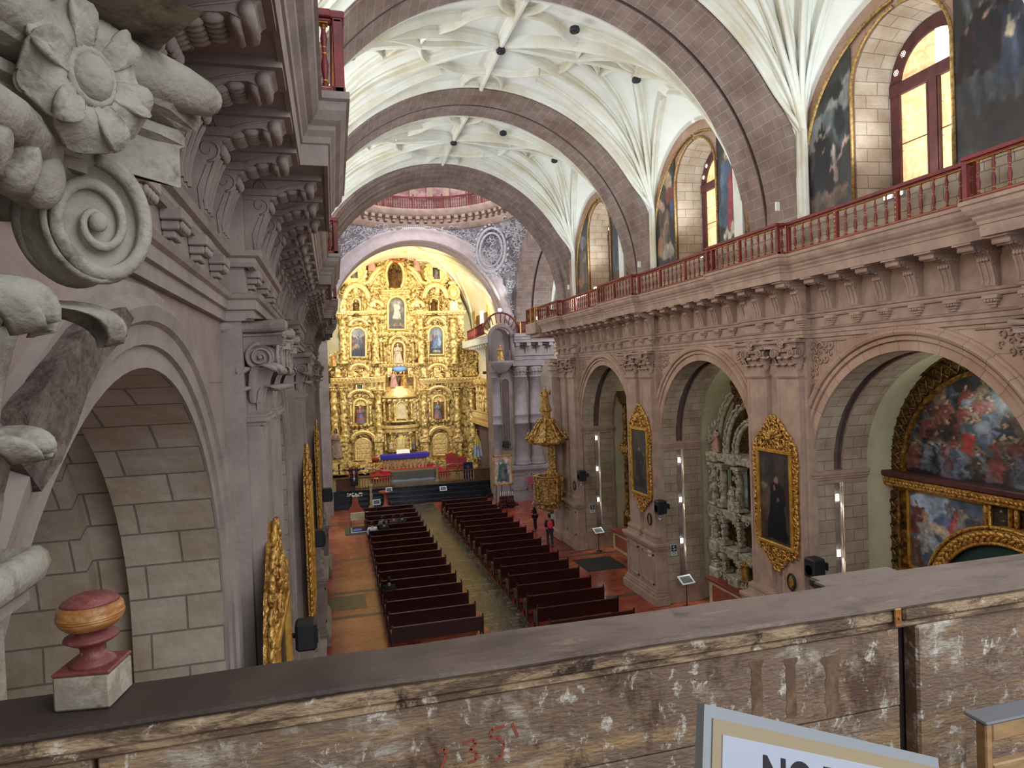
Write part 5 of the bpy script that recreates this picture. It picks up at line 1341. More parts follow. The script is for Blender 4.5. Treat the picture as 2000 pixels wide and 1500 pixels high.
# ================================================================ CHAPEL RETABLES
def P15(px,py,X=15.0): y,z = RX(px,py,X); return y,z
mat_gold('gold_old', (190,150,76), (132,94,40), (46,32,18), .45, .55, 8, 1., .04)
mat_gold('lattice_gold', (150,118,62), (84,62,36), (34,26,18), .5, .4, 12, .8, .03)
mat('retable_pale', (196,194,176), .6, col2=(130,116,88), nscale=6, bump=.5, bscale=20); mat('mirror_glass', (200,215,215), .12, .8)
# nearest chapel: great lunette painting over an altar screen
t = thing('chapel_retable', 'tall old gilt altar screen with a crowded lunette painting in the nearest chapel', 'altarpiece', (15.2,YB[0],FL)); XB = 15.05
inv = Matrix.Translation((-15.2,-YB[0],-FL))
def B15(nm, b, m, lab=None, par=None):
    o = build(nm, b, m, par or t, lab)
    if par is None: o.matrix_parent_inverse = inv
    return o
yc3 = YB[0]; zb = -3.36
RL = 3.45
cv = Canvas(210,130,(62,56,50),77,(30,30,34)); cv.asp = .5
rr = random.Random(12)
cv.e(.8,.8,.3,.2,(110,104,74)); cv.e(.62,.7,.12,.04,(60,56,44))
cols = [(108,48,46),(52,62,86),(112,94,74),(66,54,50),(92,98,108),(120,58,52),(40,46,56),(100,82,64),(70,78,98)]
for row in range(6):
    for k in range(15):
        cv.fig(.06+.066*k+rr.uniform(-.02,.02), .60-.115*row+rr.uniform(-.03,.03), .32, rr.choice(cols), rr.uniform(.24,.36), skin=rr.choice(((180,134,104),(150,104,80),(196,150,120))), lean=rr.uniform(-.12,.12))
cv.p([(.55,.05),(.60,.05),(.92,.75),(.87,.78)],(60,44,32)); cv.p([(.60,.62),(.63,.60),(.95,.42),(.94,.38)],(58,42,32))
cv.e(.66,.44,.05,.12,(190,140,112),.2); cv.e(.655,.60,.03,.045,(60,40,30)); cv.p([(.63,.24),(.70,.22),(.72,.33),(.64,.35)],(206,204,196)); cv.e(.36,.36,.04,.10,(176,48,44)); cv.e(.44,.5,.05,.06,(110,118,128))
for k in range(22): q = rr.uniform(.1,.95); cv.p([(q,.02),(q+.03,.02),(q-.05,.34),(q-.065,.34)], (124,140,172), .42)
cv.finish_wash = None
fn = lambda u,v: (XB-.02, yc3+RL-.75-(2*RL-1.5)*u, zb+.25+(RL-.75)*v*1.0)
canvas_obj('lunette_canvas', cv, fn, lambda u,v: math.hypot((u-.5)*2, v) < 1, t, 'crowded battle-like painting in dark blues and reds').matrix_parent_inverse = inv
def half_band(b, r0, r1, x, d=.08, n=40):
    for i in range(n):
        a0 = pi*i/n; a1 = pi*(i+1)/n; q = [(x_,yc3+r*cos(a),zb+.25+r*sin(a)) for x_ in (x,x-d) for (r,a) in ((r0,a0),(r1,a0),(r1,a1),(r0,a1))]
        b.add(q, [(0,1,2,3),(7,6,5,4),(1,5,6,2),(0,3,7,4)])
b = MB(); half_band(b, RL-.75, RL-.66, XB, .14); B15('lunette_moulding', b, 'gold_old'); b = MB(); half_band(b, RL-.12, RL, XB, .16); B15('lunette_moulding', b, 'gold_old')
b = MB(); half_band(b, RL-.68, RL-.1, XB, .05); fr = B15('lattice_band', b, 'lattice_gold')
b = MB(); n = 34
for i in range(n):
    a = pi*(i+.5)/n; rm = RL-.38; w_ = pi/n*rm*.5
    for s1,s2 in ((-1,1),(1,-1)): 
        p0 = (a-s1*.5*pi/n, rm-.22); p1 = (a+s1*.5*pi/n, rm+.22)
        tube(b, [(XB-.07,yc3+p0[1]*cos(p0[0]),zb+.25+p0[1]*sin(p0[0])),(XB-.07,yc3+p1[1]*cos(p1[0]),zb+.25+p1[1]*sin(p1[0]))], .022, 4)
B15('lattice', b, 'gold_old', par=None)
b = MB(); bbox(b, XB-.42,XB+.05,yc3-RL-.1,yc3+RL+.05,zb+.10,zb+.25,.03); B15('cornice_beam', b, 'window_wood', 'dark red-brown beam under the lunette')
b = MB(); bbox(b, XB-.34,XB+.05,yc3-RL,yc3+RL,zb-.16,zb+.10,.03)
for k in range(64): leafblob(b, (XB-.35,yc3-RL+.05+k*.107,zb-.03), (0,1,0),(0,0,1),(-1,0,0), .07,.045, .7)
B15('gilt_frieze', b, 'gold_frame')
zl = FL+2.55
b = MB(); y1_,y0_ = yc3+RL, yc3+RL-.62; bbox(b, XB-.12,XB+.02,y0_,y1_,zl-.5,zb-.34,.02); B15('lattice_panel', b, 'lattice_gold')
b = MB(); k = zl-.4
while k < zb-.6:
    for sgn in (-1,1): tube(b, [(XB-.14,(y0_+y1_)/2-sgn*.2,k),(XB-.14,(y0_+y1_)/2,k+.17),(XB-.14,(y0_+y1_)/2+sgn*.2,k+.34)], .028, 4)
    for sgn in (-1,1): tube(b, [(XB-.14,(y0_+y1_)/2-sgn*.2,k+.34),(XB-.14,(y0_+y1_)/2,k+.17)], .028, 4)
    k += .34
for yy in (y0_+.03,y1_-.03): bbox(b, XB-.18,XB,yy-.04,yy+.04,zl-.5,zb-.34,.01)
B15('lattice', b, 'gold_old')
yl,_ = P15(1775,1000); yr,_ = P15(1925,1000); ztp = -3.60; zbt = -5.66
cv = Canvas(90,110,(96,116,150),31,(70,84,112)); cv.asp = 1.0
cv.e(.3,.85,.3,.2,(160,186,214),.2); cv.e(.6,.6,.3,.2,(90,110,160)); 
for (x_,z_,h_,cc) in ((.12,.45,.45,(120,60,56)),(.22,.2,.5,(150,150,150)),(.08,.05,.4,(110,76,60)),(.62,.55,.34,(170,60,56)),(.72,.62,.3,(130,120,110)),(.82,.55,.3,(70,80,110)),(.9,.5,.34,(150,60,58)),(.55,.7,.25,(110,110,130)),(.40,.05,.35,(60,76,110)),(.7,.1,.4,(70,90,130))): cv.fig(x_,z_,h_,cc,.32)
cv.e(.42,.55,.22,.07,(206,178,150),-.5); cv.e(.22,.70,.05,.05,(190,140,110)); cv.p([(.2,.5),(.7,.3),(.75,.2),(.45,.05),(.3,.25)],(190,206,220),.8); cv.e(.72,.45,.10,.10,(36,40,60))
canvas_obj('side_canvas', cv, lambda u,v:(XB-.03, yl+(yr-yl)*u, zbt+(ztp-zbt)*v), lambda u,v: True, t, 'blue-toned painting of a pale body carried on a sheet').matrix_parent_inverse = inv
b = MB()
for q in ((yl,yr,ztp-.02,ztp+.06),(yl,yr,zbt-.06,zbt+.02)): bbox(b, XB-.10,XB,min(q[0],q[1]),max(q[0],q[1]),q[2],q[3],.01)
for yy in (yl,yr): bbox(b, XB-.10,XB,yy-.04,yy+.04,zbt,ztp,.01)
bbox(b, XB-.5,XB+.0,yr,yl+.2,zbt-.45,zbt-.12,.02); B15('canvas_frame', b, 'gilt')
b = MB(); bbox(b, XB-.02,XB+.2,yc3-RL,yc3+RL,FL,zb,.01); B15('screen_back', b, 'gold_old')
# central gilt arch over a case with stars
ycA = 11.9; ra = 1.88; za = -6.2
b = MB()
for i in range(36):
    a0 = pi*i/35; leafblob(b, (XB-.42,ycA+(ra+.17)*cos(a0),za+(ra+.17)*sin(a0)), (0,1,0),(0,0,1),(-1,0,0), .15,.075, a0+1.9); leafblob(b, (XB-.42,ycA+(ra+.05)*cos(a0+.04),za+(ra+.05)*sin(a0+.04)), (0,1,0),(0,0,1),(-1,0,0), .12,.05, a0+.9)
for r in (ra-.05,ra+.32): tube(b, [(XB-.42,ycA+r*cos(pi*k/30),za+r*sin(pi*k/30)) for k in range(31)], .045, 6)
revolve(b, 'X', (ycA,za), [(ra-.05,XB-.4),(ra+.32,XB-.4),(ra+.32,XB)], 0, pi, 36); B15('gilt_arch', b, 'gold_frame', 'bright gilt arch of curling leaves')
b = MB(); poly = [(ycA+(ra-.05)*cos(pi*k/24),za+(ra-.05)*sin(pi*k/24)) for k in range(25)]+[(ycA-ra+.05,FL+1.2),(ycA+ra-.05,FL+1.2)]; prism(b, poly, PX, XB-.30, XB-.24); cs = B15('case_back', b, 'sign_green', 'dark green panel with gilt stars')
b = MB()
for k in range(26):
    yy = ycA+rr.uniform(-1.5,1.5); zz = za+rr.uniform(-1.0,1.5)
    if math.hypot(yy-ycA,max(0,zz-za)) > ra-.25: continue
    for a in range(4): leafblob(b, (XB-.31,yy+.05*cos(a*pi/2),zz+.05*sin(a*pi/2)),(0,1,0),(0,0,1),(-1,0,0),.05,.02,a*pi/2)
for yy in (ycA-.5,ycA+.5): box(b, XB-.33,XB-.30,yy-.015,yy+.015,za-1.2,za+1.3)
build('gilt_stars', b, 'gold_frame', cs)
yn,zn = P15(1963,1000,XB); b = MB(); pr_ = [(yn-.25,zn-.42),(yn+.25,zn-.42),(yn+.25,zn+.14)]+[(yn+.25*cos(a),zn+.14+.25*sin(a)) for a in [pi*k/10 for k in range(11)]]+[(yn-.25,zn+.14)]
tube(b, [(XB-.14,p[0],p[1]) for p in pr_], .06, 6, True)
for s_ in (-1,1): tube(b, [(XB-.12,yn+s_*.38,zn-.42),(XB-.12,yn+s_*.38,zn+.28)], .06, 8)
B15('niche_frame', b, 'gold_frame')
cv = Canvas(24,40,(44,36,32),8); cv.asp = 1.6; cv.fig(.5,-.25,1.1,(60,44,40),.34,skin=(176,134,110)); canvas_obj('bust_canvas', cv, lambda u,v:(XB-.12,yn+.23-.46*u,zn-.40+.62*v), lambda u,v: True, t, 'small bust in the niche').matrix_parent_inverse = inv
# middle chapel: pale carved screen with mirrors ; farthest chapel: gilt columns
def carved_column(b, x, y, z0, z1, r, seg=10, tw=5., base=True):
    n = 26; pts = [(x,y,z0+(z1-z0)*k/n) for k in range(n+1)]
    v = []; 
    for k in range(n+1):
        q = k/n; rr_ = r*(1+.16*sin(q*tw*2*pi))
        for j in range(seg): a = 2*pi*j/seg+q*tw*1.2; rw = rr_*(1+.16*cos(a*2)); v.append((x+rw*cos(a),y+rw*sin(a),z0+(z1-z0)*q))
    b.add(v, [(k*seg+j,k*seg+(j+1)%seg,(k+1)*seg+(j+1)%seg,(k+1)*seg+j) for k in range(n) for j in range(seg)], smooth=True)
    if base:
        for za,zb_,e in ((z0-.12,z0,1.5),(z1,z1+.10,1.3),(z1+.10,z1+.22,1.7)): box(b, x-r*e,x+r*e,y-r*e,y+r*e,za,zb_)
def carve(b, x, y0,y1,z0,z1, rnd, n, nx=-1, smin=.06, smax_=.16):
    for _ in range(n):
        y = rnd.uniform(y0,y1); z = rnd.uniform(z0,z1)
        if rnd.random()<.6: scroll(b, (x,y,z), (0,1,0),(0,0,1), rnd.uniform(smin,smax_), 1., .25, rnd.choice((-1,1)), rnd.random()*6.3, 4, 8)
        else: leafblob(b, (x,y,z), (0,1,0),(0,0,1),(nx,0,0), rnd.uniform(smin,smax_), .05, rnd.random()*6.3)
t = thing('chapel_retable', 'pale carved altar screen with mirror panels and small busts in the middle chapel', 'altarpiece', (15,YB[1],FL)); inv = Matrix.Translation((-15,-YB[1],-FL)); yc2 = YB[1]
rn = random.Random(21)
b = MB(); bbox(b, 14.9,15.35,yc2-2.6,yc2+2.75,FL+1.0,-3.6,.03); prism(b, [(yc2+2.6*cos(a),-3.6+3.2*sin(a)) for a in [pi*k/24 for k in range(25)]], PX, 14.95, 15.3); B15('screen_back', b, 'lattice_gold')
tiers = [(FL+1.15,FL+2.3),(FL+2.3,FL+4.0),(FL+4.0,-3.3)]
for k,(za_,zb_) in enumerate(((FL+1.0,FL+1.35),(FL+2.1,FL+2.4),(FL+3.55,FL+3.8),(-3.75,-3.45))):
    b = MB(); bbox(b, 14.25-.05*k%.1,15.0,yc2-2.65,yc2+2.85,za_,zb_,.04)
    for y in (yc2+2.5,yc2+1.2,yc2-.6): bbox(b, 14.1,14.9,y-.32,y+.32,za_-.05,zb_+.05,.04)
    carve(b, 14.2, yc2-2.6,yc2+2.8,za_,zb_,rn,40); B15('cornice', b, 'retable_pale')
for y in (yc2+2.55,yc2+1.95,yc2+.9,yc2-.3):
    for (za_,zb_) in ((FL+1.4,FL+2.05),(FL+2.45,FL+3.5),(FL+3.9,-3.85)):
        b = MB(); carved_column(b, 14.35,y,za_+.1,zb_-.2,.13,tw=3); carve(b, 14.2,y-.18,y+.18,za_,zb_,rn,16,smin=.05,smax_=.12); B15('carved_column', b, 'retable_pale')
for (y,za_,zb_,w_) in ((yc2+1.4,FL+3.95,-3.9,.32),(yc2+.3,FL+2.5,FL+3.45,.5),(yc2+.3,FL+3.95,-3.9,.45),(yc2+2.25,FL+3.95,-3.9,.12),(yc2-1.0,FL+2.5,FL+3.4,.4),(yc2-1.0,FL+3.95,-4.0,.4)):
    b = MB(); box(b, 14.80,14.86,y-w_,y+w_,za_,zb_); B15('mirror_panel', b, 'mirror_glass', 'old mirror panel')
for s_,rad in ((1,2.35),(1,1.75),(1,1.15)):
    b = MB(); tube(b, [(14.5,yc2+.1+rad*cos(a),-3.5+rad*1.15*sin(a)) for a in [pi*k/28 for k in range(29)]], .10, 6)
    for k in range(int(rad*16)): a = pi*(k+.5)/(rad*16); leafblob(b, (14.4,yc2+.1+(rad+.1)*cos(a),-3.5+(rad+.1)*1.15*sin(a)), (0,1,0),(0,0,1),(-1,0,0), .17,.06, a+rn.uniform(.6,2))
    B15('carved_arch', b, 'retable_pale')
b = MB()
for k in range(10): a = pi*k/9; leafblob(b, (14.3,yc2+.1+.7*cos(a),-.95+.45*sin(a)), (0,1,0),(0,0,1),(-1,0,0), .34,.10, a)
carve(b, 14.35,yc2-.9,yc2+1.1,-1.4,-.2,rn,50,smin=.1,smax_=.25); B15('crest', b, 'lattice_gold')
b = MB(); carve(b, 14.3,yc2+2.2,yc2+2.95,-3.6,-2.2,rn,26,smin=.08,smax_=.2); B15('side_volute', b, 'retable_pale')
b = MB(); bbox(b, 13.9,15.3,yc2-2.4,yc2+2.5,FL,FL+.98,.02); al = B15('altar_table', b, 'cream_panel'); b = MB(); bbox(b, 13.8,15.3,yc2-2.5,yc2+2.6,FL+.98,FL+1.06,.02); build('red_slab', b, 'red_top', al).matrix_parent_inverse = Matrix.Identity(4)
b = MB(); box(b, 13.87,13.9,yc2-2.0,yc2+2.2,FL+.2,FL+.82); build('painted_front', b, 'rust', al)
def bust(label, x,y,z, h, m='retable_pale', rz=0):
    o = statue('saint_statue', label, (x,y,z), h, m, rz); return o
def statue(name, label, loc, h, robe, rz=0, arms='fold', head='skin', crown=None, halo=None, group=None, cat='statue', base=None, staff=False):
    t = thing(name, label, cat, loc, rz, group); b = MB(); n, m = 20, 18; v = []
    for j in range(m+1):
        q = j/m; r = (.165+.045*(1-q)**2-.06*q*q if q<.86 else .10*(1-(q-.86)/.14)+.04*0+.03)*h; wx = 1.12; z = q*.83*h
        if .52<q<.62: r *= .93
        for k in range(n):
            a = 2*pi*k/n; f_ = 1+.10*sin(5*a+q*2.2)*(1-q*.7)+.05*sin(9*a-q*3); v.append((wx*r*f_*cos(a)+.015*h*sin(q*3), .85*r*f_*sin(a), z))
    b.add(v, [(j*n+k,j*n+(k+1)%n,(j+1)*n+(k+1)%n,(j+1)*n+k) for j in range(m) for k in range(n)], smooth=True); b.add(v[:n],[tuple(range(n))[::-1]])
    for s in (-1,1):
        if arms=='fold': pts = [(s*.13*h,0,.76*h),(s*.18*h,.03*h,.62*h),(s*.04*h,.15*h,.62*h)]
        elif arms=='out': pts = [(s*.13*h,0,.76*h),(s*.20*h,.06*h,.68*h),(s*.30*h,.16*h,.74*h)]
        else: pts = [(s*.13*h,0,.76*h),(s*.20*h,.04*h,.66*h),(s*(.12 if s>0 else .22)*h,.17*h,(.60 if s>0 else .86)*h)]
        tube(b, pts, [.05*h,.045*h,.03*h], 7)
    tube(b, [(-.12*h,.08*h,.72*h),(.0,.16*h,.55*h),(.14*h,.10*h,.30*h)], .022*h, 5); tube(b, [(.12*h,.08*h,.5*h),(.05*h,.15*h,.35*h),(-.08*h,.14*h,.1*h)], .02*h, 5)
    rb_ = build('robe', b, robe, t)
    b = MB(); ell(b, (0,.01*h,.905*h), (.055*h,.062*h,.075*h), 12, 9); lathe(b, [(.035*h,0),(.032*h,.08*h)], (0,0,.79*h), 8); ell(b, (0,.072*h,.90*h),(.01*h,.014*h,.016*h),6,4)
    for s in (-1,1):
        p = {'fold':(s*.03*h,.165*h,.625*h),'out':(s*.31*h,.18*h,.75*h),'one':((.10*h,.19*h,.60*h) if s>0 else (-.22*h,.19*h,.88*h))}[arms]; ell(b, p, (.022*h,.03*h,.024*h), 7, 5)
        for q in range(4): tube(b, [(p[0]+.008*h*(q-1.5),p[1]+.02*h,p[2]),(p[0]+.010*h*(q-1.5),p[1]+.045*h,p[2]+.006*h)], .005*h, 4)
        tube(b, [(p[0]+s*.015*h,p[1],p[2]+.01*h),(p[0]+s*.025*h,p[1]+.02*h,p[2]+.028*h)], .006*h, 4)
    build('head_and_hands', b, head, t)
    b = MB(); ell(b, (0,-.015*h,.925*h), (.062*h,.062*h,.072*h), 10, 8); ell(b, (0,-.03*h,.85*h), (.06*h,.04*h,.07*h), 8, 6); build('hair', b, 'hair' if robe!='gold_carved' else 'gold_carved', t)
    if crown:
        b = MB(); lathe(b, [(.05*h,0),(.06*h,.05*h),(.045*h,.055*h)], (0,0,.96*h), 10); [ell(b, (.055*h*cos(a),.055*h*sin(a),1.02*h),(.01*h,.01*h,.02*h),5,4) for a in [2*pi*k/7 for k in range(7)]]; build('crown', b, 'gilt', t)
    if halo: b = MB(); tube(b, [(.11*h*cos(a),-.03*h,.92*h+.11*h*sin(a)) for a in [2*pi*k/18 for k in range(18)]], .008*h, 4, True); build('halo', b, 'gilt', t)
    if base: b = MB(); bbox(b, -.2*h,.2*h,-.18*h,.18*h,-.08*h,0,.01); build('plinth', b, base, t)
    if staff: b = MB(); tube(b, [(-.24*h,.18*h,0),(-.24*h,.18*h,1.02*h)], .010*h, 5); build('staff', b, 'gilt', t)
    return t
mat('pale_wood', (196,176,150), .5); mat('flesh_paint', (206,168,146), .5); mat('robe_pink', (186,140,126), .6); mat('robe_gold', (196,156,84), .45, .4, col2=(150,104,48), nscale=9)
mat('bronze', (110,80,40), .45, .6, col2=(66,44,24), nscale=8)
statue('carved_bust', 'small carved figure in a niche of the pale screen, middle chapel', (14.35,yc2+1.42,FL+3.85), .95, 'retable_pale', pi/2, 'fold', 'flesh_paint')
statue('carved_bust', 'pinkish carved figure high at the left of the pale screen, middle chapel', (14.3,yc2+2.3,-3.4), .85, 'robe_pink', pi/2, 'out', 'flesh_paint')
statue('carved_bust', 'gold robed figure low in the pale screen, middle chapel', (14.3,yc2+.6,FL+1.4), .95, 'robe_gold', pi/2, 'fold', 'flesh_paint')
t = thing('chapel_retable', 'narrow gilt altar screen with tall columns in the farthest chapel', 'altarpiece', (15,YB[2],FL)); inv = Matrix.Translation((-15,-YB[2],-FL)); yc1 = YB[2]
b = MB(); bbox(b, 14.8,15.3,yc1-2.6,yc1+2.5,FL+1.2,-1.3,.03); B15('screen_back', b, 'gold_old')
for y in (yc1+2.35,yc1+1.85,yc1+.4,yc1-1.2):
    b = MB(); r = .16; lathe(b, [(r+.1,FL+1.2),(r+.1,FL+1.9),(r+.04,FL+1.95),(r,FL+2.1),(r*.9,-4.6),(r+.12,-4.3)], (14.45,y,0), 16)
    b2 = b; B15('column', b, 'gold_old'); b = MB(); carved_column(b, 14.45,y,-3.9,-1.9,.13,tw=2); bbox(b, 14.2,14.8,y-.3,y+.3,-4.3,-4.05,.03); bbox(b, 14.2,14.8,y-.3,y+.3,-1.75,-1.3,.03); B15('upper_column', b, 'gold_old')
b = MB(); bbox(b, 14.1,15.2,yc1-2.6,yc1+2.6,-4.2,-4.0,.03); carve(b, 14.1,yc1-2.6,yc1+2.6,-4.3,-3.9,rn,40); B15('cornice', b, 'gold_frame')
b = MB(); bbox(b, 14.1,15.2,yc1-2.6,yc1+2.6,-1.5,-1.2,.03); B15('top_cornice', b, 'lattice_gold')
b = MB(); bbox(b, 13.7,15.3,yc1-2.3,yc1+2.7,FL,FL+.95,.02); al = B15('altar_table', b, 'cream_panel'); b = MB(); bbox(b, 13.6,15.3,yc1-2.4,yc1+2.8,FL+.95,FL+1.04,.02); build('red_slab', b, 'red_top', al)
b = MB(); box(b, 13.67,13.7,yc1-1.9,yc1+2.4,FL+.2,FL+.8); build('painted_front', b, 'rust', al)
# ================================================================ PULPIT
PXc, _ = RP(1070,925,34.7); PY_ = 34.7
t = thing('pulpit', 'carved gilt octagonal pulpit with domed canopy on the crossing pier', 'pulpit', (PXc,PY_,FL)); _,zt = RP(1070,928,PY_); _,zb_ = RP(1070,1003,PY_)
zt -= FL; zb_ -= FL; H_ = zt-zb_; R_ = .66
oct_ = lambda a: 1/cos(((a+pi/8)%(pi/4))-pi/8)*.96
b = MB(); lathe(b, [(.05,zb_),(.12,zb_+.03),(.10,zb_+.10),(.20,zb_+.16),(.42,zb_+.26),(.46,zb_+.34),(.38,zb_+.42),(.52,zb_+.55),(.62,zb_+.60),(.60,zb_+.70),(R_-.02,zb_+.74),(R_-.02,zt-.22),(R_+.05,zt-.18),(R_+.02,zt-.10),(R_+.12,zt-.03),(R_+.12,zt),(R_-.08,zt),(R_-.08,zb_+.9),(.0,zb_+.9)], (0,0,0), 32, smooth=False, sq=oct_); build('basket', b, 'gold_carved', t)
rn = random.Random(4); 
for k in range(8):
    a = pi/4*k+pi/8; b = MB(); carved_column(b, (R_+.06)*cos(a),(R_+.06)*sin(a),zb_+.85,zt-.3,.05,seg=7,tw=4); build('colonnette', b, 'gold_carved', t)
    a = pi/4*k; d = Vector((cos(a),sin(a),0)); s_ = Vector((-sin(a),cos(a),0)); b = MB()
    for _ in range(12): scroll(b, d*(R_-.03)+s_*rn.uniform(-.2,.2)+Vector((0,0,rn.uniform(zb_+.15,zt-.25))), s_, (0,0,1), rn.uniform(.05,.1), 1, .25, rn.choice((-1,1)), rn.random()*6, 4, 8)
    build('carved_panel', b, 'gold_carved', t)
_,zc0 = RP(1065,868,PY_); _,zc1 = RP(1060,800,PY_); zc0 -= FL; zc1 -= FL; hh = zc1-zc0; RCN = .95
b = MB(); lathe(b, [(.2,zc0-.12),(.35,zc0-.05),(.5,zc0),(RCN,zc0+.08),(RCN+.05,zc0+.18),(RCN-.02,zc0+.32),(RCN-.15,zc0+.40),(.70,zc0+.62),(.50,zc0+.95),(.32,zc0+1.25),(.24,zc0+1.35),(.24,zc1-.12),(.32,zc1-.08),(.32,zc1)], (0,0,0), 32, smooth=False, sq=oct_); build('canopy', b, 'gold_carved', t)
for k in range(8):
    a = pi/4*k+pi/8; d = Vector((cos(a),sin(a),0)); b = MB(); pts = [d*r+Vector((0,0,z)) for r,z in ((1.0,zc0+.2),(1.02,zc0+.42),(.86,zc0+.55),(.72,zc0+.75),(.58,zc0+1.0),(.38,zc0+1.25),(.36,zc0+1.4))]; tube(b, pts, [.09,.10,.07,.07,.06,.06,.08], 6)
    scroll(b, d*1.0+Vector((0,0,zc0+.25)), d, (0,0,1), .15, 1.2, .3, 1, 0, 5, 12); scroll(b, d*.42+Vector((0,0,zc0+1.3)), d, (0,0,1), .13, 1.2, .3, -1, 0, 5, 12)
    leafblob(b, d*.98+Vector((0,0,zc0+.55)), d, (0,0,1), (-d.y,d.x,0), .16,.08,pi/2); build('canopy_rib', b, 'gold_carved', t)
b = MB(); bbox(b, .30,.52,.1,.85,zt-.3,zc0+.1,.03); bbox(b, .2,.6,-.05,.95,zt-.2,zt+.1,.02); b.M = None
for _ in range(40): scroll(b, (.29,rn.uniform(.1,.85),rn.uniform(zt,zc0)), (0,1,0),(0,0,1), rn.uniform(.06,.12), 1, .25, rn.choice((-1,1)), rn.random()*6, 4, 8)
build('back_board', b, 'gold_carved', t)
b = MB(); bbox(b, -.1,1.3,.1,1.2,zb_+1.0,zb_+1.15,.02); build('wall_arm', b, 'gold_carved', t)
statue('saint_statue', 'golden robed statue with raised arm on top of the pulpit canopy', (PXc,PY_,FL+zc1), 1.25, 'robe_gold', pi*.9, 'one', 'flesh_paint')
# notice on a post under the pulpit
info_stand(1077,1050,'white notice on a thin post under the pulpit', 1.45, 0, .5, tilt=80, pole='rust')
# ================================================================ SANCTUARY
YA = 59.0; SF = -8.35                       # altarpiece plane, sanctuary floor
mat_gold('gold_bright', (248,230,170), (216,184,112), (88,68,38), .43, .36, 5, 1., .05)
mat('gold_plain', (244,220,156), .42, .38, col2=(204,170,98), nscale=5, bump=.4, bscale=12, dist=.03)
mat('gold_deep', (150,112,48), .5, .4, col2=(70,46,22), nscale=4)
mat('carpet_red', (190,38,50), .9, col2=(168,30,42), nscale=4); mat('sanctuary_floor', (120,112,96), .2, col2=(90,84,72), nscale=2)
mat('blue_cloth', (50,44,150), .85); mat('table_cloth_grey', (112,110,100), .9); mat('cloth_pale', (176,186,204), .85); mat('velvet_red', (150,48,52), .8)
mat('altar_wood', (186,156,112), .55, col2=(150,116,76), nscale=5, bump=.4, bscale=20); mat('rail_wood', (112,74,46), .4, col2=(80,50,32), nscale=4)
mat('navy', (30,26,74), .8); mat('yellow_cloth', (226,200,92), .8); mat('rope_white', (214,204,206), .7); mat('rope_pink', (226,110,140), .7); mat('flower_red', (92,22,34), .8, col2=(52,14,22), nscale=12)
mat('brass', (206,170,90), .3, .9)
# steps and platform
for k,(y0,h) in enumerate(((49.2,.26),(49.75,.5),(50.3,.76),(50.9,1.02))):
    b = MB(); bbox(b, -1.5,12.9,y0,52,FL,FL+h,.02); build('altar_step', b, 'step_stone', floor, 'dark polished stone step')
b = MB(); box(b, -1.5,13,51.2,61,FL,SF); build('sanctuary_floor', b, 'sanctuary_floor', floor)
# chancel walls
mb = MB(); x=12.55; flat(mb, x, YF+2.2, 61, FL, 4.2)
mb.add([(-4,61,FL),(16,61,FL),(16,61,14),(-4,61,14)],[(3,2,1,0)]); cw = struct('wall_back', mb, 'chancel_plaster')
mb = MB(); mb.add([(-.45,YF+2.2,FL),(-.45,61,FL),(-.45,61,ZC),(-.45,YF+2.2,ZC)],[(0,1,2,3)]); build('side_wall', mb, 'chancel_plaster', cw)
# chancel vault with ribs, lunette on the right
mb = MB(); n = 40; ym = [YF+2.1,61.0]; revolve(mb, 'Y', (XCH,3.6), [(6.55,ym[0]),(6.55,ym[1])], -.02, pi+.02, 60); cv_ = build('ceiling', mb, 'chancel_plaster', kind='structure')
for k,(x1,y1) in enumerate(((XCH,55.5),(XCH+2.5,55.5),(XCH+4.2,55.5),(XCH+1,58.8),(XCH+3,58.8),(XCH,52.2))):
    for (xc_,yc_) in ((XCH+6.5,60.4),(XCH+6.5,50.4)):
        pts = []
        for i in range(19):
            q = (i/18)**1.5; x_ = xc_+(x1-xc_)*q; y_ = yc_+(y1-yc_)*q; d = min(1,abs(x_-XCH)/6.5); pts.append((x_,y_,3.6+6.48*sqrt(max(0,1-d*d))))
        b = MB(); tube(b, pts, .12, 5); build('rib', b, 'chancel_plaster', cv_)
t = thing('lunette_painting', 'dim gilt edged lunette picture on the right wall of the chancel', 'painting', (12.45,56,3.9))
cv = Canvas(30,50,(96,74,44),3,(60,50,44)); cv.asp=1.3; cv.fig(.3,.1,.7,(110,80,50)); cv.fig(.75,.1,.6,(70,60,56))
canvas_obj('canvas', cv, lambda u,v:(12.44,58.6-5.2*u,3.6+4.1*v), lambda u,v: math.hypot((u-.5)*2,max(0,v-.2)/.8)<1 and not (.36<u<.60 and v<.75), t).matrix_parent_inverse = Matrix.Translation((-12.45,-56,-3.9))
b = MB(); tube(b, [(12.40,56+2.65*cos(a),4.4+3.4*sin(a)) for a in [pi*k/24 for k in range(25)]], .12, 6); build('gilt_edge', b, 'gilt', t).matrix_parent_inverse = Matrix.Translation((-12.45,-56,-3.9))
b = MB(); box(b, 12.38,12.42,55.5,56.7,3.6,7.2); build('pale_window', b, 'pale_pane', cw, 'pale chancel window')
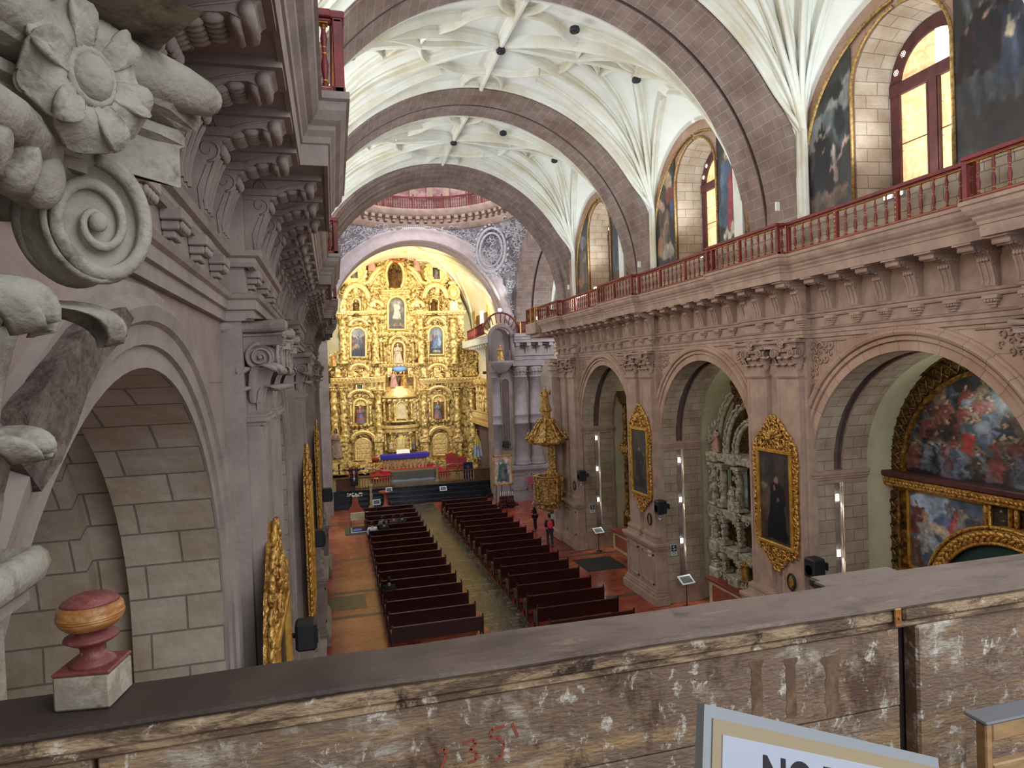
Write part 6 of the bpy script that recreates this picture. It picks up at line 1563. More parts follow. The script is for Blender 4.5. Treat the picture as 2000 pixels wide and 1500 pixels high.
# ---- the great altarpiece
T = thing('high_altarpiece', 'towering gilded high altarpiece filling the chancel end wall', 'altarpiece', (6.1,YA+.5,SF)); TI = Matrix.Translation((-6.1,-YA-.5,-SF))
def TB(nm, b, m='gold_bright', lab=None):
    o = build(nm, b, m, T, lab); o.matrix_parent_inverse = TI; return o
def Q(px,py): return RP(px,py,YA)
def qbox(b, px0,px1,py0,py1, d0, d1, ch=.03):     # photo rectangle -> block at depth YA-d0 (front) .. YA-d1
    x0,_ = Q(px0,(py0+py1)/2); x1,_ = Q(px1,(py0+py1)/2); _,z1 = Q((px0+px1)/2,py0); _,z0 = Q((px0+px1)/2,py1)
    bbox(b, x0,x1,YA-d0,YA-d1,z0,z1,ch); return x0,x1,z0,z1
rg = random.Random(31)
def gcarve(b, px0,px1,py0,py1, d, n, s0=.10, s1=.26):
    for _ in range(n):
        x,z = Q(rg.uniform(px0,px1), rg.uniform(py0,py1))
        if rg.random()<.6: scroll(b, (x,YA-d,z), (1,0,0),(0,0,1), rg.uniform(s0,s1), 1.1, .24, rg.choice((-1,1)), rg.random()*6.3, 4, 8)
        else: leafblob(b, (x,YA-d,z), (1,0,0),(0,0,1),(0,-1,0), rg.uniform(s0,s1), .08, rg.random()*6.3)
# back panel following the silhouette
sil = [(645,925),(645,740),(664,738),(664,600),(674,560),(690,520),(715,505),(735,487),(760,478),(775,468),(800,472),(815,490),(835,505),(852,500),(872,520),(893,560),(905,600),(908,735),(962,742),(962,925)]
b = MB(); prism(b, [Q(*p) for p in sil], PY, YA, YA+.5); TB('back_panel', b, 'gold_bright')
def column(px, py0, py1, r, d=.55, twist=True, name='column', cap=True, m='gold_bright'):
    x,_ = Q(px,(py0+py1)/2); _,z1 = Q(px,py0); _,z0 = Q(px,py1); y = YA-d; h = z1-z0; b = MB()
    zb0 = z0+.22; zt0 = z1-h*.13
    if twist:
        n, sg_ = 30, 10; v = []
        for k in range(n+1):
            q = k/n; rr_ = r*(1.02-.12*q)*(1+.10*sin(q*34))
            if .30<q<.36: rr_ *= 1.22
            for j in range(sg_): a = 2*pi*j/sg_; rw = rr_*(1+.13*cos(2*a+q*16)); v.append((x+rw*cos(a),y+rw*sin(a),zb0+(zt0-zb0)*q))
        b.add(v, [(k*sg_+j,k*sg_+(j+1)%sg_,(k+1)*sg_+(j+1)%sg_,(k+1)*sg_+j) for k in range(n) for j in range(sg_)], smooth=True)
    else: lathe(b, [(r,zb0),(r,zb0+h*.25),(r*1.15,zb0+h*.27),(r*1.15,zb0+h*.3),(r*.95,zb0+h*.31),(r*.88,zt0)], (x,y,0), 12)
    lathe(b, [(r*1.5,z0),(r*1.5,z0+.08),(r*1.2,z0+.12),(r*1.35,z0+.17),(r,zb0)], (x,y,0), 12); shaft = TB(name, b, m)
    if cap:
        b = MB(); lathe(b, [(r*.9,zt0),(r*1.2,zt0+.04),(r*.9,zt0+.08),(r*1.1,z1-.12),(r*1.5,z1-.08)], (x,y,0), 12)
        for k in range(9): a = pi+pi*k/8; d_ = Vector((cos(a),sin(a),0)); leafblob(b, Vector((x,y,zt0+(z1-zt0)*.45))+d_*r*1.15, d_, (0,0,1), (-d_.y,d_.x,0), (z1-zt0)*.36,.07,pi/2.4)
        for s_ in (-1,1): scroll(b, (x+s_*r*1.2,y-r*1.1,z1-.15), (1,0,0),(0,0,1), .09, 1.2,.3, s_, 0, 4, 9)
        box(b, x-r*1.6,x+r*1.6,y-r*1.6,y+r*1.6,z1-.08,z1); build('capital', b, m, shaft)
def cornice(px0,px1,py0,py1, d, name='cornice', drops=True):
    b = MB(); n = 4
    for k in range(n): qbox(b, px0-k*.8*0-(n-k)*.5, px1+(n-k)*.5, py0+(py1-py0)*k/n, py0+(py1-py0)*(k+1)/n, d-.10*k, -.05, .02)
    if drops:
        x0,z = Q(px0,(py0+py1)/2); x1,_ = Q(px1,(py0+py1)/2); k = int((x1-x0)/.28)
        for i in range(k): ell(b, (x0+(x1-x0)*(i+.5)/k,YA-d+.05,z-.05), (.09,.09,.09), 6, 5)
    return TB(name, b, 'gold_plain')
def arch_poly(px0,px1,py0,py1,n=12):       # round headed shape in photo px
    r = (px1-px0)/2; cxp = (px0+px1)/2; return [(px0,py1),(px1,py1)]+[(cxp+r*cos(pi*k/n), py0+r-r*sin(pi*k/n)) for k in range(n+1)]
def framed(kind, px0,px1,py0,py1, cvfn=None, label=None, d=.2, fw=.14, nm='painting', arched=True, m='gold_plain'):
    poly = arch_poly(px0,px1,py0,py1) if arched else [(px0,py1),(px1,py1),(px1,py0),(px0,py0)]
    pts = [(Q(*p)[0],YA-d-.02,Q(*p)[1]) for p in poly]; b = MB(); tube(b, pts, fw, 6, True); f = TB(nm+'_frame', b, m)
    b = MB(); big = [(p[0]+(p[0]-(px0+px1)/2)*.34, p[1]+(p[1]-(py0+py1)/2)*.10) for p in poly]
    prism(b, [Q(*p) for p in big], PY, YA-d+.08, YA); TB(nm+'_surround', b, 'gold_bright')
    if kind=='canvas':
        x0,_ = Q(px0,(py0+py1)/2); x1,_ = Q(px1,(py0+py1)/2); _,z1 = Q((px0+px1)/2,py0); _,z0 = Q((px0+px1)/2,py1); cv = Canvas(44,66,(60,56,60),int(px0),(40,40,48)); cv.asp = (z1-z0)/(x1-x0); cvfn(cv)
        rr_ = .5*(x1-x0)/(z1-z0)
        o = canvas_obj('canvas', cv, lambda u,v:(x0+(x1-x0)*u, YA-d, z0+(z1-z0)*v), (lambda u,v: v<1-rr_ or math.hypot((u-.5)*2,(v-1+rr_)/rr_)<1) if arched else (lambda u,v: True), T, label); o.matrix_parent_inverse = TI
    else:
        b = MB(); prism(b, [Q(*p) for p in poly], PY, YA-d+.02, YA-d+.06); TB('niche_recess', b, 'gold_deep')
        if kind=='shell':
            x0,z0 = Q((px0+px1)/2, py0+(px1-px0)/2); b = MB(); rad = Q(px1,py0)[0]-Q(px0,py0)[0]
            for k in range(9): a = pi*(k+.5)/9; leafblob(b, (x0+rad*.25*cos(a),YA-d-.01,z0+rad*.25*sin(a)), (1,0,0),(0,0,1),(0,-1,0), rad*.24,.06,a)
            TB('shell', b, 'gold_plain')
def pd(px0,px1,pyb,pyt,d,name='arched_pediment',r=.16):
    n = 14; cxp = (px0+px1)/2; w_ = (px1-px0)/2; b = MB()
    for s_,rr_ in ((1.,r),(.86,r*.6)): tube(b, [(Q(cxp-w_*s_*cos(pi*k/n),pyb-(pyb-pyt)*s_*sin(pi*k/n))[0],YA-d,Q(cxp-w_*s_*cos(pi*k/n),pyb-(pyb-pyt)*s_*sin(pi*k/n))[1]) for k in range(n+1)], rr_, 6)
    return TB(name, b, 'gold_plain')
# --- base storey
for px in (653,671,739,827,891,920): column(px, 760 if px in (739,827) else 755, 852, .30)
for px in (653,671,739,827,891,920):
    b = MB(); qbox(b, px-10,px+10,852,862,.95,0,.03); qbox(b, px-8,px+8,862,893,.85,0,.03); qbox(b, px-10,px+10,893,902,.95,0,.03); qbox(b, px-11,px+11,902,925,1.0,0,.03); gcarve(b, px-7,px+7,864,892,.87,10,.06,.13); TB('pedestal', b, 'gold_bright')
b = MB(); qbox(b, 645,730,902,925,.6,0,.03); qbox(b, 835,955,895,925,.6,0,.03); gcarve(b, 646,730,903,922,.62,40); gcarve(b, 838,950,898,920,.62,50); TB('plinth', b, 'gold_bright')
cornice(647,748,737,748,.95,'main_cornice'); cornice(818,958,737,747,.95,'main_cornice')
# doors
for (a0,a1,b0,b1) in ((694,724,856,898),(845,872,847,888)):
    framed('niche', a0,a1,b0,b1, d=.25, nm='door', m='gold_plain'); b = MB(); prism(b, [Q(*p) for p in arch_poly(a0+1.5,a1-1.5,b0+1.5,b1)], PY, YA-.36, YA-.28)
    xa,za = Q((a0+a1)/2,(b0+b1)/2)
    for ix in range(3):
        for iz in range(4):
            x_ = xa+(ix-1)*.36; z_ = za-.62+iz*.42
            bbox(b, x_-.14,x_+.14,YA-.41,YA-.34,z_-.16,z_+.16,.03)
    TB('panelled_door', b, 'gold_plain', 'gilded panelled door'); pd(a0-8,a1+8,b0+4,b0-14,.55)
    b = MB(); gcarve(b, a0-4,a1+4,b0-24,b0-6,.45,34,.10,.24); TB('door_crest', b)
# side niches with statues
for (a0,a1,b0,b1) in ((690,718,779,828),(843,869,772,819)):
    framed('shell', a0,a1,b0,b1, d=.30, nm='niche'); cornice(a0-5,a1+5,b1,b1+5,.75,'niche_sill')
    for s_ in (a0-5,a1+5): column(s_, b0+6,b1,.09,.5,False,'small_column')
    pd(a0-10,a1+10,b0-2,b0-17,.55)
    b = MB(); gcarve(b, a0-8,a1+8,b0-18,b0-2,.4,24,.1,.2); TB('niche_crest', b)
def sm_canvas(cv): cv.e(.5,.5,.5,.5,(90,124,164),soft=.9); cv.fig(.5,.1,.75,(60,80,120),.3)
framed('canvas', 696,708,751,770, sm_canvas,'small blue picture',d=.32,fw=.08,nm='small_picture',arched=False); framed('canvas', 849,861,744,763, sm_canvas,'small blue picture',d=.32,fw=.08,nm='small_picture',arched=False)
# tabernacle storey in the centre
b = MB(); x0,z0 = Q(781,832); 
for (rad,za_,zb_) in ((1.75,Q(781,836)[1],Q(781,829)[1]),(1.6,Q(781,844)[1],Q(781,836)[1])): lathe(b, [(rad*.92,za_),(rad,za_+.1),(rad,zb_),(rad*.9,zb_+.02)], (x0,YA+.2,0), 36, a0=pi, a1=2*pi, smooth=False)
TB('balcony_cornice', b, 'gold_plain')
b = MB(); lathe(b, [(1.35,Q(781,880)[1]),(1.35,Q(781,832)[1])], (x0,YA+.2,0), 24, a0=pi, a1=2*pi, smooth=False); TB('lower_drum', b)
for px in (752,763,773,789,799,812): column(px, 841,878,.08,1.15 if 760<px<805 else .75, True,'small_column')
b = MB(); qbox(b, 774,788,853,877,1.28,1.0,.02); TB('tabernacle_door', b, 'gold_plain','gilt double door of the tabernacle')
b = MB(); lathe(b, [(1.15,Q(781,822)[1]),(1.2,Q(781,777)[1])], (x0,YA+.2,0), 24, a0=pi, a1=2*pi, smooth=False); TB('tabernacle_drum', b)
for px in (750,759,769,792,801,814): column(px, 779,822,.09,1.15 if 757<px<805 else .75, True,'small_column')
b = MB()
for (rad,za_,zb_) in ((1.6,Q(781,824)[1],Q(781,820)[1]),(1.7,Q(781,777)[1],Q(781,772)[1])): lathe(b, [(rad*.9,za_),(rad,za_+.08),(rad,zb_),(rad*.9,zb_+.02)], (x0,YA+.2,0), 30, a0=pi, a1=2*pi, smooth=False)
TB('tabernacle_cornice', b, 'gold_plain')
b = MB(); prism(b, [Q(*p) for p in arch_poly(773,790,785,815)], PY, YA-1.12, YA-1.0); TB('lit_niche', b, 'cream_panel', 'pale lit niche of the tabernacle')
b = MB(); tube(b, [(Q(*p)[0],YA-1.14,Q(*p)[1]) for p in arch_poly(772,791,784,816)], .07, 6, True); TB('tabernacle_arch', b, 'gold_plain')
# large arched niche with the carved group
framed('niche', 750,810,715,774, d=.15, nm='great_niche', fw=.2)
b = MB(); x0,z0 = Q(780,771); lathe(b, [(1.5,z0-.1),(1.45,z0+.2),(1.15,z0+.55),(1.2,z0+.75),(.0,z0+.76)], (x0,YA+.1,0), 24, a0=pi, a1=2*pi); TB('group_plinth', b, 'gold_plain')
b = MB(); ell(b, (Q(779,718)[0],YA-.5,Q(779,720)[1]), (.62,.25,.32), 12, 8); TB('blue_cloud', b, mat('cloud_blue',(130,170,220),.7), 'pale blue cloud over the group')
# --- second storey
for px in (670,732,820,884): column(px, 613,711,.30)
for px in (744,751,806,813,722,835): column(px, 664,711,.11,.4,False,'small_column')
cornice(666,749,609,616,.95); cornice(800,905,609,616,.95); cornice(740,814,711,718,.85,'centre_cornice'); cornice(738,815,651,657,.6,'centre_cornice')
b = MB()
for px in (660,684,716,736,760,800,826,850,872,895): qbox(b, px-5,px+5,718,737,.7,0,.03)
gcarve(b, 660,900,719,736,.55,110,.09,.2); TB('predella', b)
for (a0,a1) in ((686,716),(838,868)): pd(a0-3,a1+3,724,712,.75); b = MB(); gcarve(b, a0+2,a1-2,722,738,.72,24,.1,.2); TB('cartouche', b, 'gold_plain')
def pv_left(cv): cv.e(.5,.9,.6,.2,(120,124,134),.0); cv.fig(.48,.28,.55,(60,70,92),.30,lean=.0); cv.p([(.05,.85),(.4,.72),(.45,.62),(.1,.70)],(170,160,150)); cv.p([(.95,.85),(.6,.72),(.55,.62),(.9,.72)],(160,150,140)); cv.e(.3,.35,.25,.07,(170,110,76),.3); cv.e(.7,.5,.12,.06,(140,60,50)); cv.e(.25,.55,.14,.06,(150,70,56)); cv.e(.5,.36,.12,.04,(90,140,80)); cv.e(.5,.08,.5,.1,(36,46,84))
def pv_right(cv): cv.e(.5,.7,.6,.4,(136,156,184),soft=.9); cv.fig(.5,.22,.6,(76,104,156),.28,inner=(140,160,190)); cv.p([(.1,.7),(.42,.72),(.42,.60),(.15,.45)],(120,140,170)); cv.e(.3,.6,.08,.12,(150,50,60)); cv.e(.7,.45,.14,.16,(120,150,190)); cv.e(.5,.12,.3,.06,(170,150,110)); cv.e(.5,.02,.5,.08,(40,60,90))
def pv_mid(cv): cv.e(.5,.8,.42,.16,(190,180,150),soft=.9); cv.fig(.5,.30,.58,(176,170,156),.24,inner=(210,206,190)); cv.e(.78,.6,.10,.12,(90,90,86)); cv.e(.22,.62,.12,.10,(96,80,70)); cv.e(.5,.28,.5,.05,(70,60,56))
def pv_mid2(cv):
    pv_mid(cv)
    for k in range(8): cv.e(.08+.12*k,.12+.04*(k%2),.07,.06,((130,60,50),(60,64,80),(150,110,70))[k%3])
framed('canvas', 684,715,640,698, pv_left, 'arched painting of a winged figure in dark blue', nm='painting'); framed('canvas', 836,866,637,693, pv_right, 'arched painting of a figure in pale blue light', nm='painting')
framed('canvas', 757,791.5,579,644, pv_mid2, 'tall arched painting of a pale robed figure over small figures', nm='painting')
framed('niche', 766,789.5,667,711, d=.25, nm='niche'); pd(760,795,672,655,.4,r=.1)
for (a0,a1,b0) in ((684,715,640),(836,866,637)): pd(a0-2,a1+2,b0-2,b0-16,.5); b = MB(); gcarve(b, a0-6,a1+6,b0-18,b0-2,.38,30,.1,.2); gcarve(b, a0-2,a1+2,702,710,.38,20,.1,.2); TB('painting_crest', b)
b = MB()
for px in (721,752,799,830,676,878,895): gcarve(b, px-4,px+4,622,705,.3,36,.08,.17)
gcarve(b, 895,906,640,735,.2,30,.1,.2); TB('carved_strips', b)
# --- top storey
for (a0,a1,b0,b1) in ((688,703,584,619),(841,855,583,617)):
    framed('niche', a0,a1,b0,b1-1, d=.25, nm='niche', fw=.12); pd(a0-16,a1+16,b0+2,b0-26,.75,r=.2); 
    for s_ in (a0-9,a1+9): column(s_, b0-8,611,.12,.4,False,'small_column')
    b = MB(); gcarve(b, a0-13,a1+13,b0-20,b0-4,.4,34,.1,.2); gcarve(b,a0-13,a0-5,b0-4,608,.3,16,.08,.15); gcarve(b,a1+5,a1+13,b0-4,608,.3,16,.08,.15); TB('niche_surround_carving', b)
# oval niche
ox,oz = Q(771,539); rx_ = Q(787,539)[0]-ox; rz_ = Q(771,513)[1]-oz; b = MB()
for s_,rr_,d in ((1.08,.16,.35),(1.35,.12,.25)): tube(b, [(ox+rx_*s_*cos(a),YA-d,oz+rz_*s_*sin(a)) for a in [2*pi*k/30 for k in range(30)]], rr_, 6, True)
TB('oval_frame', b, 'gold_plain'); b = MB(); prism(b, [(ox+rx_*cos(a),oz+rz_*sin(a)) for a in [2*pi*k/30 for k in range(30)]], PY, YA-.14, YA-.05); TB('oval_recess', b, 'gold_deep')
b = MB(); prism(b, [Q(*p) for p in ((748,570),(752,510),(792,510),(796,570))], PY, YA-.12, YA); gcarve(b, 744,752,512,568,.35,26,.12,.24); gcarve(b, 790,800,512,568,.35,26,.12,.24); TB('oval_surround', b)
for s_,px in ((-1,745),(1,797)):
    b = MB(); pts = [Q(px+s_*dx,py) for dx,py in ((-4,522),(8,528),(18,540),(24,552),(34,556),(40,548))]; tube(b, [(p[0],YA-.6,p[1]) for p in pts], [.14,.22,.22,.2,.2,.12], 7); tube(b, [(p[0],YA-.45,p[1]-.35) for p in pts[:4]], .14, 6)
    x_,z_ = pts[-1]; scroll(b, (x_,YA-.6,z_+.05),(1,0,0),(0,0,1),.32,1.2,.3,s_,0,6,14); TB('broken_pediment', b, 'gold_plain')
cornice(745,797,568,575,.8,'oval_sill')
b = MB()
for (pxa,pxb,pya,pyb,nn) in ((722,750,560,606,60),(793,826,560,606,60),(748,797,572,580,20),(735,745,625,650,10),(800,812,590,606,20)): gcarve(b, pxa,pxb,pya,pyb,.25,nn,.12,.28)
TB('scroll_field', b)
for s_,px,py in ((-1,735,602),(1,815,602)):
    b = MB(); x_,z_ = Q(px,py); tube(b, [(x_+.5*cos(a),YA-.5,z_+.55*sin(a)) for a in [pi*k/10 for k in range(11)]], .2, 6); TB('half_arch_scroll', b, 'gold_plain')
# cartouche shields
for (px,py) in ((691,534),(850,536)):
    b = MB(); x_,z_ = Q(px,py); tube(b, [(x_+.86*cos(a)*(1+.08*cos(4*a)),YA-.6,z_+1.0*sin(a)*(1+.06*cos(3*a))) for a in [2*pi*k/26 for k in range(26)]], .16, 6, True)
    prism(b, [(x_+.8*cos(a),z_+.95*sin(a)) for a in [2*pi*k/20 for k in range(20)]], PY, YA-.6, YA-.3)
    for k in range(18): a = 2*pi*k/18; leafblob(b, (x_+1.0*cos(a),YA-.65,z_+1.15*sin(a)),(1,0,0),(0,0,1),(0,-1,0),.24,.10,a+1.2)
    tube(b, [(x_+.12,YA-.5,z_-1.0),(x_,YA-.5,z_-1.9)], .25, 6); TB('shield_cartouche', b, 'gold_plain')
    cv = Canvas(16,24,(60,44,36),4); cv.asp=1.4; cv.fig(.5,.0,.9,(110,90,76)); o = canvas_obj('canvas', cv, lambda u,v:(x_-.30+.6*u,YA-.62,z_-.5+1.0*v), lambda u,v: True, T, 'small dark picture in the shield'); o.matrix_parent_inverse = TI
b = MB(); x_,z_ = Q(774,489)
tube(b, [(x_+1.0*cos(a)*(1+.06*cos(4*a)),YA-.4,z_+1.05*sin(a)) for a in [2*pi*k/26 for k in range(26)]], .15, 6, True); gcarve(b, 758,790,474,504,.4,60,.12,.3); prism(b, [(x_+.95*cos(a),z_+1.0*sin(a)) for a in [2*pi*k/20 for k in range(20)]], PY, YA-.2, YA); TB('top_medallion', b, mat('gold_red',(190,116,64),.5,.3,col2=(130,70,40),nscale=6), 'reddish gold topmost medallion')
b = MB(); ell(b, (x_,YA-.5,z_+.1), (.3,.2,.38), 10, 8); ell(b, (x_,YA-.55,z_-.4), (.4,.2,.3), 10, 8); TB('medallion_relief', b, 'robe_pink')
x_,z_ = Q(884,572); b = MB(); ell(b, (x_,YA-.4,z_), (.5,.25,.55), 12, 8); tube(b, [(x_+.5*cos(a),YA-.5,z_+.6*sin(a)) for a in [2*pi*k/18 for k in range(18)]], .10, 6, True)
for k in range(7): a = pi/2+(k-3)*.3; leafblob(b, (x_+.3*cos(a),YA-.4,z_+.55+.3*sin(a)),(1,0,0),(0,0,1),(0,-1,0),.3,.1,a)
qbox(b, 876,892,590,608,.6,0); TB('urn', b, 'gold_plain')
b = MB(); gcarve(b, 667,690,552,585,.2,20,.14,.3); gcarve(b, 858,895,540,600,.15,40,.14,.3); gcarve(b, 735,760,480,520,.15,30,.12,.3); gcarve(b, 790,815,480,520,.15,30,.12,.3); TB('outer_carving', b)
# side wings
b = MB(); qbox(b, 898,930,700,735,.3,0,.05); gcarve(b, 900,930,660,735,.35,60,.14,.34); x_,z_ = Q(925,716); tube(b, [(x_+.6*cos(a),YA-.4,z_+1.2*sin(a)) for a in [-pi/2+pi*k/12 for k in range(13)]], .16, 6); TB('right_wing', b)
b = MB(); gcarve(b, 644,662,690,735,.35,40,.14,.3); TB('left_wing', b)
# carved gilt panelling on the right chancel wall
t = thing('gilt_wall_panelling', 'gilt carved panelling with gallery on the right wall of the chancel', 'panelling', (12.5,55,SF)); inv = Matrix.Translation((-12.5,-55,-SF))
_,za_ = RX(945,738,12.3); za_ = -.6
b = MB(); bbox(b, 12.25,12.55,50.4,59,-3.9,-.7,.02)
for k in range(12): yk = 50.8+k*.72; carved_column(b, 12.15,yk,-3.6,-1.1,.11,tw=4); 
o = build('pilasters', b, 'gold_bright', t); o.matrix_parent_inverse = inv
b = MB(); bbox(b, 11.9,12.55,50.3,59,-.9,-.55,.03); bbox(b, 11.6,12.55,50.3,59,-4.35,-4.05,.03)
for k in range(90): scroll(b, (11.88,rg.uniform(50.4,59),rg.uniform(-.95,-.5)),(0,1,0),(0,0,1),rg.uniform(.1,.2),1,.25,rg.choice((-1,1)),rg.random()*6,4,8)
o = build('cornices', b, 'gold_plain', t); o.matrix_parent_inverse = inv
b = MB(); bbox(b, 11.65,11.8,50.3,59,-4.05,-3.95,.01); bbox(b, 11.62,11.83,50.3,59,-3.3,-3.2,.02)
for k in range(30): lathe(b, [(.04,-3.95),(.07,-3.7),(.04,-3.5),(.05,-3.3)], (11.73,50.45+k*.29,0), 6)
o = build('gilt_balustrade', b, 'gold_plain', t); o.matrix_parent_inverse = inv
b = MB(); bbox(b, 11.95,12.55,50.35,51.3,SF,-4.35,.02); o = build('plain_pier', b, 'cream_panel', t); o.matrix_parent_inverse = inv
b = MB(); box(b, 12.3,12.5,51.3,58.5,SF,-4.35); o = build('dark_opening', b, 'arch_groove', t); o.matrix_parent_inverse = inv
# ---- statues of the altarpiece
def st(label, px, pyb, pyt, d, robe='robe_gold', arms='fold', head='flesh_paint', **k):
    x,z0 = RP(px,pyb,YA-d); _,z1 = RP(px,pyt,YA-d); return statue('saint_statue', label, (x,YA-d,z0+.02), (z1-z0)/1.0, robe, pi, arms, head, **k)
st('bronze coloured robed figure in the oval niche near the top of the altarpiece', 771,563,517,.45,'bronze','one','bronze',halo=True)
st('pale brown praying woman statue in the central niche of the altarpiece', 778,710,670,.55,'pale_wood','fold','pale_wood',halo=True)
st('small dark robed statue in the upper left niche of the altarpiece', 696,618,585,.5,'bronze','fold','flesh_paint',halo=True)
st('small dark robed statue in the upper right niche of the altarpiece', 848,617,584,.5,'bronze','one','bronze',halo=True)
mat('robe_blue', (84,100,146), .6, col2=(150,84,70), nscale=2.5, lo=.45, hi=.55); mat('robe_rose', (164,96,96), .6, col2=(96,110,120), nscale=2.5, lo=.45, hi=.55)
st('bearded statue in blue and orange robes in the lower left niche', 704,827,793,.7,'robe_blue','fold')
st('statue of a veiled woman in rose and grey robes in the lower right niche', 856,818,785,.7,'robe_rose','fold')
st('pinkish statue on the left of the carved group under the blue cloud', 770,757,724,.8,'robe_pink','out')
st('golden robed statue on the right of the carved group under the blue cloud', 790,757,724,.8,'robe_gold','out')
st('seated-looking pale angel on the left slope of the top pediment', 727,530,497,.6,'robe_pink','one')
st('seated-looking pale angel on the right slope of the top pediment', 815,530,500,.6,'robe_pink','out')
st('tiny white robed figure left of the tabernacle door', 764,877,862,1.3,'pale_wood','fold')
st('tiny grey robed figure right of the tabernacle door', 808,877,862,1.0,'cloth_grey','fold')
st('small angel bust left of the central painting', 730,600,578,.5,'pale_wood','fold'); st('small angel bust right of the central painting', 815,600,578,.5,'pale_wood','fold')
# gilded angel with trumpet at left edge, and the one on the right wing
st('carved angel at the right wing of the altarpiece cornice', 911,706,686,.5,'robe_gold','one'); st('carved angel at the left edge of the altarpiece', 652,716,690,.5,'robe_gold','one')
for (px,py,l) in ((722,497,'left'),(833,498,'right'),(888,533,'far right'),(785,480,'topmost')):
    x,z = RP(px,py,YA-.8); tt = thing('stage_lamp', 'small black lamp clamped high on the altarpiece, %s one' % l, 'lamp', (x,YA-.8,z)); b = MB(); bbox(b, -.12,.12,-.1,.1,-.1,.1,.02); build('housing', b, 'black_plastic', tt); b = MB(); tube(b, [(0,.1,0),(0,.5,-.15)], .03, 5); build('bracket', b, 'black_plastic', tt)
# ================================================================ ALTAR FURNITURE
YT = 54.2
b = MB()
for k,(g,h) in enumerate(((0,.20),(.45,.40),(.9,.62))): bbox(b, 2.6+g,9.1-g,54.0+g*.6+.9,57.85,SF,SF+h,.02)
tag(build('red_dais', b, 'carpet_red'), 'stepped red carpeted platform in front of the altarpiece', 'platform')
DZ = SF+.62
x0,_ = RP(748,905,56.6); x1,_ = RP(832,895,56.6); _,zt_ = RP(790,886,56.6)
t = thing('high_altar_table', 'carved wooden altar draped with a blue cloth on the red platform', 'altar', ((x0+x1)/2,56.7,DZ)); hw = (x1-x0)/2; hh = zt_-DZ
b = MB(); bbox(b, -hw,hw,-.45,.45,0,hh-.1,.02); build('body', b, 'altar_wood', t)
b = MB()
for k in range(11): xk = -hw+.18+k*(2*hw-.36)/10; lathe(b, [(.05,.1),(.07,.3),(.05,hh*.5),(.07,hh-.3)], (xk,-.46,0), 6)
for k in range(14): scroll(b, (rg.uniform(-hw+.2,hw-.2),-.47,rg.uniform(.3,hh-.4)),(1,0,0),(0,0,1),.16,1,.2,rg.choice((-1,1)),rg.random()*6,4,9)
build('carved_front', b, 'altar_wood', t)
b = MB(); bbox(b, -hw-.15,hw+.2,-.58,.5,hh-.1,hh,.02); bbox(b, -hw-.15,hw+.2,-.60,-.55,hh-.34,hh-.02,.01); bbox(b, -hw-.17,-hw-.12,-.6,.5,hh-.5,hh,.01); build('blue_cloth', b, 'blue_cloth', t, 'deep blue altar cloth')
t2 = thing('missal', 'open white book on the blue altar cloth', 'book', ((x0+x1)/2-.1,56.5,DZ+hh)); b = MB(); b.M = Matrix.Rotation(radians(-50),4,'X').inverted(); bbox(b, -.55,0,-.02,.4,.02,.07,.01); bbox(b, 0,.55,-.02,.4,.02,.07,.01); build('pages', b, 'white_paint', t2); b = MB(); bbox(b,-.45,.45,-.1,.25,0,.05,.01); build('cushion', b, 'velvet_red', t2)
x0,_ = RP(764,930,YT); x1,_ = RP(849,918,YT); _,zt_ = RP(805,918,YT)
t = thing('altar_table', 'long table under a grey-green cloth with a white lower hem before the red platform', 'table', ((x0+x1)/2,YT,SF)); hw = (x1-x0)/2; hh = zt_-SF
b = MB(); bbox(b, -hw,hw,-.5,.5,hh-.06,hh,.02); v = []; n = 60
b2 = MB(); vv = []
per = [(-hw-.02,-.52),(hw+.02,-.52),(hw+.02,.52),(-hw-.02,.52)]; pts = []
for i in range(4):
    p, q = per[i], per[(i+1)%4]
    for k in range(20): pts.append((p[0]+(q[0]-p[0])*k/20,p[1]+(q[1]-p[1])*k/20))
def skirt(b, z1, z0, off, amp, ph=0):
    vs = [(p[0],p[1],z1) for p in pts]+[(p[0]*(1+off)+amp*.5*sin(i*1.3+ph),p[1]*(1+off*3)+amp*sin(i*1.9+ph),z0+.02*sin(i*.8)) for i,p in enumerate(pts)]; n_ = len(pts)
    b.add(vs, [(i,(i+1)%n_,n_+(i+1)%n_,n_+i) for i in range(n_)], smooth=True)
skirt(b, hh, hh-.62, .01, .02); build('grey_cloth', b, 'table_cloth_grey', t, 'grey-green cloth'); b = MB(); skirt(b, hh-.60, hh-.80, .002, .008, 2); build('white_hem', b, 'cloth_pale', t, 'pale under cloth')
for sx in (-1,1):
    for sy in (-1,1): b = MB(); lathe(b, [(.06,0),(.09,.1),(.05,.3),(.08,hh-.3),(.08,hh-.05)], (sx*(hw-.25),sy*.35,0), 8); build('leg', b, 'pew_wood', t)
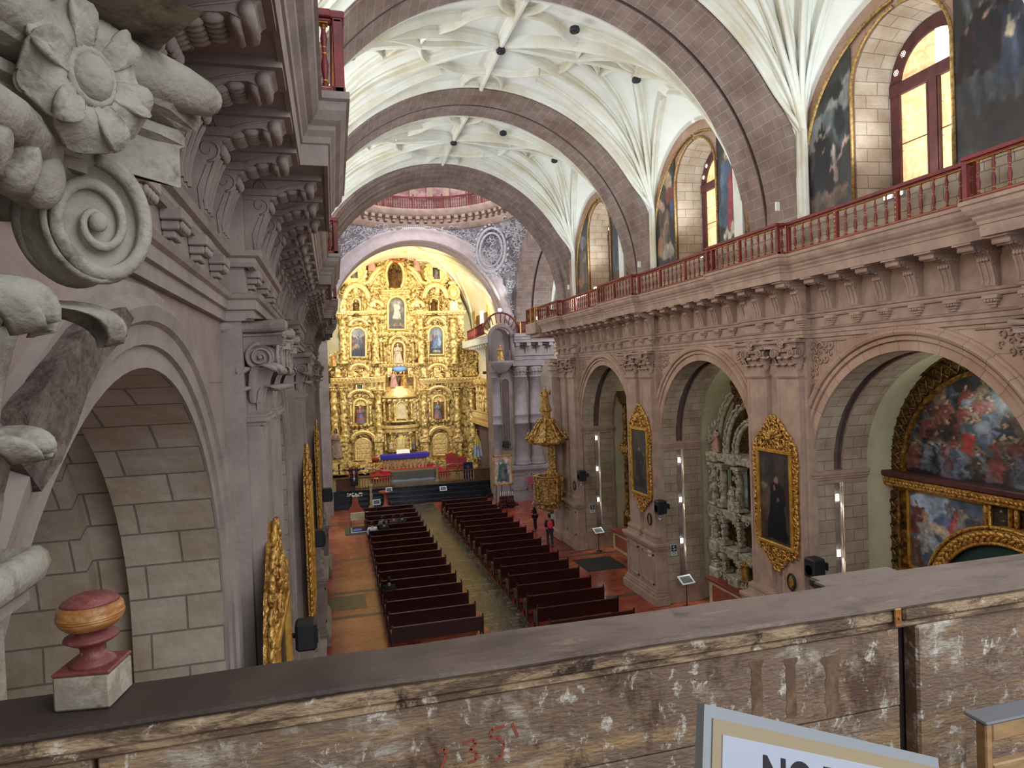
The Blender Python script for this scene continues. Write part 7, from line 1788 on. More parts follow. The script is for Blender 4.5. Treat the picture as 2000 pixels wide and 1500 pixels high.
def chair(px, py, y, label, h=1.25, w_=.62, z0=SF):
    x,_ = RP(px,py,y); t = thing('sanctuary_chair', label, 'chair', (x,y,z0), pi); b = MB(); bbox(b, -w_/2,w_/2,-.25,.27,.42,.52,.03); build('seat', b, 'velvet_red', t)
    b = MB(); bbox(b, -w_/2+.05,w_/2-.05,-.30,-.24,.60,h-.05,.02); build('back_cushion', b, 'velvet_red', t)
    b = MB(); bbox(b, -w_/2,w_/2,-.34,-.30,.5,h,.01); [ell(b, (s*(w_/2-.03),-.32,h+.03), (.04,.04,.06), 6, 5) for s in (-1,1)]; leafblob(b, (0,-.32,h+.03),(1,0,0),(0,0,1),(0,1,0),.2,.07,0); build('back_frame', b, 'gilt', t)
    for sx in (-1,1):
        for sy in (-1,1): b = MB(); bbox(b, sx*(w_/2-.06)-.03,sx*(w_/2-.06)+.03,sy*.22-.03,sy*.22+.03,0,.42,.005); build('leg', b, 'gilt', t)
        b = MB(); bbox(b, sx*(w_/2-.03)-.03,sx*(w_/2-.03)+.03,-.28,.22,.68,.73,.01); build('arm', b, 'gilt', t)
    return t
chair(882,895,55.4,'tall gilt framed red velvet chair right of the altar',1.75,.95); chair(903,897,55.6,'lower red velvet chair at the far right of the sanctuary',1.4,.85); chair(690,905,55.0,'red backed chair at the left of the sanctuary',1.2,.8)
# communion rail in three lengths
def comm_rail(px0,px1, label, solid=None):
    y = 51.55; x0,_ = RP(px0,950,y); x1,_ = RP(px1,945,y); t = thing('communion_rail', label, 'railing', (x0,y,SF)); L_ = x1-x0
    b = MB(); bbox(b, 0,L_,-.08,.08,.78,.88,.02); build('top_rail', b, 'rail_wood', t); b = MB(); bbox(b, 0,L_,-.06,.06,0,.08,.01); build('bottom_rail', b, 'rail_wood', t)
    if solid: b = MB(); s0,s1 = solid; bbox(b, s0*L_,s1*L_,-.05,.05,.08,.78,.01); build('solid_panel', b, 'rail_wood', t)
    n = int(L_/.2)
    for k in range(n):
        xx = (k+.5)*L_/n
        if solid and solid[0]*L_<xx<solid[1]*L_: continue
        b = MB(); lathe(b, [(.03,.08),(.045,.2),(.03,.35),(.05,.5),(.03,.65),(.04,.78)], (xx,0,0), 6); build('baluster', b, 'brass' if False else 'altar_wood', t)
    return t
comm_rail(656,770,'carved wooden communion rail on the left side of the steps',(0,.33)); comm_rail(858,962,'carved wooden communion rail on the right side of the steps',(.66,1))
for px,l in ((724,'left'),(854,'right')):
    y = 52.0 if px>800 else 49.0; x,z = RP(px,(912 if px>800 else 945),y); t = thing('candle_pillar', 'ornate pale turned candle pillar %s of the altar table' % l, 'candlestick', (x,y,SF if px>800 else FL)); b = MB(); lathe(b, [(.22,0),(.2,.15),(.1,.25),(.14,.5),(.08,.6),(.13,.95),(.07,1.1),(.12,1.5),(.16,1.6),(.1,1.7)], (0,0,0), 10); build('shaft', b, 'altar_wood', t)
# crucifix with dark drape, left
x,_ = RP(690,925,51.0); t = thing('crucifix', 'black draped crucifix on a wooden base beside the left rail', 'crucifix', (x,49.0,FL)); x_,z_ = RP(689,917,49.0); zz = z_-FL
b = MB(); bbox(b, -.04,.04,-.04,.04,.6,zz+.25,.01); bbox(b, -.75,.75,-.04,.04,zz-.06,zz+.04,.01); build('cross', b, 'black_plastic', t)
b = MB(); tube(b, [(-.7,-.08,zz+.10),(-.3,-.08,zz-.05),(0,-.08,zz-.1),(.3,-.08,zz-.05),(.7,-.08,zz+.10)], [.03,.04,.07,.04,.03], 7); ell(b, (0,-.10,zz+.10), (.07,.07,.09), 8, 6); tube(b, [(0,-.08,zz-.1),(0,-.09,zz-.5),(.02,-.1,zz-1.0)], [.10,.08,.04], 8); build('figure', b, 'skin', t)
b = MB(); bbox(b, -.26,.26,-.16,-.04,zz-1.15,zz-.25,.04); prism(b, [(-.7,zz+.04),(-.1,zz-.22),(.1,zz-.22),(.7,zz+.04),(.1,zz-.02),(-.1,zz-.02)], PY, -.14,-.10); build('black_drape', b, 'cloth_black', t); b = MB(); box(b,-.02,.02,-.175,-.16,zz-.8,zz-.5); box(b,-.08,.08,-.175,-.16,zz-.65,zz-.61); build('white_cross', b, 'white_paint', t)
b = MB(); prism(b, [(-.5,0),(.5,0),(.25,.3),(.18,.9),(-.18,.9),(-.25,.3)], PY, -.2,.2); build('base', b, 'rust', t)
b = MB()
for k in range(30): ell(b, (rg.uniform(-.5,.5),rg.uniform(-.3,-.2),.95+rg.uniform(0,.25)), (.07,.07,.05), 5, 4)
o = build('flowers', b, 'white_paint', t, 'white flowers'); o['kind'] = 'stuff'
x,_ = RP(753,965,48.6); t = thing('stone_font', 'brown pedestal basin at the foot of the altar steps', 'basin', (x,48.6,FL)); b = MB(); lathe(b, [(.35,0),(.33,.12),(.15,.3),(.12,.9),(.2,1.0),(.45,1.12),(.5,1.2),(.42,1.2),(.1,1.1)], (0,0,0), 16); build('pedestal_bowl', b, 'rust', t)
b = MB(); bbox(b, -3.6,-.1,-.5,.8,.01,.04,.005); 
info_stand(761,992,'white notice board on a post before the altar steps, left',1.3,0,.46,tilt=80); info_stand(867,990,'white notice board on a post before the altar steps, right',1.3,0,.5,tilt=60); info_stand(737,1020,'white notice board on a post in front of the left pews',1.3,0,.5,tilt=80)
# floor opening with display case
x,y = RZ(702,1030,FL); t = thing('floor_showcase', 'glazed floor opening with a small blue display beside the left pews', 'display case', (x,42.2,FL)); b = MB(); bbox(b, -.9,1.0,-1.1,1.1,.003,.03,.01); build('dark_surround', b, 'slab', t); b = MB(); bbox(b, -.55,.75,-.9,.6,.03,.10,.02); build('rim', b, 'alum', t); b = MB(); box(b, -.45,.65,-.8,.5,.10,.11); build('dark_well', b, 'black_paint', t); b = MB(); bbox(b, -.4,.1,-.7,-.3,.11,.16,.01); build('blue_display', b, mat('display_blue',(96,120,200),.4), t)
b = MB(); bbox(b, -.5,.6,.75,.82,.45,.95,.01); build('board', b, 'cream_panel', t); b = MB(); [box(b, q-.02,q+.02,.76,.80,0,.5) for q in (-.5,.6)]; tube(b, [(-.6,.7,.9),(-.6,-.8,.9)], .015, 5); tube(b, [(-.6,-.8,0),(-.6,-.8,.9)], .015, 5); build('guard_rail', b, 'black_plastic', t)
# framed standing-figure picture on an easel with flowers
x0,_ = RP(963,915,45.6); x1,_ = RP(1000.5,915,45.6); _,z1 = RP(981,889,45.6); _,z0 = RP(982,947,45.6); xm = (x0+x1)/2; hw = (x1-x0)/2
t = thing('easel_picture', 'gold framed picture of a teal robed woman on an easel by the right pews', 'picture', (xm,45.6,FL)); z0 -= FL; z1 -= FL
cv = Canvas(46,70,(206,178,160),5,(186,160,146)); cv.asp=1.5; cv.e(.5,.52,.30,.42,(196,150,96),soft=.5); cv.e(.5,.52,.24,.37,(214,190,150)); cv.fig(.5,.08,.86,(60,110,104),.30,inner=(176,110,98),arms=False,hair=(60,110,104)); cv.e(.5,.55,.05,.04,(150,120,100)); cv.e(.5,.12,.14,.04,(90,60,60))
canvas_obj('canvas', cv, lambda u,v:(-hw+.08+(2*hw-.16)*u,-.02,z0+.08+(z1-z0-.16)*v), lambda u,v: True, t)
b = MB()
for q in ((-hw,hw,z0,z0+.09),(-hw,hw,z1-.09,z1),(-hw,-hw+.09,z0,z1),(hw-.09,hw,z0,z1)): bbox(b, q[0],q[1],-.05,.05,q[2],q[3],.01)
build('frame', b, 'gilt', t); b = MB()
for s_ in (-1,1): tube(b, [(s_*hw*.8,.0,0),(s_*hw*.7,.05,z0+.2)], .03, 5)
tube(b, [(0,.7,0),(0,.08,z1-.2)], .03, 5); build('easel', b, 'pew_wood', t)
t = thing('flower_arrangement', 'mound of dark red flowers under the easel picture', 'flowers', (xm+.05,44.9,FL)); b = MB()
for k in range(260):
    a = rg.uniform(0,6.28); r = rg.random()**.5; h = rg.random(); ell(b, (.85*r*cos(a)*(1-.5*h),.35*r*sin(a),.1+.75*h*(1-.4*r)), (.07,.06,.05), 5, 4)
o = build('blossoms', b, 'flower_red', t); o['kind']='stuff'
for k in range(7): b = MB(); lathe(b, [(.025,.8),(.02,1.05),(.004,1.12)], (-.42+k*.14,.1,0), 6); build('candle', b, 'white_paint', t)
b = MB(); bbox(b, -.5,.5,.02,.2,.0,.8,.01); build('candle_shelf', b, 'pew_wood', t)
# red stand, rope post, flag, blue lectern
x,y = RZ(1020,966,FL); t = thing('red_lectern', 'red metal notice lectern in the transept opening', 'lectern', (x,46.4,FL)); b = MB(); lathe(b, [(.22,0),(.2,.03),(.03,.05),(.03,1.5)], (0,0,0), 10); build('post', b, 'velvet_red', t); b = MB(); b.M = Matrix.Translation((0,0,1.5))@Matrix.Rotation(radians(60),4,'X'); bbox(b, -.32,.32,-.3,.3,0,.04,.01); build('panel', b, 'velvet_red', t)
b = MB(); b.M = Matrix.Translation((0,0,1.5))@Matrix.Rotation(radians(60),4,'X'); [box(b, -.24,.24,-.2+.1*k,-.17+.1*k,.041,.045) for k in range(5)]; build('printed_lines', b, 'black_plastic', t)
t = thing('rope_post', 'black rope barrier post beside the red lectern', 'post', (x+.75,46.5,FL)); b = MB(); lathe(b, [(.16,0),(.15,.03),(.03,.05),(.03,.95),(.05,1.0)], (0,0,0), 10); build('post', b, 'black_plastic', t); b = MB(); tube(b, [(0,0,.85),(.5,.1,.68),(1.0,.2,.85)], .025, 5); build('rope', b, 'white_paint', t)
x,_ = RP(933,880,53.5); t = thing('flag_on_pole', 'yellow and white flag hanging from a pole at the right of the sanctuary', 'flag', (x,53.5,SF)); _,zt_ = RP(933,850,53.5); _,zm = RP(933,868,53.5); _,zb2 = RP(933,892,53.5); zt_-=SF; zm-=SF; zb2-=SF
b = MB(); tube(b, [(0,.1,0),(0,.1,zt_+.3)], .03, 6); ell(b, (0,.1,zt_+.38), (.06,.06,.12), 6, 5); build('pole', b, 'brass', t)
def drape(b, z1, z0, w1, w0): 
    n, m = 24, 8; v = []
    for j in range(m+1):
        q = j/m; ww = w1+(w0-w1)*q
        for i in range(n+1): s_ = i/n; v.append((ww*(s_-.5), .05*sin(s_*18)*(.4+q), z1+(z0-z1)*q+.04*sin(s_*9)*q))
    b.add(v, [(j*(n+1)+i,j*(n+1)+i+1,(j+1)*(n+1)+i+1,(j+1)*(n+1)+i) for j in range(m) for i in range(n)], smooth=True)
b = MB(); drape(b, zt_, zm, .12, .55); build('yellow_half', b, 'yellow_cloth', t, 'yellow upper half'); b = MB(); drape(b, zm, zb2, .55, .78); build('white_half', b, 'cloth_pale', t, 'white lower half')
b = MB(); [scroll(b, (0,-.08,(zm+zb2)/2+.25),(1,0,0),(0,0,1),.14,1,.12,s_,0,4,8) for s_ in (-1,1)]; build('emblem', b, 'gilt', t, 'small gilt emblem')
x,_ = RP(914,920,52.4); t = thing('blue_lectern', 'lectern covered with a navy cloth bearing a gold emblem, right of the altar', 'lectern', (x,52.4,SF)); b = MB(); bbox(b, -.08,.08,-.08,.08,0,1.0,.01); build('post', b, 'pew_wood', t); b = MB(); bbox(b, -.38,.38,-.14,-.10,.02,1.28,.01); bbox(b, -.38,.38,-.14,.25,1.26,1.3,.01); build('navy_cloth', b, 'navy', t); b = MB(); tube(b, [(.1*cos(a),-.15,.95+.1*sin(a)) for a in [2*pi*k/12 for k in range(12)]], .015, 4, True); box(b,-.012,.012,-.155,-.14,.87,1.03); build('emblem', b, 'gilt', t)
x,_ = RP(735,925,54.2); t = thing('lamp_stand', 'red shaded lamp on a brass stand left of the altar', 'lamp', (x,54.6,SF+.2)); _,zt_ = RP(735,895,54.2); zt_ -= SF+.2
b = MB(); lathe(b, [(.28,0),(.24,.06),(.08,.12),(.04,.2),(.03,zt_-.4),(.1,zt_-.35)], (0,0,0), 12); build('stand', b, 'brass', t); b = MB(); lathe(b, [(.26,zt_-.35),(.28,zt_-.1),(.24,zt_)], (0,0,0), 12); build('shade', b, 'velvet_red', t)
# rope across the sanctuary
t = thing('barrier_rope', 'pale rope strung across the sanctuary in front of the red platform', 'rope', (6,53.2,SF)); 
for (pa,pb,m_) in (((660,918),(724,913),'rope_white'),((724,913),(763,919),'rope_white'),((846,910),(884,905),'rope_white'),((868,905),(912,903),'rope_pink')):
    x0,z0 = RP(*pa,53.2); x1,z1 = RP(*pb,53.2); b = MB(); tube(b, [(x0+(x1-x0)*k/8-6,0,z0+(z1-z0)*k/8-.08*sin(pi*k/8)-SF) for k in range(9)], .03, 5); build('rope_length', b, m_, t)
# statue at left edge of the sanctuary behind the pillar, and the one on the niche
x,_ = RP(656,870,50.2); _,z1 = RP(654,833,50.2); o = statue('saint_statue', 'dark haired statue with a red cloth at the left edge of the sanctuary', (x,50.6,RP(655,893,50.6)[1]), 2.1, 'pale_wood', pi*.8, 'fold', 'skin', base='gold_bright')
x,z0 = RP(978,703,YF-.9); _,z1 = RP(978,672,YF-.9); statue('saint_statue', 'seated saint statue in pale gold robes in the niche over the grey columns', (x,YF-.85,z0), z1-z0, 'robe_gold', pi, 'fold', 'flesh_paint', base='stone_pier')
# ---- gallery corner of the chancel: arch niche over the column, curved balustrade
xc_,zc_ = RP(978,660,YF-.5); b = MB(); 
tube(b, [(xc_+.85*cos(a),YF-.55,zc_+.85*sin(a)) for a in [pi*k/16 for k in range(17)]]+[(xc_-.85,YF-.55,zc_-1.6)], .16, 7); tube(b, [(xc_+.85,YF-.55,zc_),(xc_+.85,YF-.55,zc_-1.6)], .16, 7)
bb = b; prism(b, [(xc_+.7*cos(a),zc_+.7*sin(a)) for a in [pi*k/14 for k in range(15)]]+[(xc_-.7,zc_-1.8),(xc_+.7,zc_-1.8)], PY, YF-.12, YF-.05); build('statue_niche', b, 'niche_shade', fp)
b = MB(); lathe(b, [(.3,-.9),(.5,-.6),(.75,-.3),(.85,-.15),(.9,0),(0,0)], (xc_,YF-.5,RP(978,705,YF-.9)[1]), 20); build('niche_corbel', b, 'stone_pier', fp)
tt = thing('arched_balustrade', 'short balustrade curving up over the statue niche by the chancel', 'railing', (xc_,YF-.6,zc_))
b = MB(); tube(b, [(1.35*cos(a),0,.25+1.55*sin(a)) for a in [pi*k/18 for k in range(19)]], .07, 6); build('curved_rail', b, 'gallery_red', tt)
for k in range(11): a = pi*(k+.5)/11; b = MB(); tube(b, [(1.02*cos(a),0,.1+.98*sin(a)),(1.32*cos(a),0,.25+1.50*sin(a))], .035, 5); build('baluster', b, 'gallery_red', tt)
balustrade_section('gallery_balustrade', 1, 0,0,0, 'dark balustrade over the grey columns between chancel and transept', 'far gallery balustrades', across=(xc_+1.4,15.7,YF-.9)) if False else None
def simple_rail(name, label, p0, p1, n, h=.8):
    t = thing(name, label, 'railing', p0); d = Vector(p1)-Vector(p0); b = MB(); tube(b, [(0,0,h),d+Vector((0,0,h))], .06, 6); build('top_rail', b, 'gallery_red', t); b = MB(); tube(b, [(0,0,.05),d+Vector((0,0,.05))], .05, 6); build('bottom_rail', b, 'gallery_red', t)
    for k in range(n): q = d*((k+.5)/n); b = MB(); lathe(b, [(.03,.05),(.045,.25),(.03,.45),(.045,.6),(.03,.78)], q, 6); build('baluster', b, 'gallery_red', t)
    for q in (0,.5,1): b = MB(); c = d*q; bbox(b, c.x-.05,c.x+.05,c.y-.05,c.y+.05,0,h+.05,.01); build('post', b, 'gilt', t)
simple_rail('gallery_balustrade','dark balustrade over the grey columns between chancel and transept',(xc_+1.4,YF-.85,ZG),(15.7,YF-.85,ZG),24)
simple_rail('gallery_balustrade','red balustrade of the chancel gallery left of the statue niche',(xc_-1.2,YF-.3,ZG),(11.2,56.5,ZG-.0),26)
b = MB(); box(b, 11.0,12.6,YF+.3,58,2.2,ZG); 
for k in range(9): prism(b, [(11.15,2.2),(12.6,2.2),(12.6,1.0),(12.4,1.1),(12.1,1.6),(11.7,1.95),(11.2,2.0)], lambda u,v,t_: (u,t_,v), YF+.8+k*.9, YF+1.15+k*.9)
build('gallery_bracketing', b, 'plaster', cw, 'pale bracketed underside of the chancel gallery')
x,z = RP(948,728,54); tt = thing('loudspeaker','small black loudspeaker on the ledge under the chancel gallery','loudspeaker',(x,54,z)); b = MB(); bbox(b,-.2,.2,-.15,.15,-.12,.12,.02); build('cabinet',b,'black_plastic',tt); b = MB(); box(b,.2,.9,-.03,.03,-.03,.03); build('wall_bracket',b,'black_plastic',tt)
# the bright lamp above that niche
x,z = RP(975,606,YF-.4); tt = thing('floodlight','very bright white floodlight on the gallery beside the chancel arch','lamp',(x,YF-.5,z)); b = MB(); bbox(b,-.16,.16,-.1,.05,-.14,.14,.02); build('housing',b,'alum',tt); b = MB(); ell(b,(0,-.12,0),(.13,.04,.11),10,8); build('lens',b,'led',tt)
spot('niche_flood_light', (x-.3,YF-.75,z), (-.1,-.1,1), 260, (.85,.95,1), 120, .1)
x,y_ = 11.35, 37.2; _,z = RP(1050,622,37.6); xx,_ = RP(1050,622,37.6); tt = thing('floodlight','bright bluish floodlight at the end of the right gallery','lamp',(xx,37.6,z)); b = MB(); bbox(b,-.13,.13,-.05,.12,-.12,.12,.02); build('housing',b,'alum',tt); b = MB(); ell(b,(0,-.07,0),(.11,.04,.10),10,8); build('lens',b,'led',tt); b = MB(); tube(b, [(0,.05,0),(.3,.1,.1),(11.9-xx,.3,-.1)], .03, 5); build('bracket', b, 'dark_metal', tt)
# end of the right gallery wrapping round the pier
b = MB(); bbox(b, 11.0,14.6,YEND-.1,38.0,2.1,2.75,.05); bbox(b, 11.2,14.6,YEND-.1,37.8,1.9,2.1,.04); build('gallery_end', b, 'stone_trim', t_r)
simple_rail('gallery_balustrade','red balustrade turning the corner at the far end of the right gallery',(11.1,YEND,ZG),(11.1,37.9,ZG),7); simple_rail('gallery_balustrade','red balustrade across the far end of the right gallery',(11.1,37.9,ZG),(14.4,37.9,ZG),12)
# crossing pier engaged columns and gilt altar glimpsed in the transept
for (xx,yy,r) in ((12.35,36.25,.36),(11.95,35.4,.30)):
    b = MB(); lathe(b, [(r+.14,-7.0),(r+.12,-6.85),(r+.04,-6.7),(r,-6.5),(r,-3.9),(r+.04,-3.88),(r+.04,-3.75),(r,-3.7),(r*.93,-.4),(r+.03,-.38),(r+.03,-.3)], (xx,yy,0), 20); co = build('column', b, 'stone_trim', wall_r)
    b = MB(); box(b, xx-r-.2,xx+r+.2,yy-r-.2,yy+r+.2,.42,.60)
    for row,(z0,h) in enumerate(((-.30,.35),(-.10,.42))):
        for q in range(9): a = pi/2+pi*1.2*(q+.5*row)/8.; d = Vector((cos(a),sin(a),0)); leaf_mesh(b, Vector((xx,yy,z0))+d*r*.92, d, (-d.y,d.x,0), h, .26, .30, nu=4, nv=6)
    build('column_capital', b, 'stone_trim', co)
b = MB(); bbox(b, 11.75,13.3,34.9,36.9,FL,-7.0,.04); bbox(b, 11.6,13.4,34.8,37.05,FL,FL+.5,.04); bbox(b, 11.65,13.35,34.85,37.0,-7.15,-6.95,.03); build('pedestal', b, 'stone_trim', wall_r)
t = thing('transept_altarpiece', 'gilded altarpiece glimpsed in the right transept behind the pulpit', 'altarpiece', (17.5,51,FL)); b = MB()
x0,_ = RP(1055,800,51); x1,_ = RP(1110,800,51); _,zt_ = RP(1080,705,51)
bbox(b, x0-17.5,x1-17.5,.2,.6,1.0,zt_-FL,.03); build('back_panel', b, 'gold_bright', t)
for q in (.1,.32,.55,.8): b = MB(); carved_column(b, x0+(x1-x0)*q-17.5,0,2.2,zt_-FL-1.2,.2,tw=5); build('column', b, 'gold_bright', t)
for (za_,zb_) in ((zt_-FL-1.0,zt_-FL-.6),(1.9,2.2),(4.8,5.1)): b = MB(); bbox(b, x0-17.7,x1-17.3,-.4,.6,za_,zb_,.04); build('cornice', b, 'gold_plain', t)
b = MB(); bbox(b, x0+(x1-x0)*.38-17.5,x0+(x1-x0)*.5-17.5,.1,.2,5.4,7.6,.02); build('dark_niche', b, 'black_paint', t); b = MB(); x_ = x0+(x1-x0)*.3-17.5
for k in range(18): scroll(b, (x_+rg.uniform(-.8,.8),.1,zt_-FL+rg.uniform(-.5,1.1)),(1,0,0),(0,0,1),rg.uniform(.2,.4),1.1,.25,rg.choice((-1,1)),rg.random()*6,5,10)
build('crest', b, 'gold_plain', t)
mb = MB(); mb.add([(15.7,52,FL),(22,52,FL),(22,52,12),(15.7,52,12)],[(3,2,1,0)]); struct('wall_transept_back', mb, 'plaster')
# lamps on the right gallery
for k,(px,py) in enumerate(((1748,380),(1380,497),(1166,563))):
    X_ = 11.75; y,z = RX(px,py,X_); t = thing('floodlight', ('bright double floodlight on the right gallery below the nearest amber window','bright floodlight on the right gallery below the middle amber window','bright floodlight on the right gallery below the farthest amber window')[k], 'lamp', (X_,y,z))
    for s_ in (-1,1):
        b = MB(); b.M = Matrix.Translation((0,s_*.14,0)); bbox(b, -.05,.05,-.12,.12,-.08,.08,.02); h_ = build('housing', b, 'alum', t); b = MB(); b.M = Matrix.Translation((0,s_*.14,0)); box(b, -.065,-.05,-.10,.10,-.06,.06); build('lens', b, 'led', h_)
    b = MB(); tube(b, [(0,0,-.08),(0,0,-(z-ZG))], .02, 5); build('stand', b, 'dark_metal', t)
for k,(px,py) in enumerate(((1517,404),(1248,517),(1110,561))):
    Y_ = (15.5,24.15,33.1)[k]; x,z = RP(px,py,Y_); t = thing('switch_box', 'small white box on the foot of the %s transverse arch' % ('nearest','second','third')[k], 'box', (x,Y_-.02,z)); b = MB(); bbox(b, -.06,.06,-.04,.02,-.12,.12,.01); build('cover', b, 'white_paint', t)
# ================================================================ FOREGROUND: CHOIR PARAPET, FINIAL, CAPITAL, SIGN
def worn(name, base, stops, scale, stretch, rough=.75, bump=.5, seed=0., shade_stain=None):
    """old paint: stops = [(colour, noise scale, threshold, width, stretch)] layered over base"""
    m = bpy.data.materials.new(name); m.use_nodes = True; nt = m.node_tree; N = nt.nodes; L = nt.links; b = N['Principled BSDF']; b.inputs['Roughness'].default_value = rough
    g = N.new('ShaderNodeNewGeometry'); cur = None; hh = None
    for k,(col,sc_,th,wd,st) in enumerate(stops):
        mp = N.new('ShaderNodeMapping'); mp.inputs['Scale'].default_value = st; mp.inputs['Location'].default_value = (seed+k*3.1,k*1.7,k*.9); L.new(g.outputs['Position'], mp.inputs[0])
        nz = N.new('ShaderNodeTexNoise'); nz.inputs['Scale'].default_value = sc_; nz.inputs['Detail'].default_value = 9; nz.inputs['Roughness'].default_value = .72; nz.inputs['Distortion'].default_value = .3; L.new(mp.outputs[0], nz.inputs['Vector'])
        rp = N.new('ShaderNodeValToRGB'); rp.color_ramp.elements[0].position = th; rp.color_ramp.elements[1].position = th+wd; L.new(nz.outputs['Fac'], rp.inputs[0])
        mx = N.new('ShaderNodeMix'); mx.data_type = 'RGBA'; L.new(rp.outputs[0], mx.inputs['Factor'])
        if cur is None: mx.inputs['A'].default_value = (*s2l(base),1)
        else: L.new(cur, mx.inputs['A'])
        mx.inputs['B'].default_value = (*s2l(col),1); cur = mx.outputs['Result']
        if hh is None: hh = rp.outputs[0]
    if shade_stain:        # shade and dark staining painted in towards the left end, ragged border
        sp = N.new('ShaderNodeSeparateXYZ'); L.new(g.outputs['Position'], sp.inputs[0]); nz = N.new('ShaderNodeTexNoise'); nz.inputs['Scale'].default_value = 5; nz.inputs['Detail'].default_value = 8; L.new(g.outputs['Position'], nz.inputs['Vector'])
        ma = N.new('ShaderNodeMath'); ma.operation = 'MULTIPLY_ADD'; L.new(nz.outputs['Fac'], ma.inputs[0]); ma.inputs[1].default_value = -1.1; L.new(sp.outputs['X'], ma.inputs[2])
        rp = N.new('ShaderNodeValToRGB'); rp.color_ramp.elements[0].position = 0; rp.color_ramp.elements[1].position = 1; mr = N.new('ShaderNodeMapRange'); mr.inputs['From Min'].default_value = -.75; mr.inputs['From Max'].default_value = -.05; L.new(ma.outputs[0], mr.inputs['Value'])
        mx = N.new('ShaderNodeMix'); mx.data_type = 'RGBA'; L.new(mr.outputs[0], mx.inputs['Factor']); mx.inputs['A'].default_value = (*s2l(shade_stain),1); L.new(cur, mx.inputs['B']); cur = mx.outputs['Result']
    L.new(cur, b.inputs['Base Color'])
    nz = N.new('ShaderNodeTexNoise'); nz.inputs['Scale'].default_value = scale; nz.inputs['Detail'].default_value = 8; mp = N.new('ShaderNodeMapping'); mp.inputs['Scale'].default_value = stretch; L.new(g.outputs['Position'], mp.inputs[0]); L.new(mp.outputs[0], nz.inputs['Vector'])
    bp = N.new('ShaderNodeBump'); bp.inputs['Distance'].default_value = .006; bp.inputs['Strength'].default_value = bump; L.new(nz.outputs['Fac'], bp.inputs['Height']); L.new(bp.outputs[0], b.inputs['Normal'])
    M[name] = m
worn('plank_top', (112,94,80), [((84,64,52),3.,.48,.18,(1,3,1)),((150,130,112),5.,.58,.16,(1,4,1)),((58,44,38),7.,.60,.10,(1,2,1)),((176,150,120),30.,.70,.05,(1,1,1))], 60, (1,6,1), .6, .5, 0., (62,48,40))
worn('plank_front', (130,108,88), [((182,150,106),3.,.52,.14,(.6,1,3)),((190,182,166),5.,.54,.12,(1,1,1.6)),((92,68,52),6.,.54,.10,(1,1,.5)),((212,206,192),30.,.57,.08,(1,1,.7)),((66,44,34),14.,.66,.05,(2,1,.6))], 50, (1,1,3), .8, .8)
worn('plank_edge', (104,82,64), [((176,150,116),7.,.46,.10,(.8,1,3)),((210,196,172),14.,.58,.06,(1,1,1)),((58,42,36),9.,.58,.08,(1,1,1))], 60, (1,1,3), .75, .8)
worn('finial_red', (112,54,50), [((134,78,70),12.,.50,.1,(1,1,1)),((190,150,130),26.,.64,.05,(1,1,1)),((150,92,50),9.,.62,.1,(1,1,1))], 60, (1,1,1), .5)
worn('finial_gold', (150,98,48), [((186,140,78),10.,.50,.12,(1,1,3)),((140,70,50),14.,.60,.08,(1,1,1)),((104,84,40),7.,.60,.12,(1,1,1))], 60, (1,1,1), .4)
worn('finial_block', (140,128,110), [((166,156,138),10.,.5,.1,(1,1,1)),((150,92,82),9.,.58,.06,(1,1,1)),((112,92,78),16.,.60,.06,(1,1,1))], 60, (1,1,1), .8)
HR = -.58; YFR = 1.303; YBK = 1.462
# choir floor
mb = MB(); box(mb, -1.0,12.3,-4,1.30,-1.75,-1.62); struct('floor_choir', mb, 'bare_wood')
# parapet: wavy worn top plank, boards below
t = thing('choir_parapet', 'worn wooden parapet with peeling paint running across the foreground', 'parapet', (.9,1.38,-1.62)); inv = Matrix.Translation((-.9,-1.38,1.62))
def PB(nm, b, m, lab=None):
    o = build(nm, b, m, t, lab); o.matrix_parent_inverse = inv; return o
b = MB(); n = 150; v = []
prof = [(YFR+.004,-.018),(YFR-.004,-.015),(YFR-.006,-.010),(YFR-.002,-.003),(YFR+.010,0),(YFR+.05,.001),(YFR+.10,.001),(YBK-.008,0),(YBK,-.006),(YBK,-.040)]
for i in range(n+1):
    x = -.73+(2.75+.73)*i/n; e = noise.noise(Vector((x*6,1.3,0)))*.0035+noise.noise(Vector((x*25,4,0)))*.0016; e2 = noise.noise(Vector((x*5,7,0)))*.005
    for k,(y,z) in enumerate(prof): v.append((x, y+(e if k<4 else (e2 if k>6 else 0)), HR+z+(noise.noise(Vector((x*4,y*9,2)))*.002)))
m_ = len(prof); b.add(v, [(i*m_+k,i*m_+k+1,(i+1)*m_+k+1,(i+1)*m_+k) for i in range(n) for k in range(m_-1)], smooth=False)
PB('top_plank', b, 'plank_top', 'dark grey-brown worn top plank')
b = MB(); bbox(b, -.73,1.285,YFR-.001,YFR+.05,HR-.050,HR-.017,.006); bbox(b, 1.29,2.75,YFR-.001,YFR+.05,HR-.050,HR-.017,.006); bbox(b, -.73,2.75,YFR+.006,YFR+.05,HR-.067,HR-.050,.004); PB('edge_moulding', b, 'plank_edge', 'chipped moulding under the plank edge')
b = MB(); bbox(b, -.73,-.435,YFR+.012,YFR+.05,-1.62,HR-.068,.003); PB('front_board', b, 'plank_front')
b = MB(); bbox(b, -.425,1.285,YFR+.012,YFR+.05,HR-.255,HR-.068,.003); PB('front_board', b, 'plank_front', 'wide board with yellow and white paint remains')
b = MB(); bbox(b, -.425,1.285,YFR+.014,YFR+.05,-1.62,HR-.258,.003); PB('front_board', b, 'plank_front')
b = MB(); bbox(b, 1.33,1.475,YFR+.004,YFR+.05,-1.62,HR-.066,.006); PB('upright_board', b, 'plank_front', 'upright board right of the dark gap')
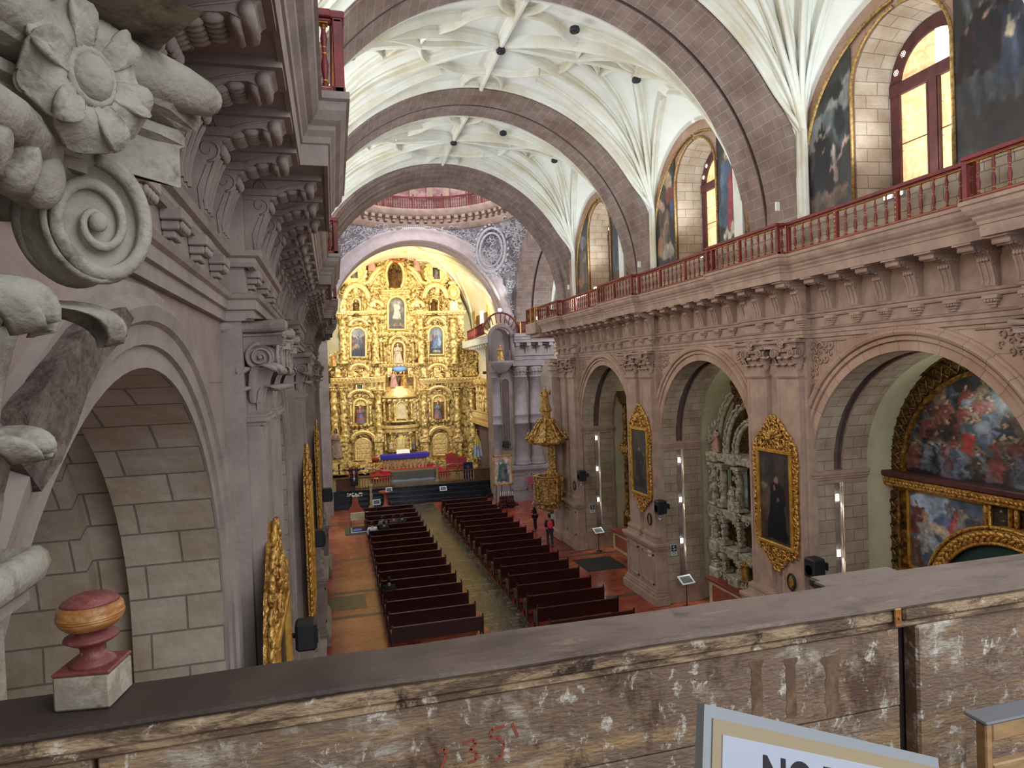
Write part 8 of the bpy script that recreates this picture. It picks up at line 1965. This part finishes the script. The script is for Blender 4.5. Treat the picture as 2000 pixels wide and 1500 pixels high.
b = MB(); bbox(b, 1.478,2.75,YFR+.022,YFR+.06,-1.62,HR-.066,.003); PB('front_board', b, 'plank_front')
b = MB(); box(b, -.73,2.75,YFR+.052,YFR+.065,-1.62,HR-.05); PB('gap_shade_sheet', b, 'gap_shade', 'dark space seen through the gaps')  # dark sheet, the shade behind the boards put into its colour
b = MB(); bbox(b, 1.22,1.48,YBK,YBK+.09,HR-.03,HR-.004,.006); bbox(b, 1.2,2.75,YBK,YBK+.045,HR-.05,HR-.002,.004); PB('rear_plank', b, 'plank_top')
b = MB(); bbox(b, 1.255,1.275,YFR-.009,YFR-.003,HR-.055,HR-.012,.002); ell(b, (1.265,YFR-.011,HR-.035), (.003,.003,.003), 6, 5); PB('nailed_cleat', b, 'finial_gold')
worn('stain', (104,80,60), [((134,106,80),10.,.5,.1,(1,1,.6)),((84,62,48),14.,.6,.08,(1,1,1))], 60, (1,1,1), .8)
def stain(x, z0, z1, w_, seed):
    b = MB(); n = 14; L_ = []; R_ = []
    for k in range(n+1):
        q = k/n; ww = w_*(.75+.35*noise.noise(Vector((seed,q*5,0)))+(.35 if q<.12 else 0)); L_.append((x-ww,z1+(z0-z1)*q)); R_.append((x+ww*(1+.2*noise.noise(Vector((seed+9,q*6,0)))),z1+(z0-z1)*q))
    for k in range(n):
        b.add([(L_[k][0],YFR+.0112,L_[k][1]),(R_[k][0],YFR+.0112,R_[k][1]),(R_[k+1][0],YFR+.0112,R_[k+1][1]),(L_[k+1][0],YFR+.0112,L_[k+1][1])], [(0,1,2,3)])
    PB('stain_mark', b, 'stain', 'brown run mark on the board')
for (px,pa,pb,w_,s_) in ((1478,1290,1400,.018,1.),(1545,1285,1400,.017,4.),(1625,1280,1400,.024,7.)):
    x,_ = RP(px,1340,YFR+.012); _,z1 = RP(px,pa,YFR+.012); _,z0 = RP(px,pb,YFR+.012); stain(x,z0,z1,w_,s_)
mat('graffiti', (152,78,60), .8)
def stroke(pts, w_=.006):
    b = MB(); q = [(RP(px,py,YFR+.0118)) for px,py in pts]
    for k in range(len(q)-1):
        (x0,z0),(x1,z1) = q[k],q[k+1]; L_ = math.hypot(x1-x0,z1-z0) or 1; nx,nz = -(z1-z0)/L_*w_/2,(x1-x0)/L_*w_/2; y = YFR+.0110
        b.add([(x0-nx,y,z0-nz),(x0+nx,y,z0+nz),(x1+nx,y,z1+nz),(x1-nx,y,z1-nz)], [(0,1,2,3)])
    PB('graffiti_stroke', b, 'graffiti', 'faded red paint scrawl')
stroke([(853,1470),(868,1462),(872,1472),(862,1500)]); stroke([(905,1452),(925,1444),(930,1452),(918,1464),(932,1470),(930,1484),(914,1490)]); stroke([(985,1418),(960,1424),(957,1440),(972,1440),(985,1452),(978,1478),(966,1485)]); stroke([(1000,1412),(1012,1440)])
# ---- finial
x_,_ = RP(178,1345,1.385); t = thing('wooden_finial', 'round red and gold wooden finial on a square block on the parapet', 'finial', (-.452,1.400,HR+.002), radians(-8)); t.scale = (.74,.74,.74)
b = MB(); bbox(b, -.066,.066,-.062,.062,0,.085,.006); build('base_block', b, 'finial_block', t, 'chipped grey-white block with red traces')
b = MB(); bbox(b, -.067,.067,-.063,.063,.083,.094,.004); build('block_top', b, 'finial_red', t)
b = MB(); lathe(b, [(.054,.092),(.050,.100),(.036,.110),(.028,.120),(.027,.130),(.032,.140),(.052,.150),(.062,.157),(.060,.163),(.038,.170),(.034,.180)], seg=32); build('turned_neck', b, 'finial_red', t)
b = MB(); lathe(b, [(.030,.178),(.058,.186),(.070,.198),(.0735,.208),(.072,.2085)], seg=36); build('ball_lower', b, 'finial_gold', t, 'olive gold lower half')
b = MB(); lathe(b, [(.0725,.208),(.0755,.210),(.0755,.2125),(.074,.2135),(.076,.2155),(.076,.219),(.074,.220),(.0745,.226),(.072,.236),(.066,.245)], seg=36); build('ball_band', b, 'finial_gold', t, 'grooved gold band')
b = MB(); lathe(b, [(.0665,.244),(.060,.252),(.048,.260),(.030,.266),(.012,.268),(.0,.2685)], seg=36); build('ball_top', b, 'finial_red', t, 'flaking red top')
# ---- big capital
def make_big_capital(t, m):
    def P(nm, fn): b = MB(); fn(b); return build(nm, b, m, t)
    cx, cy = -.12, .20
    P('bell', lambda b: box(b, -.4,cx,-.62,cy,-.07,CH-.2))
    P('astragal', lambda b: (tube(b, [(cx+.07,-.62,-.03),(cx+.07,cy+.0,-.03),(cx+.06,cy+.05,-.032),(cx+.02,cy+.06,-.035),(-.4,cy+.06,-.035)], .034, 10), box(b, -.4,cx+.05,-.62,cy+.04,-.10,-.065)))
    P('egg_moulding', lambda b: (tube(b, [(-.3,-.62,.66),(.02,-.62,.66),(.02,cy+.03,.66),(-.3,cy+.03,.66)], .045, 8), [ell(b, (.05,-.52+k*.12,.67), (.045,.05,.06), 14, 10) for k in range(6)]))
    P('scroll_band', lambda b: (tube(b, [(-.1,-.6,.72),(.06,-.4,.70),(.07,-.1,.71),(.06,.08,.72),(.02,.2,.70)], [.03,.035,.04,.035,.03], 8)))
    for row,(z,h,cu,ws) in enumerate(((-.02,.26,.26,.24),(.08,.40,.36,.24))):
        for k in ((-.46,-.2,.05) if row==0 else (-.33,-.07)): P('acanthus_leaf', lambda b: leaf_mesh(b, (cx+.01,k,z), (1,0,0), (0,1,0), h, ws, cu, nu=20, nv=30))
        P('acanthus_leaf', lambda b: leaf_mesh(b, (-.26,cy-.01,z), (0,1,0), (-1,0,0), h, ws*.8, cu*.6, nu=20, nv=30))
    P('acanthus_leaf', lambda b: leaf_mesh(b, (cx-.01,cy-.01,-.02), (1,.9,0), (-.9,1,0), .24, .20, .22, nu=20, nv=30, lean=.0))
    P('corner_leaf', lambda b: leaf_mesh(b, (cx,cy-.01,.10), (1,.62,0), (-.62,1,0), .37, .19, .46, nu=20, nv=30, lean=.0))
    d = Vector((1,1,0)).normalized(); nn = Vector((1,-1,0)).normalized(); c = Vector((.080,.235,.612))
    def vol(b):
        volute_mesh(b, c, d, (0,0,1), nn, .118, .12, 110, 2.0)
        sweep(b, [c-d*.30+Vector((0,0,.09)), c-d*.14+Vector((0,0,.11)), c-d*.02+Vector((0,0,.10))], [(-.06,-.015),(.06,-.015),(.06,.015),(-.06,.015)])
    P('volute', vol)
    def ab(b): b.M = Matrix.Translation((0,-.19,0)); cap_abacus(b, .31, CH-.24); b.M = None; tube(b, [(.335-.315*sin(pi*q/20),-.76+1.15*q/20,CH-.045) for q in range(2,21)], [.052]*17+[.048,.036], 12); ell(b, (.332,.385,CH-.045), (.036,.036,.032), 10, 8)
    P('abacus', ab)
    P('abacus_flower', lambda b: flower_mesh(b, (.150,.055,CH-.13), Vector((.65,.76,0)), (0,0,1), Vector((.76,-.65,0)), .125, 6))
t = thing('stone_capital', 'large grey stone capital with scroll volute and flower filling the upper left foreground', 'capital', (-.62,1.52,-.36)); t.scale = (1,1,1.2)
CONC = .29; make_big_capital(t, 'stone_capital'); CONC = .15
# broken patch of the near archivolt
b = MB(); pts = [(40,905),(60,800),(100,735),(135,690),(170,640),(205,612),(245,600),(262,622),(235,668),(205,700),(170,770),(150,830),(120,900),(80,960)]
poly = [RX(px,py,XL+.11) for px,py in pts]; prism(b, poly, PX, XL+.03, XL+.112); build('broken_patch', b, 'rough_break', wall_l, 'dark rough patch of broken stone on the near arch')
# ---- NO P... sign
def ray(px,py,d): v = RC @ np.array([(px-1000)/FPX,(py-750)/FPX,1]); return Vector(v*d/v[1])
TL = ray(1371,1374,.74); TRr = ray(1880,1492,.86); U = (TRr-TL).normalized(); BLr = ray(1366,1560,.70); V = (BLr-TL); V = (V-U*V.dot(U)).normalized(); Nn = U.cross(V).normalized()
if Nn.y > 0: Nn = -Nn
W_, H2 = .52, .28
t = thing('notice_sign', 'tilted framed notice reading NO P, cut off by the bottom edge of the photo', 'sign', tuple(TL+V*H2)); o_ = TL
inv = Matrix.Translation(-(TL+V*H2))
def sb(nm, m, u0,u1,v0,v1,d0,d1,lab=None):
    b = MB(); P_ = lambda u,v_,d: o_+U*u+V*v_+Nn*d
    vs = [P_(u,v_,d) for d in (d0,d1) for (u,v_) in ((u0,v0),(u1,v0),(u1,v1),(u0,v1))]; b.add(vs, [(0,1,2,3),(7,6,5,4),(0,4,5,1),(1,5,6,2),(2,6,7,3),(3,7,4,0)]); o = build(nm, b, m, t, lab); o.matrix_parent_inverse = inv; return o
mat('sign_face', (176,182,192), .45); mat('sign_tan', (160,143,112), .5); mat('sign_edge', (150,154,156), .4); mat('sign_black', (28,28,32), .5)
sb('backing', 'sign_edge', 0,W_,0,H2,-.008,.004,'grey white outer border'); sb('tan_border', 'sign_tan', .014,W_-.014,.014,H2-.014,.004,.006,'tan band'); sb('sign_face', 'sign_face', .030,W_-.030,.030,H2-.030,.006,.0075)
cu = bpy.data.curves.new('txt','FONT'); cu.body = 'NO P'; cu.size = .064; cu.extrude = .0006; cu.offset = .0012; cu.space_character = 1.02
o = bpy.data.objects.new('txt', cu); C.objects.link(o); dg = bpy.context.evaluated_depsgraph_get(); dg.update(); me = bpy.data.meshes.new_from_object(o.evaluated_get(dg)); bpy.data.objects.remove(o)
me.materials.clear(); me.materials.append(M['sign_black']); o = bpy.data.objects.new('lettering', me); C.objects.link(o); o.parent = t; o.matrix_parent_inverse = inv; o['label'] = 'black capital letters NO P'
p = TL+U*.100+V*.088+Nn*.0082; o.matrix_world = Matrix.Translation(p)@Matrix((U,-V,Nn)).transposed().to_4x4(); o.matrix_parent_inverse = Matrix.Identity(4); o.matrix_local = Matrix.Translation(p-(TL+V*H2))@Matrix((U,-V,Nn)).transposed().to_4x4()
b = MB(); q = TL+V*H2+U*W_*.5+Nn*-.012; tube(b, [q-V*.05, (q.x,q.y+.02,-1.60)], .012, 8); o = build('support_post', b, 'dark_metal', t); o.matrix_parent_inverse = inv
# ---- chair at the right edge
mat('pale_wood_bar', (184,150,104), .6, col2=(150,116,78), nscale=14, stretch=(1,1,4)); mat('grey_top', (112,112,112), .6)
a = ray(1908,1405,1.12); t = thing('wooden_chair', 'corner of a pale wooden chair at the right edge of the foreground', 'chair', (a.x+.2,1.02,-1.62)); inv = Matrix.Translation((-(a.x+.2),-1.02,1.62)); zt = a.z
def cb(nm,m,x0,x1,y0,y1,z0,z1,lab=None): b = MB(); bbox(b,x0,x1,y0,y1,z0,z1,.003); o = build(nm,b,m,t,lab); o.matrix_parent_inverse = inv
cb('back_post','pale_wood_bar',a.x,a.x+.018,1.10,1.125,-1.62,zt-.003); cb('back_post','pale_wood_bar',a.x+.38,a.x+.40,1.10,1.125,-1.62,zt-.003)
cb('top_slat','pale_wood_bar',a.x+.018,a.x+.38,1.10,1.12,zt-.042,zt-.004); cb('top_cap','grey_top',a.x-.004,a.x+.41,1.095,1.15,zt-.003,zt+.004,'grey worn top edge'); cb('lower_slat','pale_wood_bar',a.x+.018,a.x+.38,1.10,1.12,zt-.13,zt-.09)
cb('seat','bare_wood',a.x,a.x+.40,.76,1.12,-1.20,-1.17)
for xx in (a.x,a.x+.38): cb('leg','pale_wood_bar',xx,xx+.02,.76,.785,-1.62,-1.20)
# ---- groups of like things
GR = {'saint_statue':'statues of saints and angels','carved_bust':'figures on the pale chapel screen','loudspeaker':'black loudspeakers','groove_lamp':'lamps in the chapel arch grooves','information_stand':'notice stands in the nave','lunette_painting':'lunette paintings beside the windows','gilded_picture':'gilt framed pictures on the piers','oval_medallion':'oval medallions on the piers','floodlight':'gallery floodlights','chapel_retable':'altar screens of the side chapels','sanctuary_chair':'red chairs of the sanctuary','switch_box':'small boxes on the arches','stage_lamp':'small lamps on the high altarpiece','floor_mat':'dark floor mats','candle_pillar':'candle pillars of the sanctuary','communion_rail':'communion rails','safe_zone_sign':'S signs on the chapel jambs'}
for o in C.objects:
    k = o.name.split('.')[0]
    if o.parent is None and k in GR and 'group' not in o: o['group'] = GR[k]
